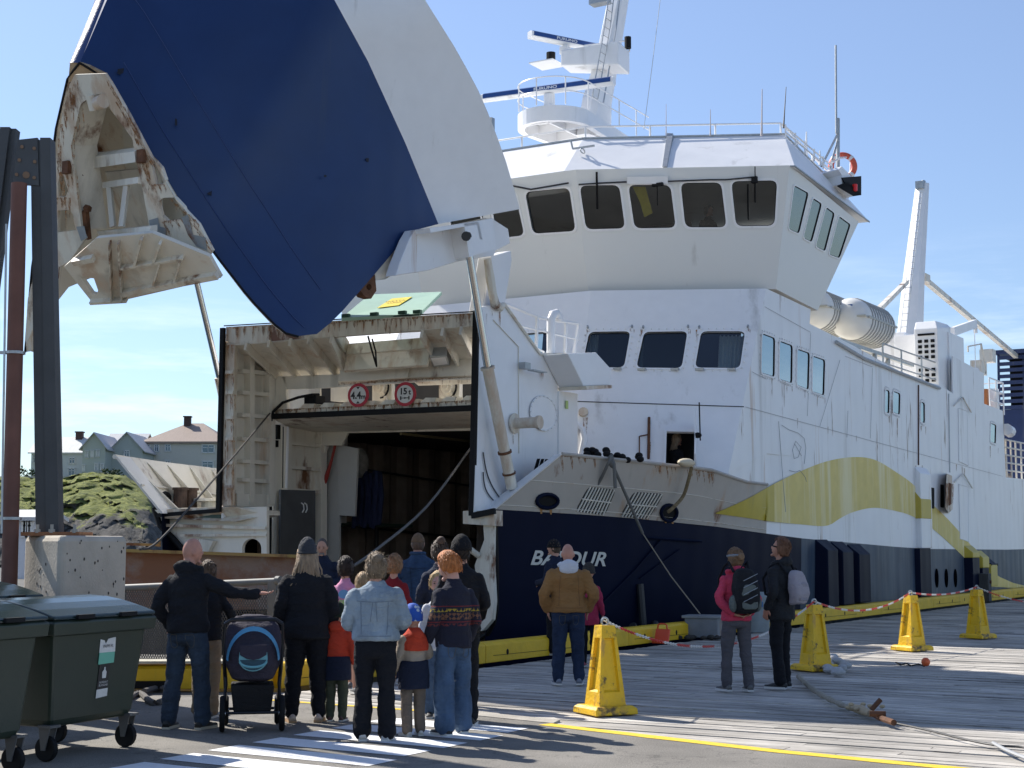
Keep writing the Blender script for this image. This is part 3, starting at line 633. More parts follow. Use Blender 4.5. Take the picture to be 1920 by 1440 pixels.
# rim frame ("horn")
fp0=PV(150,117,VC); fp1=PV(400,470,VC+1.65); fpl=pln(fp0,fp1,Vector((2*VC-fp1.x,fp1.y,fp1.z)))
fn=fpl[1] if fpl[1].dot(CL-fp0)>0 else -fpl[1]
def FP_(px,py,d=0): return PP(px,py,fpl[0]+fn*(d+.30),fpl[1])
outer=[FP_(*q,-.05) for q in ((140,140),(196,138),(210,160),(240,213),(283,294),(330,376),(372,420),(398,470),(388,484),(281,441),(278,413),(263,333),(253,293),(248,260),(201,197),(194,176),(172,178),(152,195),(150,200),(133,273),(145,367),(153,430),(160,447),(130,490),(108,502),(106,470),(104,400),(105,300),(118,210),(130,160))]
h=[[(284,309),(292,303),(303,315),(311,338),(307,345),(292,346)],[(297,378),(305,371),(328,370),(345,388),(352,408),(316,415),(304,404)],[(108,345),(113,328),(120,330),(128,358),(122,370),(110,368)],[(108,395),(130,393),(137,403),(142,432),(108,436)]]
m=MB(); m.slabh(outer,[[FP_(*q,-.05) for q in hh] for hh in h],-fn*.06); horn=m.obj('rim_frame',WHR,vis)
inn=[(281,441),(278,413),(263,333),(253,293),(248,260),(201,197),(194,176),(172,178),(152,195),(133,273),(145,367),(153,430)]
m=MB(); back=V(.42,-.02,.08)
m.grid([[FP_(*q,-.11),FP_(*q,-.11)+back+Vector((.16 if q[0]<170 else -.02,0,0))] for q in inn])
m.obj('frame_web',WHI,vis)
m=MB(); m.box(FP_(265,293,0),(.13,.08,.2)); m.box(FP_(125,314,0),(.13,.08,.2)); m.box(FP_(155,323,-.3),(.1,.1,.14)); m.tube([FP_(160,395,-.15),FP_(165,448,-.15)],.06,5); m.tube([FP_(160,390,-.15),FP_(168,392,-.15)],.06,5); m.obj('locking_pad',RUS,vis)
m=MB(); c=FP_(188,193,-.02); m.tube([c+V(0,-.05,0),c+V(-.05,.12,0)],.11,16); m.slab([FP_(170,178,-.1),FP_(185,176,-.1),FP_(190,205,-.1),FP_(178,206,-.1)],fn*.12); m.obj('lifting_eye',WHR,vis,True)
# grey primer patches on the frame, thin real paint on the plate
m=MB(); 
for q in ([(279,413),(296,408),(300,425),(312,428),(310,450),(284,438)],[(340,408),(352,402),(362,440),(385,445),(388,470),(368,462),(352,440)],[(143,425),(158,424),(163,446),(152,452)]):
    m.poly([FP_(*p,-.04) for p in q])
m.obj('primer_patch',mat('grey_primer',(.27,.30,.32),.6,var=.15,rust=.2),horn)
# rust running from edges, holes and bolts of the frame
hf_=lambda x,y: FP_(x,y,-.045)
for pts,n_,l0,l1,dx_ in (([(200,150),(240,222),(280,300)],16,10,40,.35),([(265,303),(270,303)],3,30,70,.2),([(284,345),(305,345)],4,15,40,.3),([(305,415),(345,408)],5,12,30,.4),([(140,150),(120,220),(110,300)],12,10,40,.0),([(112,322),(130,322)],4,30,70,.1),([(108,370),(125,370)],4,12,24,0),([(320,372),(360,412),(390,455)],9,8,22,.5),([(150,200),(135,270),(146,360)],10,10,36,.05)):
    drips(hf_,pts,horn,n_,l0,l1,5,n_+int(l0),dx_,edge=3.5)
# interior beams
def VI(px,py,w): return PV(px,py,VC+w)
m=MB()
m.slab([VI(157,296,-.8),VI(252,284,.9),VI(254,304,.9),VI(158,318,-.8)],V(.12,0,.1))
m.bar(VI(195,348,-.4),VI(262,338,.8),.06,.1)
m.bar(VI(238,345,.35),VI(228,425,.3),.05,.1); m.bar(VI(205,350,-.2),VI(212,425,-.1),.05,.1)
m.slab([VI(182,434,-1.0),VI(282,424,1.1),VI(282,436,1.1),VI(188,448,-1.0)],V(.15,0,.05))
m.obj('door_stiffener',WHI,vis)
# stepped inner wall closing the horn from behind
m=MB(); m.slab([VI(150,205,-.6)+V(.9,0,.2),VI(235,200,.6)+V(.9,0,.2),VI(262,300,.9)+V(1.0,0,.1),VI(150,310,-.9)+V(1.0,0,.1)],V(.05,0,0))
m.slab([VI(150,310,-.95)+V(.55,0,0),VI(268,298,1.0)+V(.55,0,0),VI(290,440,1.3)+V(.8,0,0),VI(178,450,-1.1)+V(.8,0,0)],V(.05,0,.03)); m.obj('inner_bulkhead',WHI,vis)
bp=[VI(107,470,-1.5),VI(172,566,-.75),VI(240,561,.05),VI(414,521,1.75),VI(392,480,1.68),VI(285,437,1.2),VI(180,447,-.9)]
bpl=pln(bp[1],bp[3],bp[5])
def BP(px,py): return PP(px,py,bpl[0],bpl[1])
hh=[[(151,519),(176,522),(184,545),(180,553),(173,551)]]
m=MB(); m.slabh([BP(*q) for q in ((120,500),(172,566),(240,561),(414,521),(392,481),(285,437),(180,447),(135,487))],[[BP(*q) for q in hh[0]]],V(.05,.0,.05)); 
bo=m.obj('ramp_guide_plate',WHI,vis)
bnn=bpl[1] if bpl[1].dot(CL-bp[0])>0 else -bpl[1]
m=MB()
for a,b,w in (((208,450),(212,560),.02),((225,450),(232,560),.025),((227,498),(345,478),.04),((232,546),(410,512),.10),((268,442),(255,492),.04),((303,450),(290,488),.04),((303,485),(290,528),.03),((342,478),(330,520),.03),((140,487),(178,480),.09),((172,562),(240,558),.05)):
    m.bar(BP(*a)+bnn*.05,BP(*b)+bnn*.05,w,.1,bnn)
m.obj('plate_stiffener',WHR,bo)
m=MB(); m.slab([VI(52,560,-2.3),VI(62,520,-2.2),VI(110,440,-1.7),VI(100,520,-1.8),VI(62,660,-2.5),VI(46,655,-2.5)],V(.05,.08,0)); m.obj('side_wing_plate',WHR,vis)
# lugs under the starboard side
m=MB(); m.slab([VI(762,452,2.9),VI(742,512,2.9),VI(722,524,2.9),VI(705,526,2.85),(VI(703,512,2.85)),VI(735,475,2.9)],V(0,-.25,0)); m.obj('door_web',WHR,vis)
lug=[VI(703,515,2.84),VI(706,545,2.84),VI(696,560,2.84),VI(684,556,2.84),VI(676,545,2.84),VI(680,535,2.84)]
m=MB(); m.slabh(lug,[[VI(692+5*math.cos(a),538+6*math.sin(a),2.84) for a in [k*math.pi/5 for k in range(10)]]],V(0,-.15,0)); m.obj('locking_lug',RUS,vis)
# hinge arm and post
AV=3.62
m=MB(); arm=[(778,431),(868,419),(912,409),(922,409),(953,429),(957,456),(930,470),(926,480),(860,490),(800,508),(742,517),(750,492),(768,448)]
m.slab([PV(x,y,AV) for x,y in arm],V(0,-.22,0)); ha=m.obj('hinge_arm',WH,vis,bevel=.015)
m=MB(); m.slab([PV(778,431,AV),PV(868,419,AV),PV(868,424,AV),PV(780,440,AV)],V(0,.3,0)); m.slab([PV(866,419,AV),PV(871,419,AV),PV(878,452,AV),PV(873,452,AV)],V(0,.3,0)); m.slab([PV(870,419,AV+.3),PV(924,409,AV+.3),PV(930,466,AV+.3),PV(880,482,AV+.3)],V(0,-.3,0)); m.obj('arm_flange',WHC,ha)
m=MB(); m.tube([PV(874,443,AV),PV(874,443,AV+.42)],.085,12); m.tube([PV(874,443,AV+.38),PV(882,440,AV+.46)],.05,8); m.obj('hinge_pin',DK,ha)
m=MB(); m.slab([PV(922,480,3.5),PV(958,470,3.5),PV(960,488,3.5),PV(952,540,3.5),PV(947,570,3.5),PV(912,606,3.5),PV(900,606,3.5),PV(905,580,3.5)],V(0,-.3,0)); m.obj('hinge_post',WH,ferry,bevel=.02)
m=MB(); m.tube([PV(914,486,3.66),PV(919,520,3.66),PV(924,552,3.66)],[.07,.085,.08],8); m.tube([PV(923,548,3.66),PV(928,570,3.66),PV(938,577,3.66),PV(944,571,3.66)],[.08,.09,.08,.05],8); m.obj('locking_hook',WHR,vis,True)
# hydraulic cylinders
cy=MB().tube([PV(874,445,3.85),PV(915,692,3.85)],.07,16).obj('lift_ram',CHR,ferry,True)
m=MB(); a=PV(914,688,3.85);b=PV(960,915,3.85); m.tube([a,b],.105,16); m.tube([a,a.lerp(b,.02)],.13,16); m.obj('ram_sleeve',WHR,cy,True)
m=MB(); m.tube([a.lerp(b,.69),a.lerp(b,.71)],.13,16); m.tube([a.lerp(b,.87),a.lerp(b,.885)],.125,16); m.obj('ram_clamp',RUS,cy,True)
cy=MB().tube([PV(362,500,-2.9),PV(412,712,-2.9)],.06,16).obj('lift_ram',CHR,ferry,True)
m=MB(); a=PV(411,708,-2.9);b=PV(448,880,-2.9); m.tube([a,b],.10,16); m.obj('ram_sleeve',WHR,cy,True)
# green hatch cover behind the beam
g=[PZ(640,596,5.95),PZ(786,588,5.95),PZ(828,547,6.68),PZ(693,552,6.68)]
gn=(g[1]-g[0]).cross(g[3]-g[0]).normalized(); gn=gn if gn.z>0 else -gn
hc=MB().slab(g,-gn*.06).obj('hatch_cover',mat('green_paint_pale',(.34,.52,.42),.5,dirt=.2,var=.06),ferry)
gu=lambda a,b,o=0: g[0].lerp(g[1],a).lerp(g[3].lerp(g[2],a),b)+gn*o
m=MB(); m.slab([gu(.34,.35),gu(.60,.42),gu(.66,.80),gu(.40,.75)],gn*.006); lab=m.obj('warning_label',mat('label_yellow',(.85,.68,.05),.5),hc)
lx=(gu(.60,.4)-gu(.34,.35)).normalized(); ly=gn.cross(lx); lc=gu(.5,.58,.012)
textmesh('HÆTTA\nLÚGA',.11,lambda x,y: lc+lx*x+ly*y*1.3,'lettering',mat('letter_brown',(.35,.2,.02),.6),lab)
m=MB()
for a in (.05,.42,.78,.97): m.box(gu(a,.03,.02),(.16,.07,.07))
m.obj('hatch_hinge',mat('green_dark',(.02,.07,.05),.6),hc)
# ================= superstructure =================
def orient(pl):
    n=pl[1]; return (pl[0], n if n.dot(CL-pl[0])>0 else -n)
def wallwin(name,outer,pl,wins,mt,glass,parent,fr=.05,rr=.13,thick=.05,pp=None,bolts=False,framemat=None,paneoff=-.03):
    p0,n=pl; Q=lambda q: PP(q[0],q[1],p0,n) if len(q)==2 and not isinstance(q,Vector) else q
    outer=[Q(q) for q in outer]; holes=[rrect([Q(c) for c in w],rr) for w in wins]
    w=MB().slabh(outer,holes,-n*thick).obj(name,mt,parent)
    for wn,h in zip(wins,holes):
        c=sum(h,Vector())/len(h); big=[p+(p-c).normalized()*fr for p in h]
        fm=MB(); fm.slabh([p+n*.02 for p in big],[[p+n*.02 for p in h]],-n*.03)
        if bolts:
            for i,p in enumerate(resamp(big+[big[0]],26)): fm.box(p+(p-c).normalized()*.03+n*.01,(.03,.03,.03))
        f=fm.obj('window',framemat or WHC,w)
        m=MB(); m.tube([p+n*.004 for p in h]+[h[0]+n*.004],.014,5); m.obj('rubber_seal',BLK,f)
        MB().poly([p+n*paneoff for p in h]).obj('pane',glass,f)
    return w
def Lp(q): return q
# --- lower tier ---
c_t=PV(1437,541,5.9); c_b=PV(1367,883,5.9)
d2=V(-.446,-.898,0)
pl2=orient(pln(c_t,c_b,c_t+d2*3))
k_t=PP(1108,545,*pl2); k_b=PP(1072,872,*pl2)
pl1=orient(pln(k_t,k_b,k_t+V(0,-3,0)))
def mir(p): return Vector((-p.x+.1,p.y,p.z))
W2=[[(1105,623),(1182,622),(1170,690),(1091,689)],[(1208,623),(1289,622),(1278,691),(1193,690)],[(1315,622),(1397,622),(1387,691),(1303,690)]]
door=[(1249,810),(1303,811),(1302,884),(1247,880)]
p0,n2=pl2
out2=[c_t,c_b,PP(1249,884,*pl2),PP(1249,810,*pl2),PP(1303,811,*pl2),PP(1302,880,*pl2)]
ext=lambda p,dz: p+(c_b-c_t)*(dz/(c_t.z-c_b.z))
lw=wallwin('front_wall',[(1437,541),ext(c_b,.10),PP(1302,888,*pl2),(1302,880),(1303,811),(1249,810),(1247,878),(1072,872),(1108,545)],pl2,W2,WHC,GLD,ferry,bolts=True)
q=lambda x,y,o=0: PP(x,y,*pl2)+n2*o
m=MB()
for x0,x1,yy in ((1098,1110,693),(1150,1165,693),(1197,1210,694),(1258,1273,694),(1305,1318,694),(1365,1378,694)): m.box(q((x0+x1)/2,yy,.03),(.18,.06,.05))
for x,y in ((1102,615),(1185,614),(1206,615),(1290,614),(1311,615),(1402,614)): m.tube([q(x,y,.0),q(x,y,.08)],.025,6); 
m.obj('window_bracket',GAL,lw)
for x_,y_ in ((1102,617),(1185,616),(1206,617),(1290,616),(1311,617),(1402,616)): drips(lambda x,y: q(x,y,.006),[(x_,y_),(x_+.1,y_)],lw,2,6,18,2.5,int(x_))
drips(lambda x,y: q(x,y,.006),[(1093,783),(1096,783)],lw,3,14,30,3,5); drips(lambda x,y: q(x,y,.006),[(1216,828),(1217,828)],lw,2,14,26,3,6)
m=MB(); m.slabh([q(1245,806,.02),q(1307,807,.02),q(1306,886,.02),q(1243,882,.02)],[[q(1250,811,.02),q(1302,812,.02),q(1301,885,.02),q(1248,881,.02)]],n2*.03); m.obj('door_frame',WHC,lw)
m=MB(); a=q(1304,790,.03); m.slab([q(1304,800,.05),q(1304,885,.05),q(1304,885,.75)+V(-.1,0,0),q(1304,800,.75)+V(-.1,0,0)],V(.05,0,0)); dl=m.obj('open_door',WHC,lw)
m=MB(); m.tube([q(1309,790,.75),q(1311,860,.75)],.015,5); m.ell(q(1306,852,.78),(.09,.05,.06),8,6); m.obj('handle',BLK,dl)
m=MB(); m.tube([q(1217,785,.05),q(1216,862,.05)],.03,6); m.tube([q(1200,820,.05),q(1216,817,.05)],.015,5); m.tube([q(1199,820,.05),q(1199,862,.05)],.015,5); m.obj('rusty_standpipe',RUS,lw)
m=MB(); c=q(1094,775,.06); m.tube([c-n2*.05,c+n2*.02],.10,14); m.obj('vent_cap',WHR,lw)
m=MB(); m.tube([q(1080,800,.1),q(1092,812,.12),q(1096,830,.12),q(1088,868,.12)],.07,8); m.obj('vent_pipe',WHC,lw,True)
m=MB(); m.tube([q(1083,753,.008),q(1395,763,.008)],.010,4); m.obj('weld_seam',DK,lw)
# curtains & room behind lower windows
cur=mat('curtain',(.75,.80,.80),.8,var=.2,vscale=8,stretch=(14,14,.3))
m=MB()
for (x0,x1) in ((1090,1122),(1193,1208),(1350,1398)):
    a=q(x0,615,-.3);b=q(x1,615,-.3);c=q(x1-4,700,-.3);d=q(x0-4,700,-.3); rows=[]
    for j in (0,1): 
        pa,pb=(a,b) if j==0 else (d,c)
        rows.append([pa.lerp(pb,k/24)+n2*.04*math.sin(k*1.7) for k in range(25)])
    m.grid(rows)
m.obj('curtain',cur,lw,True)
m=MB(); m.slab([q(1020,470,-1.3),q(1405,470,-1.3),q(1380,720,-1.3),q(1000,720,-1.3)],-n2*.05); m.obj('cabin_back_wall',mat('cabin_wall',(.16,.18,.21),.8),lw)
m=MB(); m.slab([q(1190,700,-1.2),q(1345,700,-1.2),q(1340,900,-1.2),q(1180,900,-1.2)],-n2*.05); m.slab([q(1225,885,-.06),q(1330,888,-.06),q(1330,890,-1.4),q(1225,890,-1.4)],V(0,0,-.05)); m.obj('passage_back_wall',DRK,lw)
# fwd tier, seen through the rail and the hatch
W1=[[(1012,614),(1030,612),(1024,654),(1004,655)],[(1046,611),(1079,610),(1068,662),(1040,662)]]
k_tm=mir(k_t);k_bm=mir(k_b)
def pj(p): return proj(p)
s1=[]
for a in (-2.0,-.9,.2,1.35): # evenly spaced wheel-room windows across the front
    zt,zb=6.35,5.55
    def on1(v,z): 
        f=(z-k_b.z)/(k_t.z-k_b.z); return Vector((v,k_b.y+(k_t.y-k_b.y)*f,z))
    s1.append([on1(a-.38,zt),on1(a+.42,zt),on1(a+.34,zb),on1(a-.46,zb)])
kz=lambda a,b,z: a.lerp(b,(z-a.z)/(b.z-a.z))
wallwin('front_wall',[k_t,kz(k_t,k_b,4.3),kz(k_tm,k_bm,4.3),k_tm],pl1,s1,WHC,GLD,ferry,bolts=True)
pa_,pb_=V(c_b.y,-5.9,c_b.z),V(c_t.y,-5.9,c_t.z); m=MB(); m.poly([k_tm,kz(k_tm,k_bm,4.3),kz(pb_,pa_,4.3),pb_]); m.obj('front_wall',WHC,ferry)
m=MB(); m.slab([V(6,-5.8,4.35),V(6.3,2.4,4.35),V(7.5,5.0,4.35),V(9,5.8,4.35),V(20,5.8,4.35),V(20,-5.8,4.35)],V(0,0,.05)); m.obj('inner_deck',DK,ferry)
# starboard side wall
SV=5.9; pls=(V(10,SV,5),V(0,1,0))
def side(x,y): return PV(x,y,SV)
GS=mat('pane_side',(.34,.42,.46),.10,metal=1,bump=.1,bscale=3); GSW=mat('pane_bridge',(.16,.20,.24),.10,metal=.9,bump=.1,bscale=3)
WS=[[(1428,625),(1452,634),(1451,707),(1426,699)],[(1461,639),(1485,648),(1484,719),(1460,711)],[(1494,654),(1517,662),(1515,731),(1493,722)],[(1523,667),(1546,675),(1544,742),(1522,734)],
    [(1659,730),(1667,733),(1666,776),(1658,772)],[(1674,733),(1687,738),(1686,778),(1673,773)],[(1726,753),(1733,756),(1733,794),(1725,790)],[(1857,793),(1867,797),(1866,832),(1856,828)]]
ws_out=[c_b,V(5.95,5.89,3.08),V(7,5.885,3.0),V(8.0,5.885,2.9),V(8,5.9,zseam(8)),V(29.3,5.9,zseam(29.3)),PV(1880,770,5.9),PV(1845,757,5.9),PV(1845,700,5.9),PV(1787,668,5.9),PV(1787,738,5.9),PV(1764,722,5.9),PV(1715,712,5.9),PV(1600,648,5.9),PV(1518,607,5.9),PV(1520,580,5.9),c_t]
sw=wallwin('side_wall',ws_out,pls,WS,WH,GS,ferry,fr=.045,rr=.10,bolts=True,framemat=WH,paneoff=-.004)
m=MB(); m.poly([V(c_b.y,-5.9,c_b.z),V(8,-5.9,3.0),V(8,-5.9,3.7),V(29.3,-5.9,3.9),V(29.3,-5.9,6.2),V(10.8,-5.9,6.8),V(c_t.y,-5.9,c_t.z)]); m.obj('side_wall',WH,ferry)
m=MB(); m.poly([V(29.3,-5.9,3.9),V(29.3,5.9,3.9),V(29.3,5.9,6.17),V(29.3,-5.9,6.17)]); m.poly([V(9,-5.85,6.0),V(9,5.85,6.0),V(29.3,5.85,6.0),V(29.3,-5.85,6.0)]); m.obj('upper_deck',WHI,ferry)
m=MB()
def S_(x,y,o=.012): return PV(x,y,SV+o)
for l in (((1398,763),(1880,893)),((1575,675),(1537,800)),((1434,575),(1520,623)),((1585,668),(1636,688)),((1636,690),(1632,822)),((1590,770),(1588,820)),((1410,697),(1437,711)),((1520,625),(1514,780))): m.tube([S_(*p) for p in l],.0045,4)
m.tube([S_(1460,790),(S_(1468,900)),(S_(1473,960))],.006,4)
m.tube([S_(x,y) for x,y in ((1466,797),(1480,806),(1497,812),(1508,822),(1511,840),(1508,870))],.005,4)
m.tube([S_(x,y) for x,y in ((1492,827),(1486,843),(1489,860),(1497,857),(1502,838),(1492,827))],.005,4); m.tube([S_(1490,832),(S_(1503,855))],.005,4)
m.tube([S_(x,y) for x,y in ((1480,882),(1492,885),(1500,882),(1510,895),(1512,903))],.006,4)
m.obj('weld_seam',mat('seam_grey',(.36,.36,.38),.7),sw)
m=MB(); m.tube([S_(1722,722),(S_(1722,872))],.025,6); m.obj('overflow_pipe',mat('rust_dark',(.10,.055,.04),.8),sw)
m=MB(); m.tube([S_(1779,738),(S_(1781,886))],.018,6); m.tube([S_(1568,641,.04),(S_(1620,672,.04)),(S_(1690,700,.04)),(S_(1762,728,.04))],.045,6); m.obj('deck_drain_pipe',GAL,sw)
for a,b,c,d,lx in (((1797,765),(1813,771),(1815,873),(1798,865),1806),((1798,908),(1815,913),(1816,1016),(1800,1010),1806)):
    m=MB(); pts=[S_(*a),S_(*b),S_(*c),S_(*d)]; m.tube(pts+[pts[0]],.014,4); m.slab([p for p in pts],V(0,-.006,0)); dr=m.obj('side_door',WH,sw)
    m=MB(); m.tube([S_(a[0]-8,a[1]-4,.05),S_((a[0]+b[0])/2,a[1]-20,.05),S_(b[0]+8,b[1]+2,.05)],.022,5); m.obj('rain_gutter',WHI,dr)
m=MB()
for x,y in ((1686,778),): m.slab([S_(1671,727,.02),S_(1690,735,.02),S_(1690,784,.02),S_(1684,784,.02),S_(1671,776,.02)],V(.0,0,0.001))
for pts_,n_ in (([(1452,708),(1546,744)],6),([(1673,780),(1688,785)],3),([(1725,797),(1733,799)],2),([(1856,835),(1867,839)],2),([(1722,872),(1724,872)],2),([(1500,784),(1700,848)],5),([(1798,870),(1814,876)],3)): drips(lambda x,y: PV(x,y,SV+.006),pts_,sw,n_,8,30,2.2,n_+int(pts_[0][0]))
# hull fenders: long vertical rubbing boxes
def fender(x0,x1,yt,yb,mt,mt2=None,d=.28,split=None):
    def bx(y0,y1,mm,cap):
        m=MB(); a=PV(x0,y0,SV);b=PV(x1,y0,SV); zb=PV(x0,y1,SV).z; w=(b.y-a.y)
        o=V(0,d,0); s0,s1,zt=a.y,a.y+max(w,.2),a.z
        P=lambda s,v,z: Vector((SV+v,s,z))
        m.loft([[P(s0,-.05,zb),P(s0+.06,d,zb),P(s1-.06,d,zb),P(s1,-.05,zb)],[P(s0,-.05,zt),P(s0+.06,d,zt-cap),P(s1-.06,d,zt-cap),P(s1,-.05,zt)]])
        return m.obj('hull_fender',mm,ferry,bevel=.02)
    if split: bx(split,yb,mt,0.0); bx(yt,split,mt2,.25)
    else: bx(yt,yb,mt,.28)
fender(1528,1551,1008,1140,BLH); fender(1557,1580,1012,1135,BLH); fender(1588,1612,1017,1130,BLH)
fender(1714,1737,870,1120,BLH,WH,.14,1028); fender(1714.5,1736.5,917,972,YEF,None,.155); fender(1807,1822,1020,1105,BLH,YEF,.25,1046); fender(1826,1840,1030,1103,BLH,YEF,.25,1065); fender(1842,1856,1045,1100,YEF,BLH,.25,1058)
m=MB()
for x in (1757,1775,1792): 
    c=PV(x,1084,SV+.015); m.slab([c+V(.17*math.cos(a),0,.27*math.sin(a)) for a in [k*math.pi/8 for k in range(16)]],V(0,-.01,0))
m.obj('hull_port',mat('void_black',(.003,.003,.004),.95,spec=0),ferry)
m=MB()
for x,y,h in ((1749,914,40),(1767,908,44)): 
    c=PV(x,y,SV+.015); m.slab(rrect([PV(x-3,y,SV+.015),PV(x+3,y+1,SV+.015),PV(x+3,y+h,SV+.015),PV(x-3,y+h-1,SV+.015)],.05),V(0,-.012,0))
m.obj('hull_slot',BLK,ferry)
m=MB(); m.loft([[PV(x,y,SV+o) for x,y in ((1775,888),(1785,892),(1786,955),(1779,962),(1772,952))] for o in (0,.25)]); b_=m.obj('bilge_discharge',WHR,ferry)
m=MB(); m.slab([PV(1780,905,SV+.27),PV(1784,907,SV+.27),PV(1784,945,SV+.27),PV(1780,948,SV+.27)],V(0,-.02,0)); m.obj('discharge_slot',RUS,b_); drips(lambda x,y: PV(x,y,SV+.262),[(1778,905),(1784,907)],b_,5,20,45,4,3)
# yellow wave painted on the side
UP=[(1342,962),(1400,936),(1450,908),(1500,884),(1550,865),(1600,857),(1640,862),(1680,885),(1712,908),(1740,938),(1770,966),(1800,998),(1822,1024),(1850,1058)]
DN=[(1342,963),(1400,971),(1440,977),(1500,983),(1549,986),(1575,972),(1600,960),(1640,952),(1688,960),(1715,970),(1740,985),(1765,1005),(1792,1030),(1825,1062)]
def strip(A_,B_,name,off=.008,X0=1342,X1=1850,mt_=None):
    sm_=lambda L: [(p.x,p.y) for p in smoothpts([Vector((x,y,0)) for x,y in L],6)]
    A_,B_=sm_(A_),sm_(B_)
    n=60; ra=resamp([Vector((x,y,0)) for x,y in A_],n); rows=[]
    xs=[X0+ (X1-X0)*i/(n-1) for i in range(n)]
    for x in xs:
        ya=lerp(x,A_);yb=max(lerp(x if x<1549 else x,B_),ya+.4); r=[]
        for j in range(7):
            y=ya+(yb-ya)*j/6; v=SV
            for _ in range(6):
                p=PV(x,y,v); v2=hullv(p.y,p.z) if p.y<8 else SV
                if p.y<8 and p.z>zk(p.y): # on bulwark: interpolate flare
                    a=max(0,min(1,(p.y-.3)/7.7)); i=min(int(a*12),11)
                    v2=bulp(a,min(1,(p.z-zk(p.y))/max(.2,bulp(a,1).z-zk(p.y)))).x
                v=v2
            r.append(PV(x,y,v+off))
        rows.append(r)
    return MB().grid(rows).obj(name,mt_ or YEH,ferry,True)
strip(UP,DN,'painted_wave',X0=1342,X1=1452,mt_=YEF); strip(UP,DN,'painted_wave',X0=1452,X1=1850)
m=MB(); up=[(1857,1070),(1875,1082),(1900,1093),(1925,1099),(1960,1103)]; dn=[(1858,1100),(1880,1101),(1905,1103),(1930,1105),(1960,1106)]
m.grid([[PV(*a,SV+.008),PV(*b,SV+.008)] for a,b in zip(up,dn)]); m.obj('painted_wave',YEH,ferry)
# ship name
nm=mat('letter_white',(.60,.60,.55),.5,dirt=.3)
def nameplace(px,py,h):
    a=PV(*px,4.5)
pA=None
def hp(px,py):
    v=4.2
    for _ in range(12):
        p=PV(px,py,v); v=.5*v+.5*hullv(p.y,p.z)
    return PV(px,py,v+.02)
NA,NB=hp(996,1047),hp(1136,1050); up_=(hp(1066,1032)-hp(1066,1062))
def nmap(x,y):
    # photo-side axis along the hull
    t=(x/1.0+1)/2; p=NA.lerp(NB,t); s=p.y; z=p.z+y
    return Vector((hullv(s,z)+.018,s,z))
Ln=(NB-NA).length
cu_h=up_.length
w_est=3.95*.72
textmesh('BALDUR',1.0,lambda x,y: nmap(x/(w_est*.62+.0)*.93,(y)*cu_h*1.25*.98),'name_lettering',nm,ferry,shear=.25,bold=.022,sp=1.02)
# anchor recess
m=MB(); e=[hp(1240,1012),hp(1190,1070),hp(1120,1140)]; m.tube(e,.02,5); m.tube([hp(1212,1008),hp(1315,1015)],.03,5); m.tube([hp(1275,1030),hp(1200,1085)],.015,5); m.obj('anchor_recess',BLH,ferry)
m=MB(); c=hp(1200,1095); m.tube([c,c+V(.05,.05,-.9)],.07,8); m.tube([c+V(-.5,.08,-.75),c+V(-.3,.1,-1.0),c+V(.3,.1,-1.0),c+V(.5,.08,-.75)],.07,8); m.obj('anchor',DK,ferry)
# --- wheelhouse ---
a_b=PV(1455,542,5.95); a_t=V(8.1,6.5,9.85)
wp2=orient(pln(a_b,a_t,a_b+d2*3)); wn=wp2[1]
h_t=PP(1079,318,*wp2); h_b=PP(1103,547,*wp2)
a_t2=PP(1481,310,*wp2)
WW=[[(1083,348),(1161,347),(1172,428),(1097,430)],[(1178,347),(1257,347),(1267,427),(1190,428)],[(1276,343),(1352,342),(1362,426),(1285,426)],[(1371,340),(1457,338),(1452,423),(1380,424)]]
WW[0][0]=(1087,348); WW[0][3]=(1099,430)
WHW=mat('wheelhouse_paint',(.76,.77,.75),.4,wob=.08,dirt=.12)
wh=wallwin('wheelhouse',[a_t2,a_b,h_b,h_t],wp2,WW,WHW,GLD,ferry,fr=.06,rr=.15,framemat=WHC)
wp1=orient(pln(h_t,h_b,h_t+V(0,-3,0)))
W0=[[(985,360),(1068,352),(1080,433),(1000,438)],[(895,368),(966,360),(984,441),(915,449)]]
h_tm,h_bm=mir(h_t),mir(h_b)
def m1(qd): return [mir(PP(x,y,*wp1)) for x,y in qd]
wallwin('wheelhouse_front',[h_t,h_b,h_bm,h_tm],wp1,W0+[[ (PP(*q_,*wp1)+V(0,-2.1,0)) for q_ in W0[0]]],WHW,GLD,wh,fr=.06,rr=.15,framemat=WHC)
m=MB(); m.poly([h_tm,h_bm,mir(a_b),mir(a_t2)]); m.obj('wheelhouse_wall',WHW,wh)
# starboard side of the wheelhouse
b_b=PV(1533,582,5.95); wps=orient(pln(a_b,a_t2,b_b)); b_t=PP(1610,416,*wps)
WSS=[[(1488,347),(1515,362),(1497,438),(1477,429)],[(1523,371),(1540,382),(1521,454),(1505,446)],[(1548,388),(1564,400),(1546,471),(1528,462)],[(1572,405),(1594,421),(1573,484),(1553,477)]]
wallwin('wheelhouse_side',[a_t2,a_b,b_b,b_t],wps,WSS,WHW,GSW,wh,fr=.035,rr=.10,framemat=WHC,paneoff=-.004)
m=MB(); m.poly([b_b,b_t,mir(b_t),mir(b_b)]); m.poly([mir(a_t2),mir(a_b),mir(b_b),mir(b_t)]); m.obj('wheelhouse_wall',WHW,wh)
m=MB(); m.poly([a_b,b_b,mir(b_b),mir(a_b),h_bm,h_b]); m.obj('wheelhouse_floor',WHI,wh)
m=MB(); zi=8.15; c0=V(9.2,0,zi)
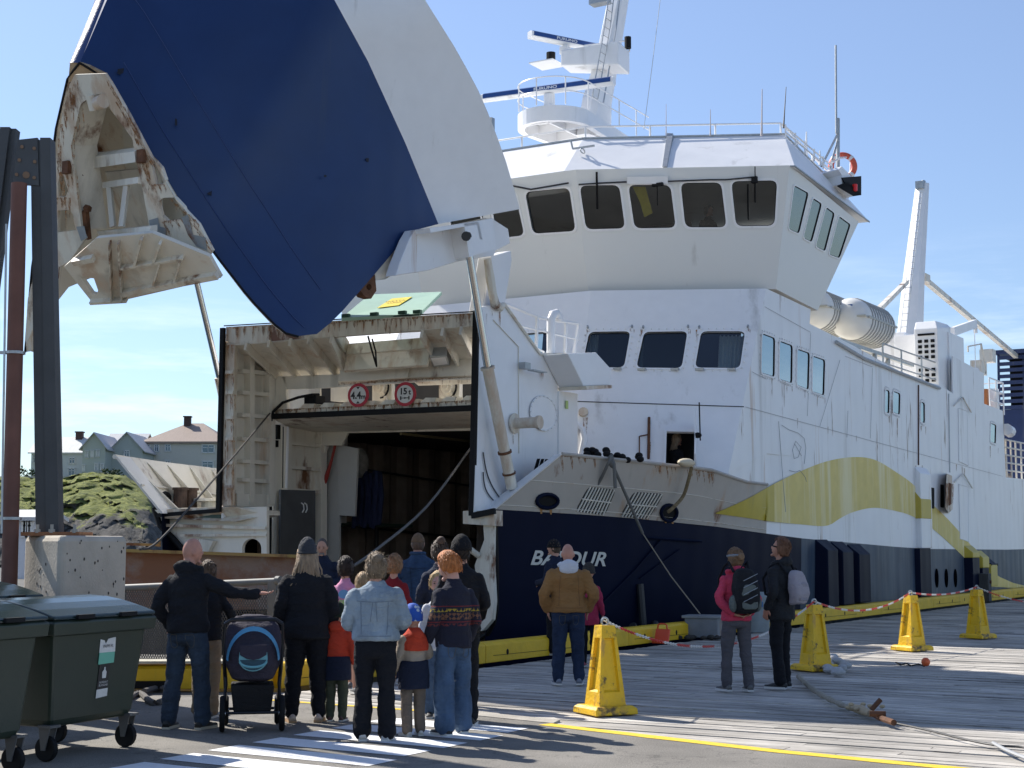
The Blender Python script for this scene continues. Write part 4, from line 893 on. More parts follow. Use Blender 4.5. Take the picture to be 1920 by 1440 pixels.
m.poly([a_b+V(.3,-.35,.85),h_b+V(.25,0,.85),h_bm+V(.25,0,.85),mir(a_b)+V(.3,.3,.85),V(12,-5,zi),V(12,5,zi)]); m.poly([V(11.6,-4,8.1),V(11.6,2.6,8.1),V(11.6,2.6,9.8),V(11.6,-4,9.8)]); m.obj('wheelhouse_console',DRK,wh)
m=MB(); m.box(V(9.2,2.9,8.8),(1.3,.3,.5)); m.box(V(10.6,1.2,8.6),(.6,.6,.9)); m.obj('console_screen',DK,wh)
m=MB(); a=PP(1186,350,*wp2)-wn*.12; b=PP(1210,350,*wp2)-wn*.12; m.slab([a,b,PP(1224,400,*wp2)-wn*.12,PP(1208,408,*wp2)-wn*.12,PP(1200,380,*wp2)-wn*.12],-wn*.03); m.obj('yellow_cloth',mat('cloth_yellow',(.75,.55,.03),.7,var=.2,vscale=8),wh)
# roof: sloped visor ring and flat top
zt,zb_=11.0,9.9
rb=[None]*4
Rb=PZ(1490,311,zb_); Cb=PZ(1057,322,zb_); Rt=PZ(1470,253,zt); Ct=PZ(1093,261,zt); Eb=PZ(1630,416,9.65); Et=PZ(1590,372,10.75)
Lb,Lt=mir(Cb),mir(Ct); Qb,Qt=mir(Rb),mir(Rt); Fb,Ft=mir(Eb),mir(Et)
bot=[Eb,Rb,Cb,Lb,Qb,Fb]; top=[Et,Rt,Ct,Lt,Qt,Ft]
m=MB(); m.add(bot+top,[(i,i+1,i+7,i+6) for i in range(5)]+[(5,0,6,11),(6,7,8,9,10,11),(5,4,3,2,1,0)]); rf=m.obj('wheelhouse_roof',WHC,wh)
m=MB()
for k in range(5): m.tube([bot[k],bot[k+1]],.02,5); m.tube([top[k]+V(0,0,.02),top[k+1]+V(0,0,.02)],.03,5)
m.obj('roof_trim',GAL,rf)
m=MB(); ri=[t+V(.12,0,0) for t in top]
base=[top[0]+V(-.3,-.1,0.02),top[1]+V(.12,-.12,.02),top[2]+V(.12,0,.02),top[3]+V(.12,0,.02),top[4]+V(.12,.12,.02)]
posts=[]
for a,b in zip(base,base[1:]):
    n_=max(2,int((b-a).length/1.3)); posts+=[a.lerp(b,i/n_) for i in range(n_)]
rail(m,base,.30,(1,),.022,posts); m.obj('roof_rail',WHC,rf,True)
m=MB(); m.slab([PP(1253,255,Rt,(Cb-Ct).cross(Rt-Ct))+V(0,0,.0) ,PP(1264,256,Rt,(Cb-Ct).cross(Rt-Ct)),PP(1252,318,Rt,(Cb-Ct).cross(Rt-Ct)),PP(1244,318,Rt,(Cb-Ct).cross(Rt-Ct))],V(-.06,.0,.06)); m.obj('wiper_arm_duct',GAL,rf)
m=MB(); c=PP(1078,285,Rt,(Cb-Ct).cross(Rt-Ct))+V(-.1,0,.05); m.bar(c,c+V(.0,.55,.0),.04); m.bar(c,c+V(0,-.05,.2),.03); m.torus(c+V(.0,.25,-.08),.1,.015,ax=(1,0,0),sy=.5); m.obj('bracket',GAL,rf)
# horn box, pipe and wipers over the windows
m=MB(); m.slab([PP(1176,331,*wp2)+wn*.12,PP(1252,330,*wp2)+wn*.12,PP(1252,344,*wp2)+wn*.12,PP(1176,345,*wp2)+wn*.12],-wn*.1); lb=m.obj('floodlight_bar',WHC,wh)
m=MB(); m.tube([PP(955,348,*wp1)+V(-.1,.0,0),PP(1000,357,*wp1)+V(-.1,0,0),PP(1070,345,*wp1)+V(-.1,0,0)],.022,5); m.tube([PP(x,y,*wp2)+wn*.08 for x,y in ((1085,346),(1130,343),(1175,341))],.02,5); m.tube([PP(x,y,*wp2)+wn*.06 for x,y in ((1252,340),(1330,337),(1360,337),(1412,332))],.018,5); m.obj('washer_pipe',DK,wh,True)
m=MB()
for (x,y0,y1) in ((1118,322,392),(1120,322,392),(1232,345,385),(1402,345,412),(1415,312,380)):
    m.tube([PP(x,y0,*wp2)+wn*.1,PP(x+1,y1,*wp2)+wn*.06],.013,5)
m.box(PP(1233,346,*wp2)+wn*.1,(.25,.08,.07)); m.box(PP(1414,337,*wp2)+wn*.1,(.12,.08,.14)); m.obj('window_wiper',BLK,wh)
# --- things on the roof ---
vm=.35
m=MB(); cx=[V(10.1,vm-.6,11),V(10.1,vm+.6,11),V(11.6,vm+.55,11),V(11.6,vm-.55,11)]
def mastring(z,px,w,dl): 
    c=PS(px,0,10.6); 
mst=MB(); prev=[]
for py,x0,x1 in ((262,1080,1142),(190,1094,1141),(140,1112,1148),(73,1131,1158),(0,1147,1169),(-60,1152,1176)):
    a=PV(x0,py,vm+.0);b=PV(x1,py,vm+.0); c=(a+b)/2; w=max((b-a).length/2*.66,.17); prev.append([c+V(-w,.14,0),c+V(-w*.6,.22,0),c+V(w,.2,0),c+V(w,-.2,0),c+V(-w*.6,-.22,0),c+V(-w,-.14,0)])
mst.loft(prev); mast=mst.obj('radar_mast',WHC,ferry)
m=MB(); mp_=[PV(1128,190,vm+.5),PV(1140,120,vm+.5),PV(1152,50,vm+.45),PV(1160,-20,vm+.4)]
for o in (-.14,.14): m.tube([p+V(-.35+o,0,0) for p in mp_],.015,5)
rs=resamp(mp_,14)
for p in rs: m.tube([p+V(-.49,0,0),p+V(-.21,0,0)],.012,4)
m.tube([p+V(.1,.0,0) for p in mp_],.02,5); m.obj('ladder',GAL,mast)
def spoon(s0,s1,r0,r1,z0,z1,vmid,wall=.07):
    pts=[V(s0+r0-r0*math.cos(a),vmid+r0*math.sin(a),0) for a in [(-90+180*k/18)*math.pi/180 for k in range(19)]]
    pts=[V(s0+r0-r0*math.cos(math.radians(90-10*k)) ,vmid-r0*math.sin(math.radians(90-10*k)),0) for k in range(19)]
    pts=[V(s1,vmid-r1,0)]+pts+[V(s1,vmid+r1,0)]
    inner=[Vector((vmid+(p.x-vmid)*.84,p.y+(.12 if p.y<s0+r0 else 0)-(.5 if p.y>=s1-.01 else 0),0)) for p in pts]
    m=MB(); up=V(0,0,z1); dn=V(0,0,z0)
    m.loft([[p+up for p in pts],[p+dn for p in pts]],False)
    m.poly([p+up for p in pts]); m.slabh([p+dn for p in pts],[[p+dn for p in inner]],V(0,0,-.03)); m.loft([[p+dn for p in inner],[p+V(0,0,z1-.05) for p in inner]],False)
    m.poly([p+V(0,0,z1-.04) for p in inner])
    for k in range(3): m.box(V(s0+.6+k*.8,vmid,z0+(z1-z0)*.6),(r0*1.6,.05,(z1-z0)*.7))
    m.box(V((s0+s1)/2,vmid,z0+(z1-z0)*.6),(.05,(s1-s0)*.9,(z1-z0)*.7)); return m
pf_=spoon(8.1,12.4,.92,.6,11.83,12.17,.15).obj('radar_platform',WHC,mast)
m=MB(); bs_=[V(11.8,-.6,12.2)]+[V(9.02-.92*math.cos(math.radians(90-15*k)),.15-.92*math.sin(math.radians(90-15*k)),12.2) for k in range(13)]+[V(12.6,.95,12.2)]
rail(m,bs_,.68,(1,.5),.015,[bs_[i] for i in (1,4,7,10,13)]+[V(10.8,1.0,12.2),V(11.8,.98,12.2)]); m.obj('platform_rail',WHC,pf_,True)
pc0=PZ(1030,170,12.95); m=MB(); m.box(Vector((pc0.x,pc0.y,12.35)),(.4,.4,.36)); m.tube([Vector((pc0.x,pc0.y,12.5)),Vector((pc0.x,pc0.y,12.85))],.14,12); m.obj('radar_pedestal',WHC,pf_)
FB=mat('radar_blue',(.010,.055,.23),.35)
def scanner(c,a,b,z,parent,txt=True):
    a=Vector(a);b=Vector(b); d=(b-a).normalized(); nn=Vector((-d.y,d.x,0)); 
    if nn.dot(CL-a)<0: nn=-nn
    up=Vector((0,0,1)); prof=[(-.10,-.07),(.05,-.09),(.12,-.04),(.12,.08),(.04,.12),(-.10,.10)]
    m=MB(); m.loft([[p+nn*y+up*x for y,x in prof] for p in (a,b)]); r=m.obj('radar_scanner',WHC,parent)
    m=MB(); m.slab([a+nn*.125-up*.02+d*.06,b+nn*.125-up*.02-d*.06,b+nn*.125+up*.085-d*.06,a+nn*.125+up*.085+d*.06],-nn*.01); m.slab([a+nn*.125+up*.085+d*.06,b+nn*.125+up*.085-d*.06,b+nn*.04+up*.13-d*.06,a+nn*.04+up*.13+d*.06],-up*.008); m.obj('scanner_face',FB,r)
    mid=(a+b)/2+nn*.13+up*.03
    textmesh('FURUNO',.12,lambda x,y: mid+d*x*1.3+up*y*.8 if d.dot(Vector((1,0,0)))>0 else mid-d*x*1.3+up*y*.8,'lettering',mat('radar_letter',(.7,.72,.75),.5),r,bold=.004)
    return r
scanner(None,PZ(905,186,12.95),PZ(1152,153,12.95),12.95,mast)
up2=MB(); 
A2=PZ(1062,128,14.0); 
z2=14.05
c2=PZ(1060,120,z2); e2=PV(1120,165,vm)
dd=(V(e2.y,e2.x,0)-V(c2.y,c2.x,0)); dd.z=0; dn_=dd.normalized(); pn=Vector((-dn_.y,dn_.x,0))
L2=dd.length
# upper bracket: a tapered arm running from the mast to the second scanner
m=MB(); A0=Vector((c2.x,c2.y,z2+.15)); A1=Vector((e2.x,e2.y,z2+.15)); A1=A0+dn_*max(L2,1.6)
m.loft([[A0+pn*.35+V(0,0,.12),A0-pn*.35+V(0,0,.12),A0-pn*.35+V(0,0,-.30),A0+pn*.35+V(0,0,-.30)],[A1+pn*.45+V(0,0,.12),A1-pn*.45+V(0,0,.12),A1-pn*.45+V(0,0,-.5),A1+pn*.45+V(0,0,-.5)]]); ub=m.obj('upper_platform',WHC,mast,bevel=.04)
zz=min([13.9+.02*i for i in range(90)],key=lambda z: (Vector((PZ(1057,79,z).x,PZ(1057,79,z).y))-Vector((A0.x,A0.y))).length); m=MB(); m.box(A0+V(0,0,.2),(.22,.22,.2)); m.tube([A0+V(0,0,.2),Vector((A0.x,A0.y,zz-.08))],.07,10); m.obj('radar_pedestal',WHC,ub)
m=MB(); rail(m,[A0+pn*.35+dn_*.4+V(0,0,.1),A1+pn*.42+V(0,0,.1)],.3,(1,),.02); m.box(A0-dn_*.5+V(0,0,-.1),(.7,.7,.03)); m.obj('platform_rail',WHC,ub)
m=MB(); m.tube([A0-dn_*.4+V(0,0,-.05),A0-dn_*.4+V(0,0,.2)],.12,10); m.tube([A1+pn*.3+V(0,0,.15),A1+pn*.3+V(0,0,.45)],.09,8); m.obj('navigation_light',BLK,ub)
scanner(None,PZ(993,66,zz),PZ(1122,92,zz),zz,ub)
m=MB(); p=PV(1075,6,.2); m.box(PV(1125,4,.3),(.5,.3,.12)); m.obj('mast_head_light',GAL,mast)
# antennas on the roof
def antenna(px,y0,y1,v,r,mt,name='whip_antenna'):
    a=PV(px[0],y0,v);b=PV(px[1],y1,v); return MB().tube([a,a.lerp(b,.3),b],[r*1.6,r,r*.5],6).obj(name,mt,rf,True)
AW=mat('antenna_white',(.55,.5,.5),.5)
antenna((1332,1332),255,205,5.5,.012,AW); antenna((1428,1429),255,167,5.9,.018,AW); antenna((1469,1474),240,163,6.2,.014,DK); antenna((1249,1249),255,195,3,.010,AW)
antenna((1512,1512),300,247,5.6,.03,WHC); antenna((1538,1537),310,282,6,.03,WHC)
MB().tube([PV(1207,243,1.5),PV(1222,130,1.8),PV(1239,-10,2.1)],.008,4).obj('halyard',GAL,rf)
m=MB(); pv=5.9
m.tube([PV(1571,330,pv),PV(1571,222,pv)],.05,6); m.tube([PV(1568,250,pv),PV(1567,85,pv)],.028,6); m.tube([PV(1571,250,pv),PV(1540,312,pv)],.03,5); m.tube([PV(1571,262,pv),PV(1556,316,pv)],.03,5); m.obj('aerial_post',GAL,rf,True)
m=MB()
for l in (.25,.5): m.tube([PV(1473,258-60*l*.0,6.0)+V(0,0,l*.5),PV(1560,330,6.0)+V(0,0,l*.5)],.02,5)
for t in range(6): p=PV(1473,258,6.0).lerp(PV(1560,330,6.0),t/5); m.tube([p,p+V(0,0,.3)],.022,5)
m.tube([PV(1560,305,6.0),PV(1575,296,6.0),PV(1597,294,6.0),PV(1600,300,6.0)],.025,5); m.tube([PV(1595,300,6.0),PV(1594,330,6.0)],.02,5); m.obj('roof_rail',WHC,rf)
m=MB(); m.slab([PV(1578,328,6.5),PV(1572,318,6.5),PV(1578,312,6.5),PV(1616,350,6.5),PV(1600,368,6.5),PV(1578,345,6.5)],V(.2,-.5,0)); m.obj('light_screen',WHC,rf)
m=MB(); m.slab([PV(1579,333,6.55),PV(1615,330,6.55),PV(1615,366,6.55),PV(1588,350,6.55)],V(0,-.03,0)); m.slab([PV(1570,350,6.6),PV(1590,343,6.6),PV(1614,366,6.6),PV(1600,368,6.6)],V(0,0,.03)); ls=m.obj('sidelight_box',BLK,rf)
m=MB(); m.tube([PV(1603,346,6.62),PV(1603,358,6.62)],.06,10); m.obj('red_lamp',mat('lamp_red',(.6,.02,.02),.3,emit=.08),ls)
m=MB(); c=PV(922,237,0); m.box(PV(914,236,1.8),(.28,.12,.3)); fl=m.obj('flood_light',GAL,rf); MB().tube([PV(920,245,1.8),PV(924,258,1.8),PV(920,272,1.8)],.02,5).obj('bracket',GAL,fl)
# --- aft deck ---
vr=4.9
m=MB()
bpts=[PV(x,y,5.6) for x,y in ((1655,650),(1690,668),(1728,690),(1764,712))]
rail(m,[Vector((p.x,p.y,6.05)) for p in bpts],1.05,(1,.75,.5,.25),.022); m.obj('deck_rail',GAL,ferry,True)
m=MB()
for x in (1545,1568,1610,1640,1665): p=PV(x,640+(x-1600)*.3,5.3); m.bar(Vector((5.3,p.y,5.9)),Vector((5.3,p.y,6.9)),.09); m.bar(Vector((5.3,p.y,6.9)),Vector((4.6,p.y+.2,7.1)),.09); m.bar(Vector((5.3,p.y-.3,6.5)),Vector((5.3,p.y,6.9)),.07)
m.bar(V(14,5.3,6.9),V(21,5.3,6.9),.1); m.obj('raft_cradle',GAL,ferry)
m=MB(); rail(m,[V(14,3.4,7.3),V(17,3.4,7.5),V(21.5,3.4,7.6),V(24,3.4,7.6)],.9,(1,.5),.022); m.obj('deck_rail',WHC,ferry,True)
m=MB(); a_=PV(1697,700,4.2); b__=PV(1740,700,4.2); zt9=PV(1715,630,4.2).z; m.box(Vector((3.6,(a_.y+b__.y)/2,(zt9+5.9)/2)),(1.2,b__.y-a_.y,zt9-5.9)); m.box(V(27,2.0,6.6),(4,4,1.3)); m.obj('deck_house',WHC,ferry,bevel=.02)
# vent tower with louvres (1735..1785)
def vbox(x0,x1,yt,yb,v,d,name,mt,bev=.02):
    a=PV(x0,yb,v);b=PV(x1,yb,v); t=PV((x0+x1)/2,yt,v).z
    m=MB(); m.box(Vector((v-d/2,(a.y+b.y)/2,(t+5.9)/2)),(d,abs(b.y-a.y),t-5.9)); return m.obj(name,mt,ferry,bevel=bev)
vt=MB(); s0,s1=PV(1760,700,5.7).y,PV(1785,700,5.7).y; zt_=PV(1765,603,5.7).z
vt.loft([[V(s0,5.0,5.9),V(s0,5.7,5.9),V(s1,5.7,5.9),V(s1,5.0,5.9)],[V(s0,5.0,zt_-.25),V(s0,5.7,zt_-.25),V(s1,5.7,zt_-.05),V(s1,5.0,zt_-.05)],[V(s0+.2,5.0,zt_),V(s0+.2,5.6,zt_),V(s1,5.6,zt_+.05),V(s1,5.0,zt_+.05)]])
vtw=vt.obj('vent_tower',WHC,ferry,bevel=.02)
m=MB()
for r_ in range(7):
    for c_ in range(3): m.box(V(s0-.01,5.17+c_*.19,zt_-.62-r_*.16-(0.22 if r_>3 else 0)),(.11,.04,.09))
m.box(V(s0-.01,5.36,zt_-.42),(.5,.04,.06)); m.obj('vent_opening',BLK,vtw)
m=MB(); s2=PV(1788,700,5.85).y; s3=PV(1815,700,5.85).y; z3=PV(1800,628,5.85).z
m.box(V((s2+s3)/2,4.9,(z3+5.9)/2),(1.7,s3-s2,z3-5.9)); m.box(V(s3+.7,4.9,6.6),(1.8,1.6,1.4)); m.obj('deck_house',WHC,ferry,bevel=.02)
m=MB(); m.box(V(29.2,5.2,6.5),(.5,.5,.8)); m.obj('orange_locker',mat('orange_rusty',(.45,.16,.05),.7,rust=.4),ferry)
m=MB(); rail(m,[V(28.3,5.7,6.1),V(29.2,5.7,6.1),V(30.2,5.7,6.1),V(30.2,4,6.1)],1.1,(1,.66,.33),.025); m.tube([V(30.2,5.3,6.1),V(30.2,5.3,7.0)],.25,10); m.obj('deck_rail',WHC,ferry,True)
m=MB(); m.tube([V(29.4,5.95,5.55),V(29.9,5.95,5.5)],.2,10); m.obj('scupper_box',WHC,ferry)
m=MB(); rail(m,[V(29.6,5.7,zseam(30)),V(33,5.7,zseam(33)),V(37,5.7,4.05),V(45,5.7,4.1),V(59,5.7,4.2)],1.3,(1,.8,.6,.4,.2),.03,[V(s,5.7,4.0) for s in (29.6,30.3,31,31.7,32.5,34,36,38,41,45,50,55)]); m.obj('deck_rail',WHI,ferry,True)
m=MB(); m.box(V(30.8,5.0,4.6),(.8,1.2,.8)); m.obj('deck_box',mat('box_red',(.3,.06,.05),.6),ferry)
# jib crane and gear
m=MB(); p=[PV(1790,640,4),PV(1826,607,4)]; m.bar(PV(1786,622,4),PV(1828,607,4),.16,.3); m.tube([PV(1827,608,4),PV(1829,690,4)],.015,4); m.box(PV(1829,618,4),(.12,.12,.25)); m.torus(PV(1829,697,4),.12,.035,ax=(0,1,0)); m.obj('davit_arm',WHC,ferry)
m=MB(); rail(m,[PV(1815,660,4.2),PV(1840,655,4.2),PV(1848,700,4.2)],.2,(1,),.03); m.box(PV(1852,668,3.5),(.5,.5,.5)); m.box(PV(1835,690,4.0),(.4,.8,.5)); m.obj('deck_machinery',WHI,ferry)
# aft mast with stays
av=1.5
prv=[]
for py,x0,x1 in ((660,1685,1722),(520,1699,1727),(345,1721,1738)):
    a=PV(x0,py,av);b=PV(x1,py,av);c=(a+b)/2;w=(b-a).length/2*.42; prv.append([c+V(w*math.cos(k*math.pi/4),w*math.sin(k*math.pi/4),0) for k in range(8)])
am=MB().loft(prv).obj('aft_mast',WHC,ferry)
m=MB(); l=[PV(1688,650,av+.3),PV(1703,520,av+.3),PV(1722,360,av+.2)]
for p in resamp(l,26): m.tube([p+V(.12,-.10,0),p+V(.12,.12,0)],.010,4)
m.tube([p+V(.12,-.10,0) for p in l],.010,4); m.tube([p+V(.12,.12,0) for p in l],.010,4); m.obj('ladder',GAL,am)
m=MB(); m.box(PV(1726,348,av),(.3,.4,.3)); m.tube([PV(1730,352,av),PV(1731,340,av)],.1,8); m.obj('mast_head_light',GAL,am)
m=MB(); m.bar(PV(1700,528,av),PV(1646,582,3.2),.16); m.bar(PV(1728,520,av),PV(1905,668,1.0),.2); m.box(PV(1732,522,av),(.35,.6,.3)); m.obj('mast_stay',WHI,am)
# navy funnel casing at the stern
nv=mat('navy_paint',(.013,.026,.085),.45,dirt=.15,var=.1); fv=2.5
fa=PV(1972,905,fv); fb=PV(1990,905,fv); ft=PV(1972,655,fv).z
m=MB(); m.loft([[V(fa.y,fv-2.4,3.9),V(fa.y,fv,3.9),V(fa.y+5,fv,3.9),V(fa.y+5,fv-2.4,3.9)],[V(fa.y+.35,fv-2.4,PV(1972,765,fv).z),V(fa.y+.35,fv,PV(1972,765,fv).z),V(fa.y+5,fv,PV(1972,765,fv).z),V(fa.y+5,fv-2.4,PV(1972,765,fv).z)]]); fn_=m.obj('funnel_casing',nv,ferry)
m=MB(); zz0,zz1=PV(1972,765,fv).z,ft
m.box(V(fa.y+2.6,fv-1.2,zz1-.1),(2.6,5,.2))
for k in range(9): z=zz0+(zz1-zz0)*(k+.3)/9.5; m.bar(V(fa.y+.3,fv,z),V(fa.y+5,fv,z),.05,.18); m.bar(V(fa.y+.3,fv-2.4,z),V(fa.y+.3,fv,z),.05,.18)
for k in range(5): m.bar(V(fa.y+.3+k*1.1,fv,zz0),V(fa.y+.5+k*1.1,fv,zz1),.1)
for k in range(3): m.bar(V(fa.y+.3,fv-2.4+k*1.2,zz0),V(fa.y+.5,fv-2.4+k*1.2,zz1),.1)
m.obj('louvre_frame',nv,fn_); 
MB().box(V(fa.y+2.8,fv-1.2,(zz0+zz1)/2),(1.6,3.6,zz1-zz0-.1)).obj('funnel_core',BLK,fn_)
# signs on the beam
def sign(px,py,name,lab):
    c=PT(px,py,SB-.12); U=V(0,1,0); Z=V(0,0,1); tilt=Vector((1,0,0)); fwd=Vector((0,-1,0)); 
    fwd=(fwd+Vector((.12,0,-.02))).normalized(); X=fwd.cross(Vector((0,0,1))).normalized(); X=-X if X.x<0 else X; Yv=Vector((0,0,1))
    f=lambda x,y,o=0: c+X*x+Yv*y+fwd*o
    m=MB(); m.slab([f(.235*math.cos(k*math.pi/20),.235*math.sin(k*math.pi/20),.012) for k in range(40)],-fwd*.02)
    r=m.obj(name,mat('sign_red',(.42,.012,.03),.5,dirt=.2),ferry); r['label']=lab
    MB().slab([f(.175*math.cos(k*math.pi/16),.175*math.sin(k*math.pi/16),.016) for k in range(32)],-fwd*.006).obj('sign_face',mat('sign_white',(.62,.62,.60),.5,dirt=.2),r)
    return r,f
tb=mat('sign_black',(.015,.015,.015),.6)
r,f=sign(672,741,'height_limit_sign','round red rimmed height limit sign')
textmesh('4,4',.20,lambda x,y: f(x*.95-.045,y-.01,.02),'lettering',tb,r,bold=.006); textmesh('m',.13,lambda x,y: f(x+.12,y-.035,.02),'lettering',tb,r,bold=.004)
MB().slab([f(-.04,.165,.019),f(.04,.165,.019),f(0,.115,.019)],(0,0.002,0)).obj('arrow_mark',tb,r); MB().slab([f(-.04,-.165,.019),f(.04,-.165,.019),f(0,-.115,.019)],(0,0.002,0)).obj('arrow_mark',tb,r)
r,f=sign(760,739,'axle_load_sign','round red rimmed axle weight sign')
textmesh('15',.17,lambda x,y: f(x-.035,y+.05,.02),'lettering',tb,r,bold=.006); textmesh('t',.15,lambda x,y: f(x+.105,y+.035,.02),'lettering',tb,r,bold=.004)
m=MB(); m.bar(f(-.085,-.075,.02),f(.085,-.075,.02),.012); m.bar(f(-.09,-.11,.02),f(-.09,-.04,.02),.018); m.bar(f(.09,-.11,.02),f(.09,-.04,.02),.018); m.slab([f(-.03,-.075,.022),f(0,-.055,.022),f(.03,-.075,.022),f(0,-.095,.022)],(0,.002,0)); m.obj('axle_mark',tb,r)
# bitts and gear on port foredeck, starboard foredeck gear
def lt(o): 
    o.parent=ferry; return o
m=MB()
for x in (338,357): p=PS(x,938,1.4) ; p=PV(x,938,-4.0); m.tube([Vector((p.x,p.y,2.3)),Vector((p.x,p.y,2.85))],.14,14); m.tube([Vector((p.x,p.y,2.83)),Vector((p.x,p.y,2.88))],.17,14)
m.box(Vector((p.x,p.y-.25,2.36)),(.6,1.0,.08)); m.obj('mooring_bitts',mat('rusty_dark',(.06,.035,.025),.7,var=.5,vscale=9,bump=.3),ferry)
m=MB(); p=PV(396,935,-3.6); p.z=2.3; m.tube([p,p+V(0,0,.32)],.2,14); m.tube([p+V(0,0,.3),p+V(0,0,.36)],.36,18); m.obj('capstan',WHR,ferry)
m=MB()
for k in range(4): m.tube([p+V(.9,-.2+k*.12,0),p+V(.9,-.15+k*.12,.55),p+V(.9,-.05+k*.12,.8)],.05,6)
m.box(p+V(.9,0,.2),(.7,.5,.3)); m.obj('chain_stopper',DK,ferry)
m=MB(); g0=PV(1000,880,3.9); g0.z=2.2
for k in range(4): m.tube([g0+V(.2*k,0,0),g0+V(.2*k,.1,.9+.1*math.sin(k))],.05,8)
for k in range(5): m.tube([g0+V(-.3+.1*k,0,.2)+V(.5*math.sin(t*math.pi/10),0.03*k,.9*math.sin(t*math.pi/10)) for t in range(11)],.035,6)
m.obj('hydraulic_hoses',BLK,ferry,True)
m=MB()
for (x,y,w) in ((1118,845,.5),(1170,855,.75)):
    p=PV(x,y,5.0 if x>1150 else 4.6); 
    for k in range(9): m.ell(p+V(.10*math.sin(k*2.3)+.2*w*math.cos(k),w*(k/8-.5),.05*math.cos(k*1.9)-.03),(.08,.07,.06),8,6)
m.obj('coiled_lines',BLK,ferry,True)
for (x,y) in ((1287,868),):
    p=PV(x,y,5.75); m=MB(); m.ell(p,(.13,.32,.09),12,8); m.obj('chafe_pad',mat('canvas',(.6,.52,.38),.9,bump=.5),ferry,True)
# life raft canisters (liftable things on cradles)
RW=mat('raft_white',(.78,.78,.76),.35,dirt=.1)
def raft(loc,ln,r,label):
    t=thing('life_raft_canister',label,'life raft',loc,-A,'life raft canisters')
    prof=[(-ln/2-.35,.12),(-ln/2-.28,r*.5),(-ln/2-.12,r*.85),(-ln/2+.05,r)]
    prof=prof+[(-x,y) for x,y in reversed(prof)]
    m=MB(); m.loft([[Vector((rr_*math.cos(k*math.pi/12),x,rr_*math.sin(k*math.pi/12))) for k in range(24)] for x,rr_ in prof]); m.obj('shell',RW,t,True)
    m=MB(); n_=9
    for k in range(n_): y=-ln/2+.25+(ln-.5)*k/(n_-1); m.torus(Vector((0,y,0)),r+.012,.022,ax=(0,1,0),n=24,m=6)
    m.obj('hoop_strap',mat('strap_grey',(.35,.36,.36),.6),t,True)
    m=MB(); m.box((r+.01,0,0),(.03,ln+.1,.06)); m.box((0,-ln/2-.1,0.01),(r*1.9,.34,.05)); m.obj('seam_band',mat('band_grey',(.5,.5,.46),.5),t)
    return t
def wpos(p): return ORG+NX*p.x+AX*p.y+Vector((0,0,p.z))
p=PV(1619,607,4.9); LR=raft(wpos(Vector((4.9,p.y,p.z))),2.35,.56,'large white drum life raft canister on grey cradle beside the aft deck rail')
m=MB(); m.box((.10,-1.40,.28),(.13,.02,.13)); s_=m.obj('label_plate',mat('decal_blue',(.03,.12,.35),.4),LR)
m=MB(); m.slab([Vector((.06,-1.415,.24)),Vector((.14,-1.415,.24)),Vector((.10,-1.415,.32))],(0,.004,0)); m.obj('emblem',RW,s_)
p=PV(1546,588,4.2); raft(wpos(Vector((4.2,p.y,p.z))),2.0,.55,'smaller ribbed life raft canister tucked behind the wheelhouse corner')
# lifebuoy
p=PV(1580,312,5.9); lb=thing('lifebuoy','orange ring lifebuoy hung on the rail at wheelhouse roof end','lifebuoy',wpos(p),-A+.5)
MB().torus((0,0,0),.29,.075,ax=(0,1,0),n=28,m=10).obj('ring',mat('buoy_orange',(.62,.10,.05),.5),lb,True)
m=MB()
for k in range(4):
    a=math.pi/4+k*math.pi/2; m.torus((0,0,0),.29,.079,ax=(0,1,0),n=4,m=10,arc=(a-.13,a+.13))
m.obj('reflective_band',mat('band_white',(.7,.7,.7),.4),lb,True)
# ================= ground, quay, shore =================
D=AX; U=NX   # along / across the quay
def TU(t,u,z=0): return D*t+U*u+Vector((0,0,z))
def tu(p): return p.dot(D),p.dot(U)
wm=mat('water',(.012,.03,.04),.08,bump=.5,bscale=1.2,stretch=(1,1,1))
struct(MB().poly([(-900,-300,-1.6),(1500,-300,-1.6),(1500,3000,-1.6),(-900,3000,-1.6)]).obj('water',wm))
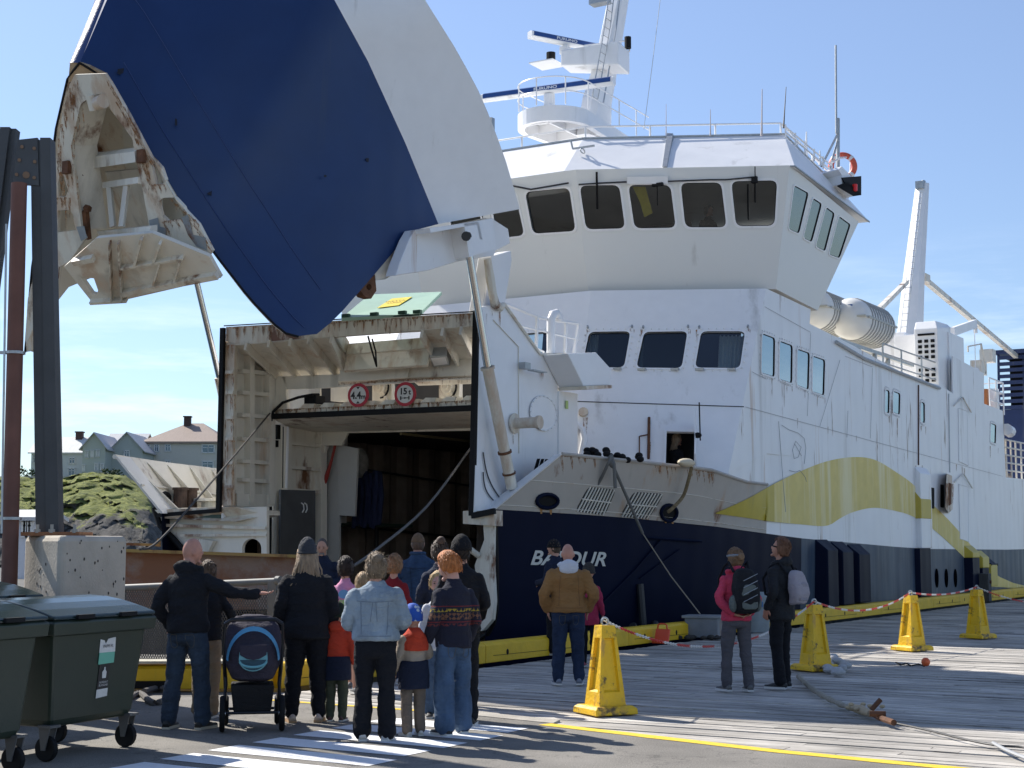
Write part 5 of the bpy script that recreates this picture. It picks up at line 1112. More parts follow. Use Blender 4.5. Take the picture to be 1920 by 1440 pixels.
# asphalt
def asphalt_mat():
    m=bpy.data.materials.new('asphalt'); m.use_nodes=True; t=m.node_tree; b=t.nodes['Principled BSDF']; L=t.links.new
    tc=N(t,'ShaderNodeTexCoord'); n1=N(t,'ShaderNodeTexNoise',ins={2:85,3:3,4:.7}); n2=N(t,'ShaderNodeTexNoise',ins={2:1.1,3:5,4:.6}); v=N(t,'ShaderNodeTexVoronoi',ins={2:70})
    for n in (n1,n2,v): L(tc.outputs['Object'],n.inputs[0])
    r=N(t,'ShaderNodeValToRGB'); e=r.color_ramp.elements; e[0].position=.30;e[0].color=(.08,.074,.066,1);e[1].position=.72;e[1].color=(.32,.295,.255,1)
    L(n1.outputs[0],r.inputs[0]); x=N(t,'ShaderNodeMixRGB',blend_type='MULTIPLY'); x.inputs[0].default_value=1; mr=N(t,'ShaderNodeMapRange',ins={1:.3,2:.7,3:.75,4:1.25}); L(n2.outputs[0],mr.inputs[0])
    L(r.outputs[0],x.inputs[1]);L(mr.outputs[0],x.inputs[2]);
    r2=N(t,'ShaderNodeMapRange',ins={1:.05,2:.22,3:1.7,4:1}); L(v.outputs['Distance'],r2.inputs[0]); y=N(t,'ShaderNodeMixRGB',blend_type='MULTIPLY'); y.inputs[0].default_value=.8; L(x.outputs[0],y.inputs[1]); L(r2.outputs[0],y.inputs[2])
    vc=N(t,'ShaderNodeTexVoronoi',feature='DISTANCE_TO_EDGE',ins={2:.9}); ds=N(t,'ShaderNodeTexNoise',ins={2:3,3:4,4:.6}); va=N(t,'ShaderNodeVectorMath',operation='ADD'); L(tc.outputs['Object'],ds.inputs[0]); L(tc.outputs['Object'],va.inputs[0]); L(ds.outputs['Color'],va.inputs[1]); L(va.outputs[0],vc.inputs[0])
    rc=N(t,'ShaderNodeMapRange',ins={1:.004,2:.014,3:.45,4:1}); L(vc.outputs['Distance'],rc.inputs[0]); z=N(t,'ShaderNodeMixRGB',blend_type='MULTIPLY'); z.inputs[0].default_value=.7; L(y.outputs[0],z.inputs[1]); L(rc.outputs[0],z.inputs[2])
    st=N(t,'ShaderNodeTexNoise',ins={2:.55,3:4,4:.7}); L(tc.outputs['Object'],st.inputs[0]); rs=N(t,'ShaderNodeMapRange',ins={1:.62,2:.70,3:1,4:.6}); L(st.outputs[0],rs.inputs[0]); z2=N(t,'ShaderNodeMixRGB',blend_type='MULTIPLY'); z2.inputs[0].default_value=1; L(z.outputs[0],z2.inputs[1]); L(rs.outputs[0],z2.inputs[2])
    L(z2.outputs[0],b.inputs['Base Color']); b.inputs['Roughness'].default_value=.85
    bp=N(t,'ShaderNodeBump',ins={'Strength':.7,'Distance':.008}); L(n1.outputs[0],bp.inputs['Height']); L(bp.outputs[0],b.inputs['Normal']); return m
ASP=asphalt_mat()
B=[Vector((-2.75,17.35,0)),Vector((-.9,16.15,0)),Vector((.39,14.98,0)),Vector((2.2,13.1,0)),Vector((3.77,11.8,0)),Vector((9.5,7.0,0)),Vector((30,-12,0)),Vector((30,-40,0)),Vector((-40,-40,0)),Vector((-40,18.2,0)),Vector((-7,18.2,0)),Vector((-4.4,17.75,0))]
struct(MB().slab(B,(0,0,-1.5)).obj('asphalt_road',ASP))
# wooden deck planks, across the quay
def plank_mat():
    m=bpy.data.materials.new('weathered_planks'); m.use_nodes=True; t=m.node_tree; b=t.nodes['Principled BSDF']; L=t.links.new
    tc=N(t,'ShaderNodeTexCoord'); at=N(t,'ShaderNodeAttribute',attribute_name='rnd')
    mp=N(t,'ShaderNodeMapping'); mp.inputs[2].default_value=(0,0,A); mp.inputs[3].default_value=(1,1,1); mp2=N(t,'ShaderNodeMapping'); mp2.inputs[3].default_value=(.7,16,1)
    L(tc.outputs['Object'],mp.inputs[0]); L(mp.outputs[0],mp2.inputs[0])
    ad=N(t,'ShaderNodeVectorMath',operation='ADD'); L(mp2.outputs[0],ad.inputs[0]); L(at.outputs['Color'],ad.inputs[1])
    n=N(t,'ShaderNodeTexNoise',ins={2:1.6,3:7,4:.7}); L(ad.outputs[0],n.inputs[0])
    r=N(t,'ShaderNodeValToRGB'); e=r.color_ramp.elements; e[0].position=.33;e[0].color=(.05,.047,.044,1);e[1].position=.62;e[1].color=(.62,.58,.52,1); q=e.new(.46); q.color=(.46,.425,.375,1)
    L(n.outputs[0],r.inputs[0])
    sp=N(t,'ShaderNodeSeparateXYZ'); L(at.outputs['Color'],sp.inputs[0]); mr=N(t,'ShaderNodeMapRange',ins={1:0,2:1,3:.72,4:1.18}); L(sp.outputs[0],mr.inputs[0])
    x=N(t,'ShaderNodeMixRGB',blend_type='MULTIPLY'); x.inputs[0].default_value=1; L(r.outputs[0],x.inputs[1]); L(mr.outputs[0],x.inputs[2]); nb=N(t,'ShaderNodeTexNoise',ins={2:.5,3:6,4:.65}); L(tc.outputs['Object'],nb.inputs[0]); rb_=N(t,'ShaderNodeMapRange',ins={1:.30,2:.62,3:.55,4:1.1}); L(nb.outputs[0],rb_.inputs[0])
    x2=N(t,'ShaderNodeMixRGB',blend_type='MULTIPLY'); x2.inputs[0].default_value=1; L(x.outputs[0],x2.inputs[1]); L(rb_.outputs[0],x2.inputs[2]); L(x2.outputs[0],b.inputs['Base Color'])
    b.inputs['Roughness'].default_value=.9; bp=N(t,'ShaderNodeBump',ins={'Strength':.8,'Distance':.015}); L(n.outputs[0],bp.inputs['Height']); L(bp.outputs[0],b.inputs['Normal']); return m
PLK=plank_mat()
m=MB(); rnd=[]; t=8.0; w=.17; k=0
ue=-11.65
while t<62:
    ww=w*random.uniform(.85,1.15); zz=-.012-random.uniform(0,.012); u=ue+random.uniform(-.0,.03); off=random.uniform(0,2.5)
    u1=ue+off+2
    while u<22:
        u2=min(u1,22); p=[TU(t,u+.004,zz),TU(t,u2-.004,zz),TU(t+ww-.014,u2-.004,zz),TU(t+ww-.014,u+.004,zz)]
        jit=random.uniform(-.004,.004); p[0].z+=jit;p[1].z-=jit
        m.slab(p,(0,0,-.05)); rnd+= [(random.random(),random.random()*30,random.random()*30)]*6
        u=u2; u1=u+random.uniform(3.0,4.5)
    t+=ww
# left landing between the asphalt and the ramp kerb
dk=m.obj('wooden_deck',PLK); struct(dk)
ca=dk.data.color_attributes.new('rnd','FLOAT_COLOR','CORNER'); i=0
for p,rv in zip(dk.data.polygons,rnd):
    for li in p.loop_indices: ca.data[li].color=(*rv,1)
struct(MB().slab([TU(8,22,-.08),TU(62,22,-.08),TU(62,ue,-.08),TU(8,ue,-.08)],(0,0,-1.5)).obj('quay_base',mat('quay_dark',(.03,.028,.025),.9)))
struct(MB().slab([Vector((-4.6,17.6,-.02)),Vector((-2.6,17.2,-.02)),Vector((-2.4,18.3,-.02)),Vector((-4.7,18.6,-.02)),Vector((-7.2,18.6,-.02)),Vector((-7.2,18.1,-.02))],(0,0,-1.4)).obj('concrete_apron',mat('concrete_dirty',(.16,.15,.135),.9,var=.35,vscale=2.5,bump=.5,bscale=30)))
# line of worn concrete at the deck edge
struct(MB().slab([B[1]+Vector((0,.02,.004)),B[2]+Vector((0,.02,.004)),B[2]+Vector((.08,.32,.004)),B[1]+Vector((.1,.25,.004))],(0,0,-.03)).obj('concrete_edge',mat('concrete_pale',(.38,.35,.30),.9,var=.25,vscale=4,bump=.4,bscale=40)))
# markings
def worn(name,c):
    m=mat(name,c,.75,var=.08,vscale=20,bump=.4,bscale=90); t=m.node_tree; b=t.nodes['Principled BSDF']; L=t.links.new; o=t.nodes['Material Output']
    n=N(t,'ShaderNodeTexNoise',ins={2:9,3:8,4:.75}); tc=N(t,'ShaderNodeTexCoord'); L(tc.outputs['Object'],n.inputs[0]); r=N(t,'ShaderNodeMapRange',ins={1:.30,2:.36,3:0,4:1}); L(n.outputs[0],r.inputs[0])
    L(r.outputs[0],b.inputs['Alpha']); return m
WM=worn('road_white',(.80,.80,.80)); YM=worn('road_yellow',(.78,.54,.03))
def ragline(pts,w,name,mt,z=.004):
    rows=[];pts=resamp(pts,90)
    for i,p in enumerate(pts):
        d=(pts[min(i+1,89)]-pts[max(i-1,0)]).normalized(); q=Vector((-d.y,d.x,0)); j=lambda s: .012*noise.noise(Vector((i*.9,s,0)))+.01*noise.noise(Vector((i*3.1,s,2)))
        rows.append([p+q*(j(0))+Vector((0,0,z)),p-q*(w+j(9))+Vector((0,0,z))])
    return struct(MB().grid(rows).obj(name,mt))
ragline([B[2]+Vector((-.02,.0,0)),B[3],B[4],B[5],B[5]+(B[6]-B[5])*.3],.17,'yellow_line',YM)
ragline([B[0]+Vector((0.02,-.03,0)),B[1],Vector((-.6,15.85,0))],.10,'yellow_line',YM)
for k in range(9):
    Rr=Vector((.06,14.42,0))+Vector((-.28,-.52,0))*k; Ll=Rr+Vector((-1.37,.87,0)); w=Vector((.16,.28,0))*.62
    c=(k*.7)%1*.06
    struct(MB().poly([Ll-w+Vector((0,0,.004)),Rr-w+Vector((c,-c,.004)),Rr+w+Vector((c,-c,.004)),Ll+w+Vector((0,0,.004))]).obj('crossing_stripe',WM))
# ---- kerb ----
KB=mat('kerb_yellow',(.78,.49,.015),.55,bump=.4,bscale=14,var=.12,vscale=4,dirt=.35,dirtcol=(.12,.1,.06))
def kerb_piece(ln,loc,rz,label,group,holes=True):
    t=thing('kerb_beam',label,'kerb',loc,rz,group)
    m=MB(); prof=[(-.15,0),(.15,0),(.15,.25),(.10,.29),(-.10,.29),(-.15,.25)]
    m.loft([[Vector((x,y,z)) for x,z in prof] for y in (0,ln-.012)]); m.obj('beam',KB,t,bevel=.008)
    m=MB()
    for i in range(int(ln//1.3)): 
        y=.6+1.3*i; m.slab([Vector((.152,y+.035*math.cos(a),.13+.045*math.sin(a))) for a in [q*math.pi/5 for q in range(10)]],(-.02,0,0))
    m.obj('bolt_hole',BLK,t)
    m=MB(); m.bar((.153,.2,.10),(.153,ln*.6,.08),.006); m.obj('crack',BLK,t)
    return t
KU=-11.93; tc0=14.0
corner=Vector((-2.95,18.55,0)); t0,u0=tu(corner); KU=u0
kp=kerb_piece(4.6,TU(t0+.15,KU,0),-A,'yellow painted kerb beam along the quay edge beside the ferry','yellow kerb beams along the quay edge')
for i in range(1,13): dup(kp,TU(t0+.15+4.6*i,KU,0))
kl=thing('kerb_beam','short yellow kerb beam with a foot slot closing the ramp end, left of the corner','kerb',corner,R(90)+.03)
m=MB(); m.loft([[Vector((x,y,z)) for x,z in ((-.2,0.02),(.2,0.02),(.2,.25),(.15,.29),(-.15,.29),(-.2,.25))] for y in (-.1,1.65)]); m.obj('beam',KB,kl,bevel=.01)
m=MB(); m.box((-.2,1.3,.07),(.03,.5,.09)); m.obj('foot_slot',BLK,kl)
m=MB(); m.box((-.05,.85,.33),(.35,1.7,.03)); m.obj('top_board',mat('board_pale',(.45,.42,.33),.8,var=.2),kl)
# ---- linkspan ramp, fence, rusty girder ----
lr=thing('linkspan_ramp','steel and timber loading ramp running from the quay to the open bow','ramp',(-4.4,19.0,0),0)
m=MB(); w0=Vector((-.6+.0,.2,0))
def LS(px,py,y): 
    p=Y(px,py,y); return p-Vector((-4.4,19.0,0))
pts=[Vector((-6.0,19.0,-.02)),Vector((-3.1,18.9,-.02)),Vector((-2.0,20.6,-.02)),Vector((-1.0,22.6,-.1)),Vector((-.6,27.6,-.4)),Vector((-5.6,30.2,-.4)),Vector((-9.5,25.5,-.1))]
m.slab([p-Vector((-4.4,19.0,0)) for p in pts],(0,0,-.25)); m.obj('deck_plate',mat('ramp_plank',(.15,.14,.125),.9,var=.35,vscale=3,stretch=(1,5,1),bump=.5),lr)
m=MB(); ga,gb=Y(228,1033,24.2),Y(560,1044,25.4)
m.slab([LS(228,1033,24.2),LS(560,1045,25.4),LS(560,1140,25.4),LS(228,1150,24.2)],(.05,.5,0)); 
rg=m.obj('side_girder',mat('rusty_girder',(.13,.15,.185),.75,rust=1.0,rscale=.9,streak=.35,var=.3,vscale=1.5,bump=.8,bscale=9,rustcol=(.23,.095,.045),dirt=.75,dirtcol=(.65,.62,.58)),lr)
m=MB(); m.bar(LS(228,1032,24.15),LS(560,1043,25.35),.3,.05); m.bar(LS(230,1020,24.6),LS(300,1022,24.9),.06,.04); m.bar(LS(298,1025,24.9),LS(298,1010,24.9),.05); m.obj('girder_cap',mat('cap_yellow_rust',(.35,.22,.06),.7,rust=.6),lr)
# mesh fence
fn0=Y(232,1104,21.3); fn1=Y(522,1088,20.0); fn1=Vector((fn1.x,20.0,0)); fn0=Vector((fn0.x,21.3,0))
fe=thing('mesh_fence','waist high steel mesh fence beside the loading ramp','fence',fn0)
d=fn1-fn0; Lf=d.length; dx=d.normalized(); hR=1.18
m=MB(); m.tube([Vector((0,0,1.12)),dx*Lf+Vector((0,0,1.24))],.045,10); m.tube([dx*(Lf-.03)+Vector((0,0,1.245)),dx*(Lf+.03)+Vector((0,0,1.245))],.06,12); m.obj('top_rail',mat('fence_steel',(.12,.12,.115),.6,var=.3,rust=.2),fe,True)
m=MB(); 
for f in (0,.48,.965): m.bar(dx*Lf*f+Vector((0,0,0)),dx*Lf*f+Vector((0,0,1.12+.12*f)),.11 if f>.9 else .06)
m.bar(Vector((0,0,.08)),dx*Lf+Vector((0,0,.08)),.06); m.obj('post',MC['fence_steel'],fe)
m=MB(); nx_=62; st=Lf/nx_
nyr=34
for i in range(-nyr//2,nx_):
    a0=max(i,0);a1=min(i+nyr//2,nx_)
    p=lambda i_,z: dx*(i_*st)+Vector((0,0,z))
    zf=lambda j: .1+j*(1.03/(nyr//2))
    m.bar(p(a0,zf(a0-i)),p(a1,zf(a1-i)),.009,.008,(0,1,0)) if a1>a0 else None
    m.bar(p(a0,zf(nyr//2-(a0-i))),p(a1,zf(nyr//2-(a1-i))),.009,.008,(0,1,0)) if a1>a0 else None
m.obj('wire_mesh',mat('mesh_steel',(.075,.068,.06),.7),fe)
# ---- concrete block and gantry ----
cb=thing('concrete_block','square concrete block carrying the dark steel gantry leg','concrete block',(-4.67,16.0,0),0)
c0=Vector((0,0,0)); xl=Vector((-.62,.75,0)); xr=Vector((.42,1.15,0))
tp=1.8; m=MB(); ch=.05
base=[c0,xr,xr+xl,xl]
bk=[c0+xr*.06,xr*.97,xr+xl*.95,xr*.95+xl,xl+xr*.04,xl*.96,xl*.05+xr*0]
m.loft([[Vector((p.x,p.y,0)) for p in bk],[Vector((p.x,p.y,tp-.06)) for p in bk],[Vector((p.x,p.y,tp)) +(Vector((-.1,.95,0))-p)*.06*Vector((1,1,0)).length/1.4 for p in bk]])
m.obj('block',mat('concrete',(.47,.42,.345),.9,var=.18,vscale=2.2,bump=.35,bscale=30,dirt=.35,dirtcol=(.12,.09,.06)),cb,bevel=.03)
rr=random.Random(3); m=MB()
for k in range(46):
    if k<32: a=c0+xr*rr.uniform(.08,.95); n_=Vector((.94,-.35,0))*-0; pp=a+Vector((0,0,rr.uniform(.9,1.75))); nn=Vector((xr.y,-xr.x,0)).normalized()
    else: a=c0+xl*rr.uniform(.08,.9); pp=a+Vector((0,0,rr.uniform(.9,1.75))); nn=Vector((xl.y,-xl.x,0)).normalized()*-1
    s=rr.uniform(.006,.018); q=nn.to_track_quat('Z','Y').to_matrix(); m.slab([pp+nn*.004+q@Vector((s*math.cos(t)*.8,s*math.sin(t)*1.1,0)) for t in (0,1,2,3,4,5)],nn*-.003)
m.obj('blow_holes',mat('hole_dark',(.05,.045,.04),.9),cb)
gt=thing('steel_gantry','tall dark grey steel A shaped gantry standing on the concrete block','gantry',(-4.8,16.75,tp),0)
GS_=mat('gantry_paint',(.060,.062,.064),.5,var=.25,vscale=1.5,dirt=.45,dirtcol=(.20,.20,.20),rust=.08,bump=.15,bscale=12)
def GL(px,py,y=16.75): return Y(px,py,y)-Vector((-4.8,16.75,tp))
m=MB(); 
def boxcol(m,x0t,x1t,yt,x0b,x1b,yb,y,dp,kink=None):
    a,b,c,d_=GL(x0t,yt,y),GL(x1t,yt,y),GL(x1b,yb,y),GL(x0b,yb,y); m.loft([[d_,c,c+Vector((.0,dp,0)),d_+Vector((0,dp,0))],[a,b,b+Vector((0,dp,0)),a+Vector((0,dp,0))]])
boxcol(m,57,76,262,67,87,1003,16.62,.18); boxcol(m,75,94,258,86,110,1003,16.6,.2); m.obj('column',GS_,gt)
m=MB(); boxcol(m,0,18,238,-52,-32,640,16.7,.15); boxcol(m,17,30,241,-33,-16,600,16.75,.15); boxcol(m,-52,-28,640,-95,-72,1003,16.7,.35); m.obj('raked_leg',GS_,gt)
m=MB(); m.slab([GL(33,262,16.6),GL(70,258,16.6),GL(73,348,16.6),GL(24,344,16.6)],(0,.05,0)); pl_=m.obj('gusset_plate',GS_,gt)
m=MB()
for x,y in ((41,275),(64,278),(36,300),(65,303),(31,327),(64,333),(49,328)): m.tube([GL(x,y,16.58),GL(x,y,16.62)],.02 if x!=49 else .04,8)
m.obj('bolt',mat('bolt_rust',(.22,.14,.09),.7,rust=.3),pl_)
m=MB(); 
bp0=GL(105,1000,16.7); bp0.z=.0
m.box(Vector((bp0.x,.0,.02)),(.62,.55,.04)); m.obj('base_plate',mat('plate_rust',(.30,.12,.05),.8,rust=.6,var=.3),gt)
m=MB()
for x,y in ((70,1000),(97,997),(140,997)): 
    p=GL(x,y,16.5); m.tube([Vector((p.x,p.y,.0)),Vector((p.x,p.y,.12))],.018,8); m.tube([Vector((p.x,p.y,.03)),Vector((p.x,p.y,.07))],.035,6)
m.obj('anchor_bolt',mat('bolt_pale',(.4,.36,.3),.6,rust=.3),gt)
pp_=thing('rusty_pipe','tall rust streaked vertical pipe with clamps beside the gantry','pipe',(-5.38,16.3,0),0)
pa=Y(36,344,16.5)-Vector((-5.38,16.3,0)); pb=Y(20,1060,16.5)-Vector((-5.38,16.3,0)); pc_=Vector((pb.x,pb.y,.35))
PR_=mat('pipe_rust',(.16,.07,.05),.7,rust=.5,rscale=.7,streak=3,var=.35,vscale=1.2,dirt=.6,dirtcol=(.6,.6,.6),bump=.2)
m=MB(); m.tube([pc_,pa],.085,16); m.obj('pipe',PR_,pp_,True)
m=MB(); 
for f in (.55,.12): 
    q=pb.lerp(pa,f); m.tube([q-Vector((0,0,.015)),q+Vector((0,0,.015))],.105,16); m.box(q+Vector((-.12,-.02,0)),(.08,.05,.03))
m.obj('pipe_clamp',GAL,pp_)
m=MB(); m.tube([Y(12,420,16.2)-Vector((-5.38,16.3,0)),Y(3,1000,16.2)-Vector((-5.38,16.3,0))],.012,6); m.obj('conduit',GAL,pp_)
# ---- wheelie bins ----
BG=mat('bin_green',(.022,.034,.023),.42,var=.12,vscale=2,dirt=.18,dirtcol=(.16,.17,.15),bump=.06,bscale=40)
BLD=mat('bin_lid',(.009,.024,.025),.22,var=.1,bump=.05,bscale=20)
def wbin(loc,rz,label,h=1.11,stick=False):
    t=thing('wheelie_bin',label,'wheelie bin',loc,rz,'large green wheelie bins')
    W,Dp=1.22,.98; z0=.26
    # local: x along long side (0..W), y depth 0..-Dp (front face at y=0 facing -y -> outward toward +face)
    def ring(z,i): return [Vector((i,i*.9,z)),Vector((W-i,i*.9,z)),Vector((W-i,Dp-i*.9,z)),Vector((i,Dp-i*.9,z))]
    m=MB(); m.loft([ring(z0,.13),ring(z0+.06,.10),ring(h-.10,.025),ring(h-.10,.0)][:3]); m.obj('body',BG,t,bevel=.03)
    m=MB(); m.loft([ring(h-.12,-.03),ring(h-.02,-.04),ring(h-.0,-.01)]); m.obj('rim',BG,t,bevel=.01)
    m=MB(); sec=[]
    for k in range(7):
        y=-.03+(Dp+.06)*k/6; z=h+.03+.13*math.sin(math.pi*min(1,(k/6)*.75)); sec.append((y,z))
    m.loft([[Vector((x,y,z)) for y,z in sec]+[Vector((x,sec[-1][0],h)),Vector((x,sec[0][0],h))] for x in (-.03,W+.03)]); lid=m.obj('lid',BLD,t,bevel=.015)
    m=MB()
    for x in (.32,.86): m.box((x,-.045,h+.02),(.2,.03,.035))
    m.obj('lid_handle',BLK,lid)
    m=MB(); m.box((W+.05,.2,h-.1),(.06,.06,.16)); m.box((W+.05,.8,h-.1),(.06,.06,.16)); m.box((-.05,.2,h-.1),(.06,.06,.16)); m.obj('lift_trunnion',BG,t)
    for x,y in ((.12,.12),(W-.12,.12),(.12,Dp-.12),(W-.12,Dp-.12)):
        m=MB(); m.tube([Vector((x-.025,y+.02,.1)),Vector((x+.025,y+.02,.1))],.1,18); wh_=m.obj('caster_wheel',BLK,t,bevel=.008)
        m=MB(); m.slab([Vector((x-.045,y-.05,.28)),Vector((x-.045,y+.07,.28)),Vector((x-.045,y+.04,.09)),Vector((x-.045,y-.0,.09))],(.01,0,0)); m.slab([Vector((x+.035,y-.05,.28)),Vector((x+.035,y+.07,.28)),Vector((x+.035,y+.04,.09)),Vector((x+.035,y-.0,.09))],(.01,0,0)); m.box((x,y,.275),(.12,.13,.02)); m.obj('caster_fork',mat('fork_steel',(.12,.12,.12),.6,metal=.3,rust=.3),wh_)
    return t
# local x along D-ish; face normal must point to camera side (+U). use rotation so local x -> dir, local -y -> outward
FD=Vector((.41,.91,0)).normalized(); brz=math.atan2(FD.y,FD.x)
b1=wbin(Vector((-3.60,12.22,0)),brz,'dark green wheelie bin with torn white and black stickers on its side')
OFFX=.30
def bsurf(x,z,o=.006): # front face point, local
    i=.025+(.10-.025)*(1.01-z)/(1.01-.32); return Vector((x,i*.9-o,z))
SW=mat('sticker_white',(.62,.62,.60),.5,var=.1,vscale=30); SK=mat('sticker_black',(.015,.015,.018),.4); SG=mat('sticker_teal',(.15,.45,.33),.5)
sx,sz=.60,.82
st=MB().slab([bsurf(sx,sz+.11),bsurf(sx+.05,sz+.10),bsurf(sx+.07,sz+.07),bsurf(sx+.1,sz+.11),bsurf(sx+.19,sz+.12),bsurf(sx+.2,sz),bsurf(sx+.09,sz-.01),bsurf(sx,sz)],(0,.004,0)).obj('torn_sticker',SW,b1)
MB().slab([bsurf(sx-.0,sz-.0,.008),bsurf(sx+.195,sz-.0,.008),bsurf(sx+.195,sz-.09,.008),bsurf(sx-.0,sz-.095,.008)],(0,.004,0)).obj('teal_sticker',SG,b1)
bs=MB().slab([bsurf(sx+.02,sz-.095),bsurf(sx+.155,sz-.095),bsurf(sx+.15,sz-.36),bsurf(sx+.012,sz-.37)],(0,.004,0)).obj('black_sticker',SK,b1)
MB().slab([bsurf(sx+.012,sz-.30,.009),bsurf(sx+.15,sz-.295,.009),bsurf(sx+.15,sz-.36,.009),bsurf(sx+.012,sz-.37,.009)],(0,.004,0)).obj('white_band',SW,bs)
MB().slab([bsurf(sx+.065,sz-.21,.01),bsurf(sx+.11,sz-.21,.01),bsurf(sx+.113,sz-.16,.01),bsurf(sx+.095,sz-.14,.01),bsurf(sx+.095,sz-.12,.01),bsurf(sx+.082,sz-.12,.01),bsurf(sx+.08,sz-.14,.01),bsurf(sx+.06,sz-.16,.01)],(0,.003,0)).obj('bag_symbol',SW,bs)
textmesh('ALMENNT\nBLANDAÐ',.03,lambda x,y: bsurf(sx+.085+x*.8,sz-.255+y*.8,.012),'lettering',SW,bs)
textmesh('PAPPI PL',.035,lambda x,y: bsurf(sx+.1+x,sz+.05+y,.012),'lettering',SK,st)
b2=wbin(Vector((-4.07,10.72,0)),brz,'green wheelie bin nearest the camera, cut off by the left edge',h=1.13)
b3=wbin(Vector((-5.1,14.0,0)),brz,'green wheelie bin behind, only its pale lit lid showing above the others',h=1.19)
b4=wbin(Vector((-6.0,14.9,0)),brz,'furthest green wheelie bin beside the rusty pipe, lid top showing',h=1.25)
# ---- cones ----
def cone():
    t=thing('barrier_post','x','barrier post',(0,0,0),0,'yellow concrete barrier posts along the quay'); CY=mat('cone_yellow',(.80,.49,.008),.5,bump=.5,bscale=26,var=.12,vscale=5,dirt=.30,dirtcol=(.10,.07,.02),rust=.30,rscale=5,streak=.3,rustcol=(.10,.07,.03))
    m=MB(); m.loft([[Vector((x*a,y*a,z)) for x,y in ((-1,-1),(1,-1),(1,1),(-1,1))] for a,z in ((.245,0),(.24,.06),(.205,.085))]); m.obj('base',CY,t,bevel=.008)
    h=.885; bm=bmesh.new(); 
    # body: frustum with a sunk panel on each face
    def w(z): return .155-.078*(z-.08)/(h-.08)
    m=MB(); 
    for k in range(4):
        q=Matrix.Rotation(k*math.pi/2,3,'Z')
        z0,z1,za,zb=.08,h,.22,.76
        O=[Vector((-w(z0),-w(z0),z0)),Vector((w(z0),-w(z0),z0)),Vector((w(z1),-w(z1),z1)),Vector((-w(z1),-w(z1),z1))]
        I=[Vector((-w(za)*.66,-w(za),za)),Vector((w(za)*.66,-w(za),za)),Vector((w(zb)*.62,-w(zb),zb)),Vector((-w(zb)*.62,-w(zb),zb))]
        J=[Vector((p.x*.86,p.y+.032,p.z+(.02 if i<2 else -.012))) for i,p in enumerate(I)]
        m.add([q@p for p in O+I+J],[(0,1,5,4),(1,2,6,5),(2,3,7,6),(3,0,4,7),(4,5,9,8),(5,6,10,9),(6,7,11,10),(7,4,8,11),(8,9,10,11)])
    m.poly([Vector((x*w(h),y*w(h),h)) for x,y in ((-1,-1),(1,-1),(1,1),(-1,1))])
    m.obj('body',CY,t)
    m=MB(); m.torus((0,0,h+.035),.04,.012,ax=(1,0,.0),n=14,m=6); m.obj('top_eye',GAL,t,True); return t
cn_=cone(); CP=[G(1135,1337),G(1529,1256),G(1710,1219),G(1834,1196)]
for i,(p,r_,lb_) in enumerate(zip(CP,(64,62,60,50),('nearest yellow barrier post standing at the yellow road line','yellow barrier post with white rope lying behind, beside the man with the pale rucksack','third yellow barrier post, standing in the sunlit patch of deck','furthest yellow barrier post with a worn base, near the kerb'))):
    o=cn_ if i==0 else dup(cn_); o.location=p; o.rotation_euler=(0,0,R(-r_)); o['label']=lb_
# ---- chains ----
CR=mat('chain_red',(.62,.03,.02),.4); CWm=mat('chain_white',(.72,.70,.66),.4)
def chain(a,b,sag,label,run=10,lk=.045):
    t=thing('barrier_chain',label,'barrier chain',a,0,'red and white barrier chains'); n=int((b-a).length*1.02/lk*1.25); 
    P=[(b-a)*(i/n)-Vector((0,0,sag*4*(i/n)*(1-i/n))) for i in range(n+1)]
    ms=[MB(),MB()]
    for i in range(n):
        c=(P[i]+P[i+1])/2; d=(P[i+1]-P[i]).normalized(); s=Vector((0,0,1)); ax_=d.cross(s).normalized() if i%2 else d.cross(d.cross(s)).normalized()
        xx=d; yy=ax_.cross(d); ring=[]
        for k in range(11):
            a_=2*math.pi*k/10; ring.append(c+xx*math.cos(a_)*.026+yy*math.sin(a_)*.012)
        ms[(i//run)%2].tube(ring,.0048,5,False)
    ms[0].obj('white_links',CWm,t); ms[1].obj('red_links',CR,t)
    return t
tops=[p+Vector((0,0,.93)) for p in CP]
chain(tops[0],tops[1],.42,'red and white chain sagging from the nearest barrier post to the second')
chain(tops[1],tops[2],.20,'red and white chain between the second and third barrier posts',run=8)
chain(tops[2],tops[3],.08,'red and white chain between the third and furthest barrier posts',run=8)
chain(tops[3],Vector((11.6,30.2,.75)),.25,'red and white chain leading right from the furthest barrier post',run=8)
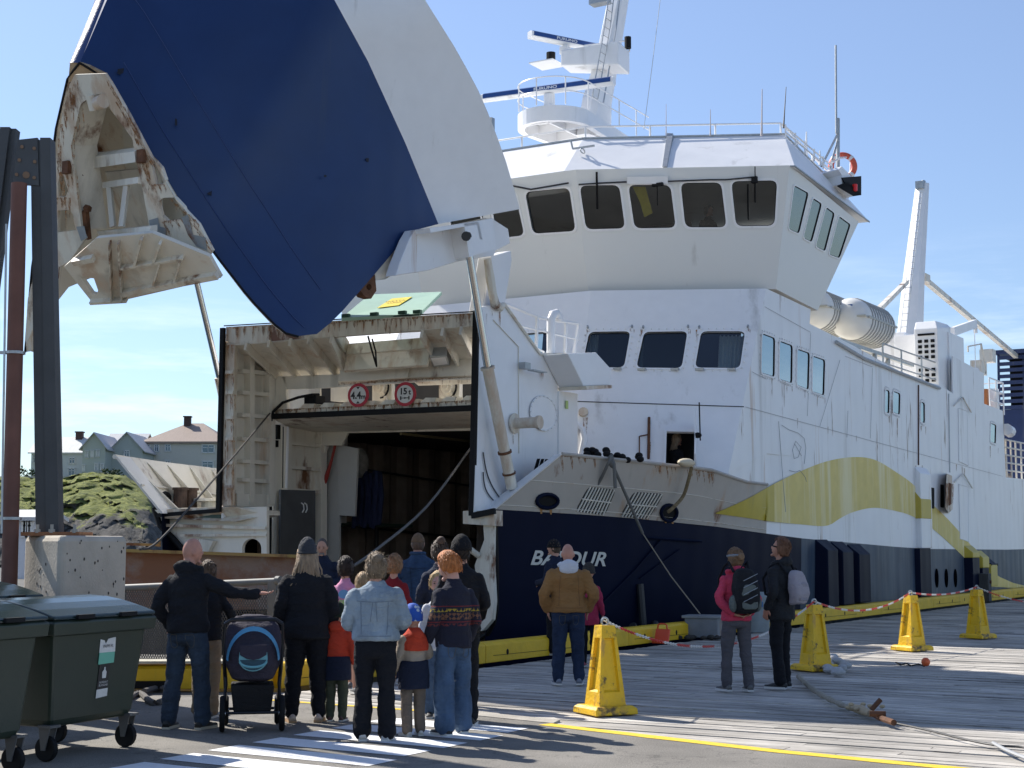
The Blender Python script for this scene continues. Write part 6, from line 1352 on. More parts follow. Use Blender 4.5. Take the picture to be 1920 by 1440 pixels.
# ---- quay-side bits ----
def bits():
    w=mat('dark_timber',(.07,.07,.068),.85,var=.3,vscale=4,stretch=(6,6,1),bump=.5)
    for (x,yt,yb,lb_) in ((1608,1093,1147,'squat dark timber fender post between kerb and hull, left one'),(1848,1076,1122,'squat dark timber fender post between kerb and hull, right one')):
        g=G(x,yb+6); t=thing('fender_post',lb_,'post',g,-A,'dark timber fender posts'); h=(yb+6-yt)/FP*g.y
        m=MB(); m.box((0,0,h/2),(.3,.34,h)); m.obj('timber',w,t,bevel=.02); m=MB(); m.tube([(.15,-.02,h*.7),(.2,-.02,h*.7)],.05,8); m.obj('bolt_head',RUS,t)
    g=G(1316,1197); t=thing('cable_box','grey weathered steel box on the kerb where a mooring line ends','box',g,-.35)
    m=MB(); m.box((0,.2,.19),(.62,.5,.36)); m.obj('box_body',mat('box_grey',(.20,.21,.22),.7,var=.25,rust=.15,bump=.3),t,bevel=.015); m=MB(); m.box((0,.2,.39),(.72,.56,.05)); m.obj('lid',mat('box_lid',(.24,.25,.26),.7,var=.2),t,bevel=.01)
    m=MB(); rr=random.Random(5)
    for k in range(16): m.ell((rr.uniform(-.45,.5),rr.uniform(-.35,-.1),.03),(rr.uniform(.04,.09),.05,rr.uniform(.02,.05)),7,5)
    o=m.obj('rubble',mat('rubble_dark',(.04,.035,.03),.9),None); o.location=g; o['kind']='stuff'; tag(o,'dark rubble and weed lying in front of the grey box','rubble')
    g=G(1415,1186); t=thing('water_tank','pale weathered plastic tank behind the pink jacket woman','tank',g,-.2)
    m=MB(); m.tube([(0,.25,0),(0,.25,.7),(0,.25,.78)],[.28,.3,.22],18); m.obj('tank_shell',mat('tank_grey',(.22,.25,.26),.5,var=.2),t,True); m=MB(); m.box((.02,-.02,.55),(.3,.06,.1)); m.obj('blue_strap',mat('strap_blue',(.05,.15,.35),.5),t)
    g=G(1240,1206); t=thing('orange_chock','bright orange plastic wheel chock leaning on the kerb','wheel chock',g,-.5)
    om=mat('orange_plastic',(.75,.08,.02),.45); m=MB(); m.slab([(-.13,-.03,0),(.13,-.03,0),(.13,.06,.24),(-.13,.06,.24)],(0,.06,0)); m.slab([(-.13,-.12,0),(.13,-.12,0),(.13,-.12,.05),(-.13,-.12,.05)],(0,.1,0)); m.obj('chock_body',om,t,bevel=.008)
    m=MB(); m.tube([(-.10,.08,.24),(-.09,.08,.31),(-.05,.08,.33),(.03,.08,.33),(.07,.08,.31),(.08,.08,.24)],.015,6); m.obj('handle',om,t,True)
    g=G(1736,1250); t=thing('float_ball','small orange float ball lying on the sunlit deck','float',g+Vector((0,0,.065)))
    m=MB(); m.ell((0,0,0),(.062,.062,.062),16,10); m.obj('ball',mat('float_orange',(.72,.12,.03),.4),t,True)
    m=MB(); P=[G(x,y,.008)-g-Vector((0,0,.065)) for x,y in ((1733,1249),(1722,1246),(1708,1248),(1700,1244),(1690,1246),(1680,1242))]; m.tube(smoothpts(P,4),.012,5); m.obj('lanyard',BLK,t)
    # rope end heaped beside cone 2 and running over the deck
    RP=mat('rope_pale',(.42,.38,.30),.9,bump=1,bscale=120,var=.25,vscale=20)
    P=[G(x,y,.04) for x,y in ((1497,1268),(1505,1275),(1525,1293),(1550,1308),(1580,1322),(1600,1328))]
    t=thing('mooring_rope','thick pale mooring rope lying across the deck, spliced to a thin wire','rope',P[0]); S0=smoothpts([p-P[0] for p in P],6)
    m=MB(); m.tube(S0,[.030+.006*math.sin(i*1.7) for i in range(len(S0))],10); m.obj('rope',RP,t,True)
    P2=[G(x,y,.05)-P[0] for x,y in ((1596,1326),(1615,1331),(1632,1338))]; m=MB(); m.tube(P2,[.035,.05,.035],10); 
    rr=random.Random(8)
    for k in range(12): q=P2[1]+Vector((rr.uniform(-.15,.2),rr.uniform(-.08,.08),rr.uniform(0,.06))); m.ell(q,(.03,.02,.02),7,5)
    m.obj('frayed_splice',mat('rope_tan',(.50,.40,.26),.9,bump=.8,bscale=60),t,True)
    m=MB(); q=[G(x,y,.05)-P[0] for x,y in ((1630,1335),(1650,1346),(1676,1355))]; m.tube(q,.03,8); m.tube([q[0]+Vector((.02,0,.02)),q[0]+Vector((.12,.02,.12))],.025,6); m.tube([q[1]+Vector((-.1,0,.04)),q[1]+Vector((.05,-.03,.04))],.03,6); m.obj('rusty_shackle',RUS,t,True)
    P3=[G(x,y,.02)-P[0] for x,y in ((1674,1355),(1740,1369),(1800,1384),(1865,1397),(1925,1402),(1990,1420))]; m=MB(); m.tube(smoothpts(P3,4),.011,6); m.obj('wire',DK,t,True)
    P4=[G(x,y,.03)-P[0] for x,y in ((1862,1393),(1890,1408),(1925,1422),(1980,1440))]; m=MB(); m.tube(smoothpts(P4,4),.016,6); m.obj('wire_tail',mat('wire_pale',(.35,.36,.37),.6),t,True)
    P=[G(x,y,.03) for x,y in ((1552,1243),(1562,1238),(1575,1244),(1583,1254),(1572,1262),(1558,1256),(1550,1250))]; t=thing('rope_heap','fluffy white rope heap behind the second barrier post','rope',P[0]); m=MB()
    rr=random.Random(4)
    for k in range(26): q=P[k%7]-P[0]+Vector((rr.uniform(-.05,.05),rr.uniform(-.12,.12),rr.uniform(0,.05))); m.ell(q,(rr.uniform(.05,.09),rr.uniform(.05,.09),.045),8,6)
    m.obj('rope_strands',mat('rope_white',(.5,.5,.5),.95,bump=1,bscale=90),t,True)
    # lines along kerb far right
    P=[G(x,y,.04) for x,y in ((1850,1122),(1870,1112),(1895,1118),(1925,1113),(1960,1116))]; t=thing('heaving_line','pale rope coil strewn along the far kerb at the right edge','rope',P[0]); m=MB(); m.tube(smoothpts([p-P[0] for p in P],5),.05,6); m.tube(smoothpts([p-P[0]+Vector((.3,.8,0)) for p in P],5),.05,6); m.obj('rope',RP,t,True)
    # mooring lines from the bow
    RG=mat('rope_grey',(.17,.165,.15),.9,bump=1,bscale=100)
    a=wpos(PV(1143,856,4.95)); knot=wpos(PV(1148,870,5.05)); mid=wpos(PV(1205,1000,5.2)); end=G(1310,1142,.42)
    end=Vector((end.x,end.y,.42)); e2=G(1316,1197)+Vector((.0,.2,.43))
    t=thing('mooring_line','grey mooring line running from the bow bulwark down to the grey box on the quay','mooring line',a)
    m=MB(); m.tube([q-a for q in (a,knot,mid)],.03,8); m.tube([q-a for q in (a+Vector((.03,.02,.02)),knot+Vector((.03,-.04,0)),knot+Vector((.05,-.06,-.45)))],.035,8); m.ell(knot-a,(.06,.06,.08),8,6); m.obj('doubled_line',RG,t,True)
    m=MB(); m.tube([mid-a,(mid.lerp(e2,.5)-a)-Vector((0,0,.06)),e2-a],.012,6); m.obj('thin_line',mat('line_tan',(.28,.24,.18),.9),t,True)
    pts=[wpos(PV(x,y,v)) for x,y,v in ((1022,937,4.15),(1050,943,4.3),(1085,938,4.45),(1118,912,4.7),(1140,870,5.0),(1146,857,5.0))]
    t=thing('slack_line','grey slack rope hanging from the fairlead up to the bulwark top','rope',pts[0]); MB().tube(smoothpts([q-pts[0] for q in pts],6),.03,8).obj('rope',RG,t,True)
    pts=[wpos(PV(x,y,v)) for x,y,v in ((1297,875,5.82),(1291,900,5.75),(1281,930,5.6),(1262,952,5.5),(1252,960,5.4))]
    t=thing('slack_line','tan braided rope hanging from the chafe pad to the aft fairlead','rope',pts[0]); MB().tube(smoothpts([q-pts[0] for q in pts],6),.035,8).obj('rope',mat('rope_brown',(.20,.15,.08),.9,bump=1,bscale=60,var=.5,vscale=25),t,True)
    # ropes crossing the opening
    pts=[wpos(PS(506,775,1.2)),Y(400,900,25.0),Y(300,1012,21.5),Y(262,1030,20.5)]
    t=thing('guide_rope','thin dark rope slanting from the bow door frame down to the left','rope',pts[0]); MB().tube(smoothpts([q-pts[0] for q in pts],5),.017,6).obj('rope',mat('rope_dark',(.06,.055,.05),.9),t,True)
    pts=[wpos(PS(884,838,1.3)),Y(800,950,26),Y(700,1035,23.5),Y(640,1075,22.5)]
    t=thing('guide_rope','thin grey rope slanting across the open bow behind the crowd','rope',pts[0]); MB().tube(smoothpts([q-pts[0] for q in pts],5),.022,6).obj('rope',mat('rope_mid',(.13,.12,.11),.9),t,True)
    P=[G(x,y,.03) for x,y in ((238,1312),(262,1300),(290,1318),(330,1300),(300,1290),(270,1296))]; t=thing('old_hawser','frayed grey rope lying on the dirty apron beside the bins','rope',P[0]); MB().tube(smoothpts([p-P[0] for p in P],6),.035,8).obj('rope',mat('rope_old',(.16,.15,.14),.95,bump=1,bscale=70),t,True)
bits()
# ================= far shore =================
def shore():
    rows=[]; nx2,ny2=230,80
    for j in range(ny2):
        row=[]
        for i in range(nx2):
            x=-75+62*i/(nx2-1); d_=140+40*j/(ny2-1); jj=j*45/79; X=x*d_/165
            px=960+X/d_*FP
            top=lerp(px,[(-300,8.5),(40,8.8),(110,8.6),(150,9.3),(235,9.0),(280,7.5),(300,5.0),(330,1.5),(400,-2)])
            nz3=noise.fractal(Vector((X*1.6,d_*1.1,9)),.8,2.2,4); f=max(0,min(1,(jj-1.0)/27)); f=f**.62
            nz1=noise.fractal(Vector((X*.12,d_*.12,1)),.9,2.1,5); nz2=noise.fractal(Vector((X*.5,d_*.35,4)),.8,2.2,5)
            z=-2+(top+2)*f+ (nz1*.9+nz2*.8*(1.2-f)+nz3*.35)*math.sin(math.pi*min(1,f*.85+.1))
            if jj>28: z=top+.4*nz1+.15*nz3+ (jj-28)*.03
            row.append(Vector((X,d_+(nz2*2.2+nz3*.6)*(1 if jj<28 else 0),z)))
        rows.append(row)
    m=bpy.data.materials.new('cliff_grass'); m.use_nodes=True; t=m.node_tree; b=t.nodes['Principled BSDF']; L=t.links.new
    tc=N(t,'ShaderNodeTexCoord'); n1=N(t,'ShaderNodeTexNoise',ins={2:1.1,3:10,4:.78}); n2=N(t,'ShaderNodeTexNoise',ins={2:.35,3:7,4:.65}); g=N(t,'ShaderNodeNewGeometry'); s=N(t,'ShaderNodeSeparateXYZ'); s2=N(t,'ShaderNodeSeparateXYZ')
    L(tc.outputs['Object'],n1.inputs[0]);L(tc.outputs['Object'],n2.inputs[0]);L(g.outputs['Normal'],s.inputs[0]);L(tc.outputs['Object'],s2.inputs[0])
    r1=N(t,'ShaderNodeValToRGB'); e=r1.color_ramp.elements; e[0].position=.35;e[0].color=(.06,.08,.015,1);e[1].position=.66;e[1].color=(.42,.42,.10,1); q=e.new(.5);q.color=(.22,.25,.05,1); L(n1.outputs[0],r1.inputs[0])
    r2=N(t,'ShaderNodeValToRGB'); e=r2.color_ramp.elements; e[0].position=.35;e[0].color=(.035,.034,.033,1);e[1].position=.7;e[1].color=(.24,.225,.20,1); L(n1.outputs[0],r2.inputs[0])
    ma=N(t,'ShaderNodeMath',operation='MULTIPLY_ADD'); ma.inputs[1].default_value=.10; ma.inputs[2].default_value=-.48; L(s2.outputs[2],ma.inputs[0])
    a1=N(t,'ShaderNodeMath',operation='ADD'); L(ma.outputs[0],a1.inputs[0]); L(n2.outputs[0],a1.inputs[1]); a2=N(t,'ShaderNodeMath',operation='MULTIPLY_ADD'); a2.inputs[1].default_value=.30; L(s.outputs[2],a2.inputs[0]); L(a1.outputs[0],a2.inputs[2])
    mr=N(t,'ShaderNodeMapRange',ins={1:.68,2:.76,3:0,4:1}); L(a2.outputs[0],mr.inputs[0]); mx=N(t,'ShaderNodeMixRGB'); L(mr.outputs[0],mx.inputs[0]); L(r2.outputs[0],mx.inputs[1]); L(r1.outputs[0],mx.inputs[2]); L(mx.outputs[0],b.inputs['Base Color']); b.inputs['Roughness'].default_value=.95
    bp=N(t,'ShaderNodeBump',ins={'Strength':1,'Distance':.8}); L(n1.outputs[0],bp.inputs['Height']); L(bp.outputs[0],b.inputs['Normal'])
    o=MB().grid(rows).obj('hill',m,None,True); struct(o)
    struct(MB().slab([(-260,176,8.9),(-30,176,8.9),(-10,400,9.5),(-260,400,9.5)],(0,0,-6)).obj('terrain',mat('far_grass',(.08,.11,.03),.95,var=.3,vscale=.2)))
    # bushes on the hill top
    rr=random.Random(2)
    for k,(px,py,w) in enumerate(((50,895,2.6),(64,905,2.0),(205,893,2.2))):
        c=Y(px,py,172); m=MB()
        for q in range(260):
            a=rr.uniform(0,6.28); e_=rr.uniform(-.3,1.2); rad=w*rr.uniform(.55,1)*.6; p=Vector((rad*1.3*math.cos(a)*math.cos(e_),rad*math.sin(a)*math.cos(e_),rad*.7*math.sin(e_))); s_=rr.uniform(.12,.28)
            v1=Vector((rr.uniform(-1,1),rr.uniform(-1,1),rr.uniform(-1,1)))*s_; v2=Vector((rr.uniform(-1,1),rr.uniform(-1,1),rr.uniform(-1,1)))*s_; m.poly([p,p+v1,p+v1+v2,p+v2])
        t=thing('shrub',('dark rounded shrub at the far left end of the hill top','lower dark shrub beside the first one on the hill','small shrub in front of the green house')[k],'shrub',c); m.obj('foliage',mat('leaf_dark',(.035,.06,.018),.8,var=.4,vscale=3),t)
        MB().tube([(0,0,-1.2),(0,0,.3)],.08,6).obj('stem',mat('bark',(.08,.06,.04),.9),t)
    # houses
    def house(px0,px1,pye,pyb,dist,label,wallc,roofc,kind,wins,depth=9,ridge=0,trim=(.7,.7,.68),chim=None,z0=8.0):
        a,b_=Y(px0,pyb,dist),Y(px1,pyb,dist); ze=Y(px0,pye,dist).z; w=b_.x-a.x; t=thing('house',label,'house',Vector((a.x,dist,z0)),0)
        wm_=mat('wall_'+label[:9],wallc,.8,var=.05,bump=.3,bscale=3,stretch=(1,1,8)); rm=mat('roof_'+label[:9],roofc,.55,var=.12,vscale=1,bump=.3,bscale=6,stretch=(6,1,1)); tm=mat('trim_white',(.68,.68,.66),.6); he=ze-z0
        m=MB(); m.box((w/2,depth/2,he/2),(w,depth,he)); 
        ov=.35
        if kind=='gable': # gable end faces camera
            m.slab([(0,0,he),(w,0,he),(w/2,0,he+ridge)],(0,depth,0))
        wl=m.obj('wall',wm_,t); m=MB()
        if kind=='gable':
            for sg in (0,1):
                x0=-ov if sg==0 else w+ov; zz=he-ov*ridge/(w/2); m.slab([(x0,-ov,zz),(w/2,-ov,he+ridge),(w/2,depth+ov,he+ridge),(x0,depth+ov,zz)],(0,0,.14))
        elif kind=='side':
            for sg in (0,1):
                y0=-ov if sg==0 else depth+ov; m.slab([(-ov,y0,he-ov*.5),(w+ov,y0,he-ov*.5),(w+ov,depth/2,he+ridge),(-ov,depth/2,he+ridge)],(0,0,.14))
            m.slab([(0,0,he),(0,depth,he),(0,depth/2,he+ridge)],(.1,0,0)); m.slab([(w,0,he),(w,depth,he),(w,depth/2,he+ridge)],(-.1,0,0))
        else:
            B_=[(-ov,-ov,he),(w+ov,-ov,he),(w+ov,depth+ov,he),(-ov,depth+ov,he)]; Rg=[(w*.42,depth/2,he+ridge),(w*.62,depth/2,he+ridge)]; m.add(B_+Rg,[(0,1,5,4),(1,2,5),(2,3,4,5),(3,0,4),(3,2,1,0)]); m.slab([(-ov,-ov,he-.25),(w+ov,-ov,he-.25),(w+ov,depth+ov,he-.25),(-ov,depth+ov,he-.25)],(0,0,.24))
        rf_=m.obj('roof',rm,t)
        if chim: cx,ch_=chim; m=MB(); m.box((cx*w,depth*.45,he+ridge*.6+ch_/2),(.8,.8,ch_+ridge*.5)); m.box((cx*w,depth*.45,he+ridge*.85+ch_),(1,1,.15)); m.obj('chimney',mat('chimney_dark',(.06,.035,.03),.8),rf_)
        for (x0,x1,y0,y1) in wins:
            p,q=Y(x0,y1,dist),Y(x1,y0,dist); x0_,x1_,za,zb=p.x-a.x,q.x-a.x,p.z-z0,q.z-z0; fr_=.12; cz=(za+zb)/2
            m=MB(); 
            for r_ in (((x0_+x1_)/2,zb,x1_-x0_+.2,fr_),((x0_+x1_)/2,za,x1_-x0_+.2,fr_),(x0_,cz,fr_,zb-za),(x1_,cz,fr_,zb-za),((x0_+x1_)/2,cz,.07,zb-za),((x0_+x1_)/2,cz+(zb-za)*.15,x1_-x0_,.07)): m.box((r_[0],-.06,r_[1]),(r_[2],.12,r_[3]))
            wn_=m.obj('window',tm,t); MB().box(((x0_+x1_)/2,-.02,cz),(x1_-x0_,.05,zb-za)).obj('pane',mat('far_pane',(.10,.14,.18),.1,metal=.4),wn_)
        return t
    house(57,160,848,905,186,'grey blue clapboard house with a pale metal roof and dark chimney',(.55,.57,.56),(.62,.62,.58),'side',[(130,141,858,869),(128,141,878,892),(61,67,852,868)],depth=8,ridge=2.0,chim=(.72,1.0))
    house(153,196,838,905,181,'green grey gabled house with three small white windows',(.40,.43,.40),(.42,.41,.42),'gable',[(160,165,846,858),(171,175,845,858),(181,186,844,856),(150+5,159,872,884),(178,184,869,883),(189,194,870,884)],depth=9,ridge=1.6)
    house(206,266,843,905,184,'green grey house with a steep pale gable roof and one window',(.40,.43,.40),(.50,.50,.52),'gable',[(233,243,845,857)],depth=9,ridge=2.0)
    house(196,262,838,900,192,'long low house behind with a pale grey ridge roof',(.40,.43,.40),(.45,.45,.46),'side',[],depth=7,ridge=1.8)
    house(268,420,828,905,190,'large grey two storey house with a brown hipped roof',(.55,.52,.46),(.30,.22,.17),'hip',[(274,281,834,848),(290,298,833,847),(310,320,833,846),(379,402,834,849),(310,319,863,868),(379,400,865,879)],depth=11,ridge=2.7,chim=(.43,1.2))
    house(28,64,968,1032,60,'low white container cabin with blue window frames at the far shore',(.62,.64,.68),(.5,.5,.5),'side',[(44,50,975,1005),(53,60,975,1005)],depth=3,ridge=.15,z0=.4)
    MB().slab([(0,0,0),(80,0,0),(80,-.3,0),(0,-.3,0)],(0,0,.35)).obj('concrete_wall',mat('wall_pale',(.4,.39,.37),.9),None,loc=(-58,168,8.8)); o=bpy.data.objects['concrete_wall']; tag(o,'low pale boundary wall along the hill top in front of the houses','wall')
    o=MB().slab([(-9.5,24,-1.5),(-22,45,-1.5),(-34,90,-1.5),(-14,90,-1.5),(-9,45,-1.5)],(0,0,1.9)).obj('breakwater_ground',mat('quay_gravel',(.10,.095,.085),.95,var=.4,vscale=1,bump=.8,bscale=4)); struct(o)
shore()
# ================= people =================
def remesh(o,vox,sm=2,wr=0,wf=(9,9,13),seed=0):
    md=o.modifiers.new('r','REMESH'); md.mode='VOXEL'; md.voxel_size=vox; md.use_smooth_shade=True
    dg=bpy.context.evaluated_depsgraph_get(); me=bpy.data.meshes.new_from_object(o.evaluated_get(dg)); old=o.data; mats=[m for m in old.materials]
    o.modifiers.clear(); o.data=me; nm_=old.name; bpy.data.meshes.remove(old); me.name=nm_
    me.materials.clear(); 
    for m in mats: me.materials.append(m)
    bm=bmesh.new(); bm.from_mesh(me)
    for _ in range(sm): bmesh.ops.smooth_vert(bm,verts=bm.verts,factor=.5,use_axis_x=True,use_axis_y=True,use_axis_z=True)
    if wr:
        bm.normal_update(); s=Vector((seed*3.1,seed*1.7,seed))
        for v in bm.verts:
            p=Vector((v.co.x*wf[0],v.co.y*wf[1],v.co.z*wf[2]))+s
            n=noise.noise(p)+.5*abs(noise.noise(p*2.1))*-1+.25
            v.co+=v.normal*wr*n*1.6
    bm.to_mesh(me); bm.free(); me.polygons.foreach_set('use_smooth',[True]*len(me.polygons)); me.update(); return o
def ellring(c,rx,ry,n=18,tilt=0):
    return [Vector((c[0]+rx*math.cos(2*math.pi*k/n),c[1]+ry*math.sin(2*math.pi*k/n),c[2])) for k in range(n)]
def limb(m,pts,rs,n=12):
    P=smoothpts(pts,4); Rr=[]
    for i in range(len(P)):
        f=i/4; a=min(int(f),len(rs)-1); b=min(a+1,len(rs)-1); Rr.append(rs[a]+(rs[b]-rs[a])*(f-a))
    d0=(P[0]-P[1]).normalized(); d1=(P[-1]-P[-2]).normalized()
    P=[P[0]+d0*Rr[0]*.6]+P+[P[-1]+d1*Rr[-1]*.6]; Rr=[Rr[0]*.55]+Rr+[Rr[-1]*.55]
    m.tube(P,Rr,n)
def M_(c,**k): return c
SKIN=mat('skin',(.50,.27,.19),.55,var=.06,vscale=12,spec=.3); SKINT=mat('skin_tan',(.44,.22,.15),.5,var=.06,vscale=12,spec=.3)
def cloth(name,c,var=.12,rough=.85,bump=.5,bs=160,vs=5): 
    return mat(name,c,rough,var=var,vscale=vs,bump=bump,bscale=bs,spec=.25,fold=.55)
ARMS={'down':((.235,-.03,1.11),(.265,.03,.88),(0,.15,-1)),'pocket':((.262,-.07,1.12),(.215,.06,.93),(-.2,.3,-1)),'fwd':((.238,.01,1.12),(.13,.24,1.08),(-.6,.8,.1)),
 'back':((.262,-.07,1.12),(.12,-.16,.95),(-.9,-.05,-.25)),'point':((.36,.10,1.25),(.56,.22,1.235),(.95,.3,.02)),'push':((.27,.06,1.15),(.30,.30,1.02),(0,.9,-.3)),'up':((.24,.10,1.15),(.12,.22,1.36),(-.3,.3,.9)),'relax':((.238,-.02,1.11),(.24,.10,.90),(-.1,.3,-1)),'lean':((.28,.12,1.15),(.25,.36,1.0),(0,1,-.2))}
PN=[0]
from mathutils.bvhtree import BVHTree
def drape(o,lines,r,mt,name,sd=-1,off=.002):
    "lay thin seams on the back (sd -1) of a garment: lines of (x,z) points in the figure's own metres"
    me=o.data; bv=BVHTree.FromPolygons([v.co for v in me.vertices],[tuple(p.vertices) for p in me.polygons]); m=MB()
    for ln in lines:
        P=[]
        for x,z in resamp([Vector((x,0,z)) for x,z in ln],max(3,int(len(ln)*4))) if False else [(p.x,p.z) for p in resamp([Vector((x,0,z)) for x,z in ln],12)]:
            h=bv.ray_cast(Vector((x,sd*1.0,z)),Vector((0,-sd,0)))
            if h[0]: P.append(h[0]+Vector((0,sd*off,0)))
        if len(P)>2: m.tube(P,r,5)
    if m.v: m.obj(name,mt,o,2)
none=lambda *a: None
def person(px,foot,top,head,label,jacket,trous,shoe,hairs,arms=('down','down'),b=1.,hf=1.,yaw=0,pitch=0,hem=.86,legr=(.092,.066,.055),stance=.11,step=0,skin=None,group=None,d=None,H=None,z0=0,slv=1.0,lean=0,jname='jacket',tname='trousers',extra=None,top_rings=None,legs=True,sole=None,face=False,sleevecut=0,loc=None,hood=0,shorts=0,hipb=1.0):
    PN[0]+=1; sd=PN[0]
    if loc is None:
        if d is None: g=G(px,foot,z0)
        else: g=Y(px,1022,d); g.z=z0
    else: g=loc
    if H is None: H=Y(px,top,g.y).z-z0
    t=thing('person',label,'person',g,R(-head),group)
    k=H/(1.5+.245*hf); skin=skin or SKIN
    def Z(p): # canonical to figure
        p=Vector(p); ln=lean*(max(0,p.z-.9))
        return Vector((p.x*k,(p.y+ln)*k,p.z*k))
    MY=[1,-1]
    J=[]
    for s in MY:
        E_,W_,dr=ARMS[arms[0 if s>0 else 1]]; bb=1+(b-1)*.8
        J.append((Vector((s*.158*bb,-.005,1.365)),Vector((s*E_[0]*bb,E_[1],E_[2])),Vector((s*W_[0]*bb,W_[1],W_[2])),Vector((s*dr[0],dr[1],dr[2])).normalized()))
    Lg=[]
    for i,s in enumerate(MY):
        fy=step*(1 if s>0 else -1); Lg.append((Vector((s*.088*b**.5,0,.90)),Vector((s*(.088+stance)/2*1.05,fy*.5+.02,.49)),Vector((s*stance,fy,.085))))
    # head transform
    HM=Matrix.Translation(Vector((0,.01,1.50)))@Matrix.Rotation(R(-yaw),4,'Z')@Matrix.Rotation(R(pitch),4,'X')@Matrix.Translation(Vector((0,.015*hf,.125*hf)))@Matrix.Scale(hf,4)
    def HP(p): return Z(HM@Vector(p))
    def hd(q):
        x,y,z=.075*q.x,.094*q.y,.121*q.z
        if q.z<0: a=(-q.z)**1.4; x*=1-.26*a; y*=1-.12*a; 
        if q.z<0 and q.y>0: y+=.010*(-q.z)
        if q.y>.6: y*=.965
        return Vector((x,y,z))
    m=MB()
    rows=[]
    for i in range(15):
        th=math.pi*i/14; rows.append([HP(hd(Vector((math.sin(th)*math.cos(ph),math.sin(th)*math.sin(ph),math.cos(th))))) for ph in [2*math.pi*q/20 for q in range(20)]])
    m.loft(rows)
    hr=HM.to_3x3().normalized()
    for c,r_ in (((0,.092,-.012),(.013,.020,.024)),((.078,-.008,-.012),(.011,.022,.033)),((-.078,-.008,-.012),(.011,.022,.033)),((0,.083,-.052),(.026,.012,.010)),((0,.080,-.100),(.028,.018,.018)),((.03,.078,.022),(.022,.012,.007)),((-.03,.078,.022),(.022,.012,.007))):
        m.ell(HP(c),tuple(q*k*hf for q in r_),10,8,hr)
    m.tube([Z((0,-.015,1.40)),Z((0,-.008,1.47)),HP((0,-.02,-.07))],[.066*k*b**.5,.057*k*b**.5,.055*k*hf**.5],12)
    m.loft([[Z(p) for p in ellring((0,yo,z),rx*b*.86,ry*b*.86)] for z,rx,ry,yo in ((.84,.13,.10,0),(.95,.155,.11,0),(1.08,.14,.10,0),(1.3,.17,.11,0),(1.41,.14,.08,0),(1.45,.07,.06,0))])
    for S_,E_,W_,dr in J:
        limb(m,[Z(S_),Z(E_),Z(W_)],[.040*k*b,.030*k*b,.025*k])
        # hand
        s=1 if S_.x>0 else -1; side=dr.cross(Vector((s,0,0)) if abs(dr.x)<.8 else Vector((0,0,1))).normalized(); nn=dr.cross(side).normalized()
        rot=Matrix((side,nn,dr)).transposed(); hk=k*(1 if hf<1.1 else .92)
        w=Z(W_); m.ell(w+dr*.05*hk,(.040*hk,.018*hk,.055*hk),12,8,rot)
        for q,(o,l) in enumerate(((-.030,.058),(-.010,.070),(.011,.066),(.030,.052))):
            a=w+dr*.088*hk+side*o*hk; d2_=(dr+side*o*5).normalized(); bpt=a+d2_*l*.55*hk+nn*s*-.004*hk; c_=bpt+(d2_+nn*(.55+.15*q)*(-s)).normalized()*l*.45*hk; m.tube([a-d2_*.02*hk,a,bpt,c_],[.0095*hk,.0095*hk,.009*hk,.0075*hk],8)
        a=w+dr*.02*hk-side*.03*hk; m.tube([a,a+(dr*.7-side*.8).normalized()*.035*hk,a+(dr*1.0-side*.6).normalized()*.066*hk],[.012*hk,.011*hk,.009*hk],8)
    for h_,kn,an in Lg: limb(m,[Z(h_),Z(kn),Z(an)],[.060*k*b,.045*k,.034*k])
    body=remesh(m.obj('body',skin,t),.0095*max(.8,k),1)
    if face:
        for s in MY: 
            e=MB().ell(HP((s*.031,.0845,.005)),(.013*k*hf,.006*k*hf,.006*k*hf),8,6,hr).obj('eye',mat('eye_dark',(.03,.025,.02),.3),body,True)
        MB().ell(HP((0,.0945,-.056)),(.021*k*hf,.004*k*hf,.005*k*hf),8,6,hr).obj('mouth',mat('lip',(.30,.10,.08),.5),body,True)
        for s in MY: MB().ell(HP((s*.031,.090,.024)),(.017*k*hf,.004*k*hf,.003*k*hf),8,6,hr).obj('eyebrow',mat('brow',(.12,.07,.04),.8),body,True)
    # top
    m=MB(); RG=top_rings or [(hem,.188,.146,0),(hem+.03,.193,.150,0),((hem+1.1)/2,.184,.140,0),(1.10,.172,.126,0),(1.22,.183,.133,0),(1.32,.178,.128,-.005),(1.385,.160,.110,-.005),(1.42,.130,.094,-.005),(1.45,.092,.078,-.005),(1.475,.075,.070,0),(1.50,.068,.066,0.004)]
    m.loft([[Z(p) for p in ellring((0,yo,z),rx*b*(hipb if z<1.0 else 1),ry*b*(hipb if z<1.0 else 1))] for z,rx,ry,yo in RG])
    for S_,E_,W_,dr in J:
        W2_=E_.lerp(W_,1.0-sleevecut)
        if sleevecut>=1: W2_=S_.lerp(E_,.75); pts=[Z(S_),Z(S_.lerp(E_,.4)),Z(W2_)]; rs=[.070*k*b*slv,.062*k*b*slv,.058*k*b*slv]
        else: pts=[Z(S_),Z(S_.lerp(E_,.5)+Vector((0,0,0))),Z(E_),Z(E_.lerp(W2_,.55)),Z(W2_)]; rs=[.062*k*b*slv,.060*k*b*slv,.053*k*b*slv,.049*k*b*slv,.040*k*b*slv]
        limb(m,pts,rs,14)
    if hood:
        m.ell(Z((0,-.075,1.475)),(.125*k*hood,.065*k*hood,.075*k*hood),14,10); m.tube([Z((.115*math.cos(a),.085*math.sin(a)-.01,1.465-.02*math.sin(a))) for a in [q*math.pi/8 for q in range(17)]],.030*k*hood,8)
    jk=remesh(m.obj(jname,jacket,t),.012*max(.75,k),2,.013*k,(6,6,11),sd)
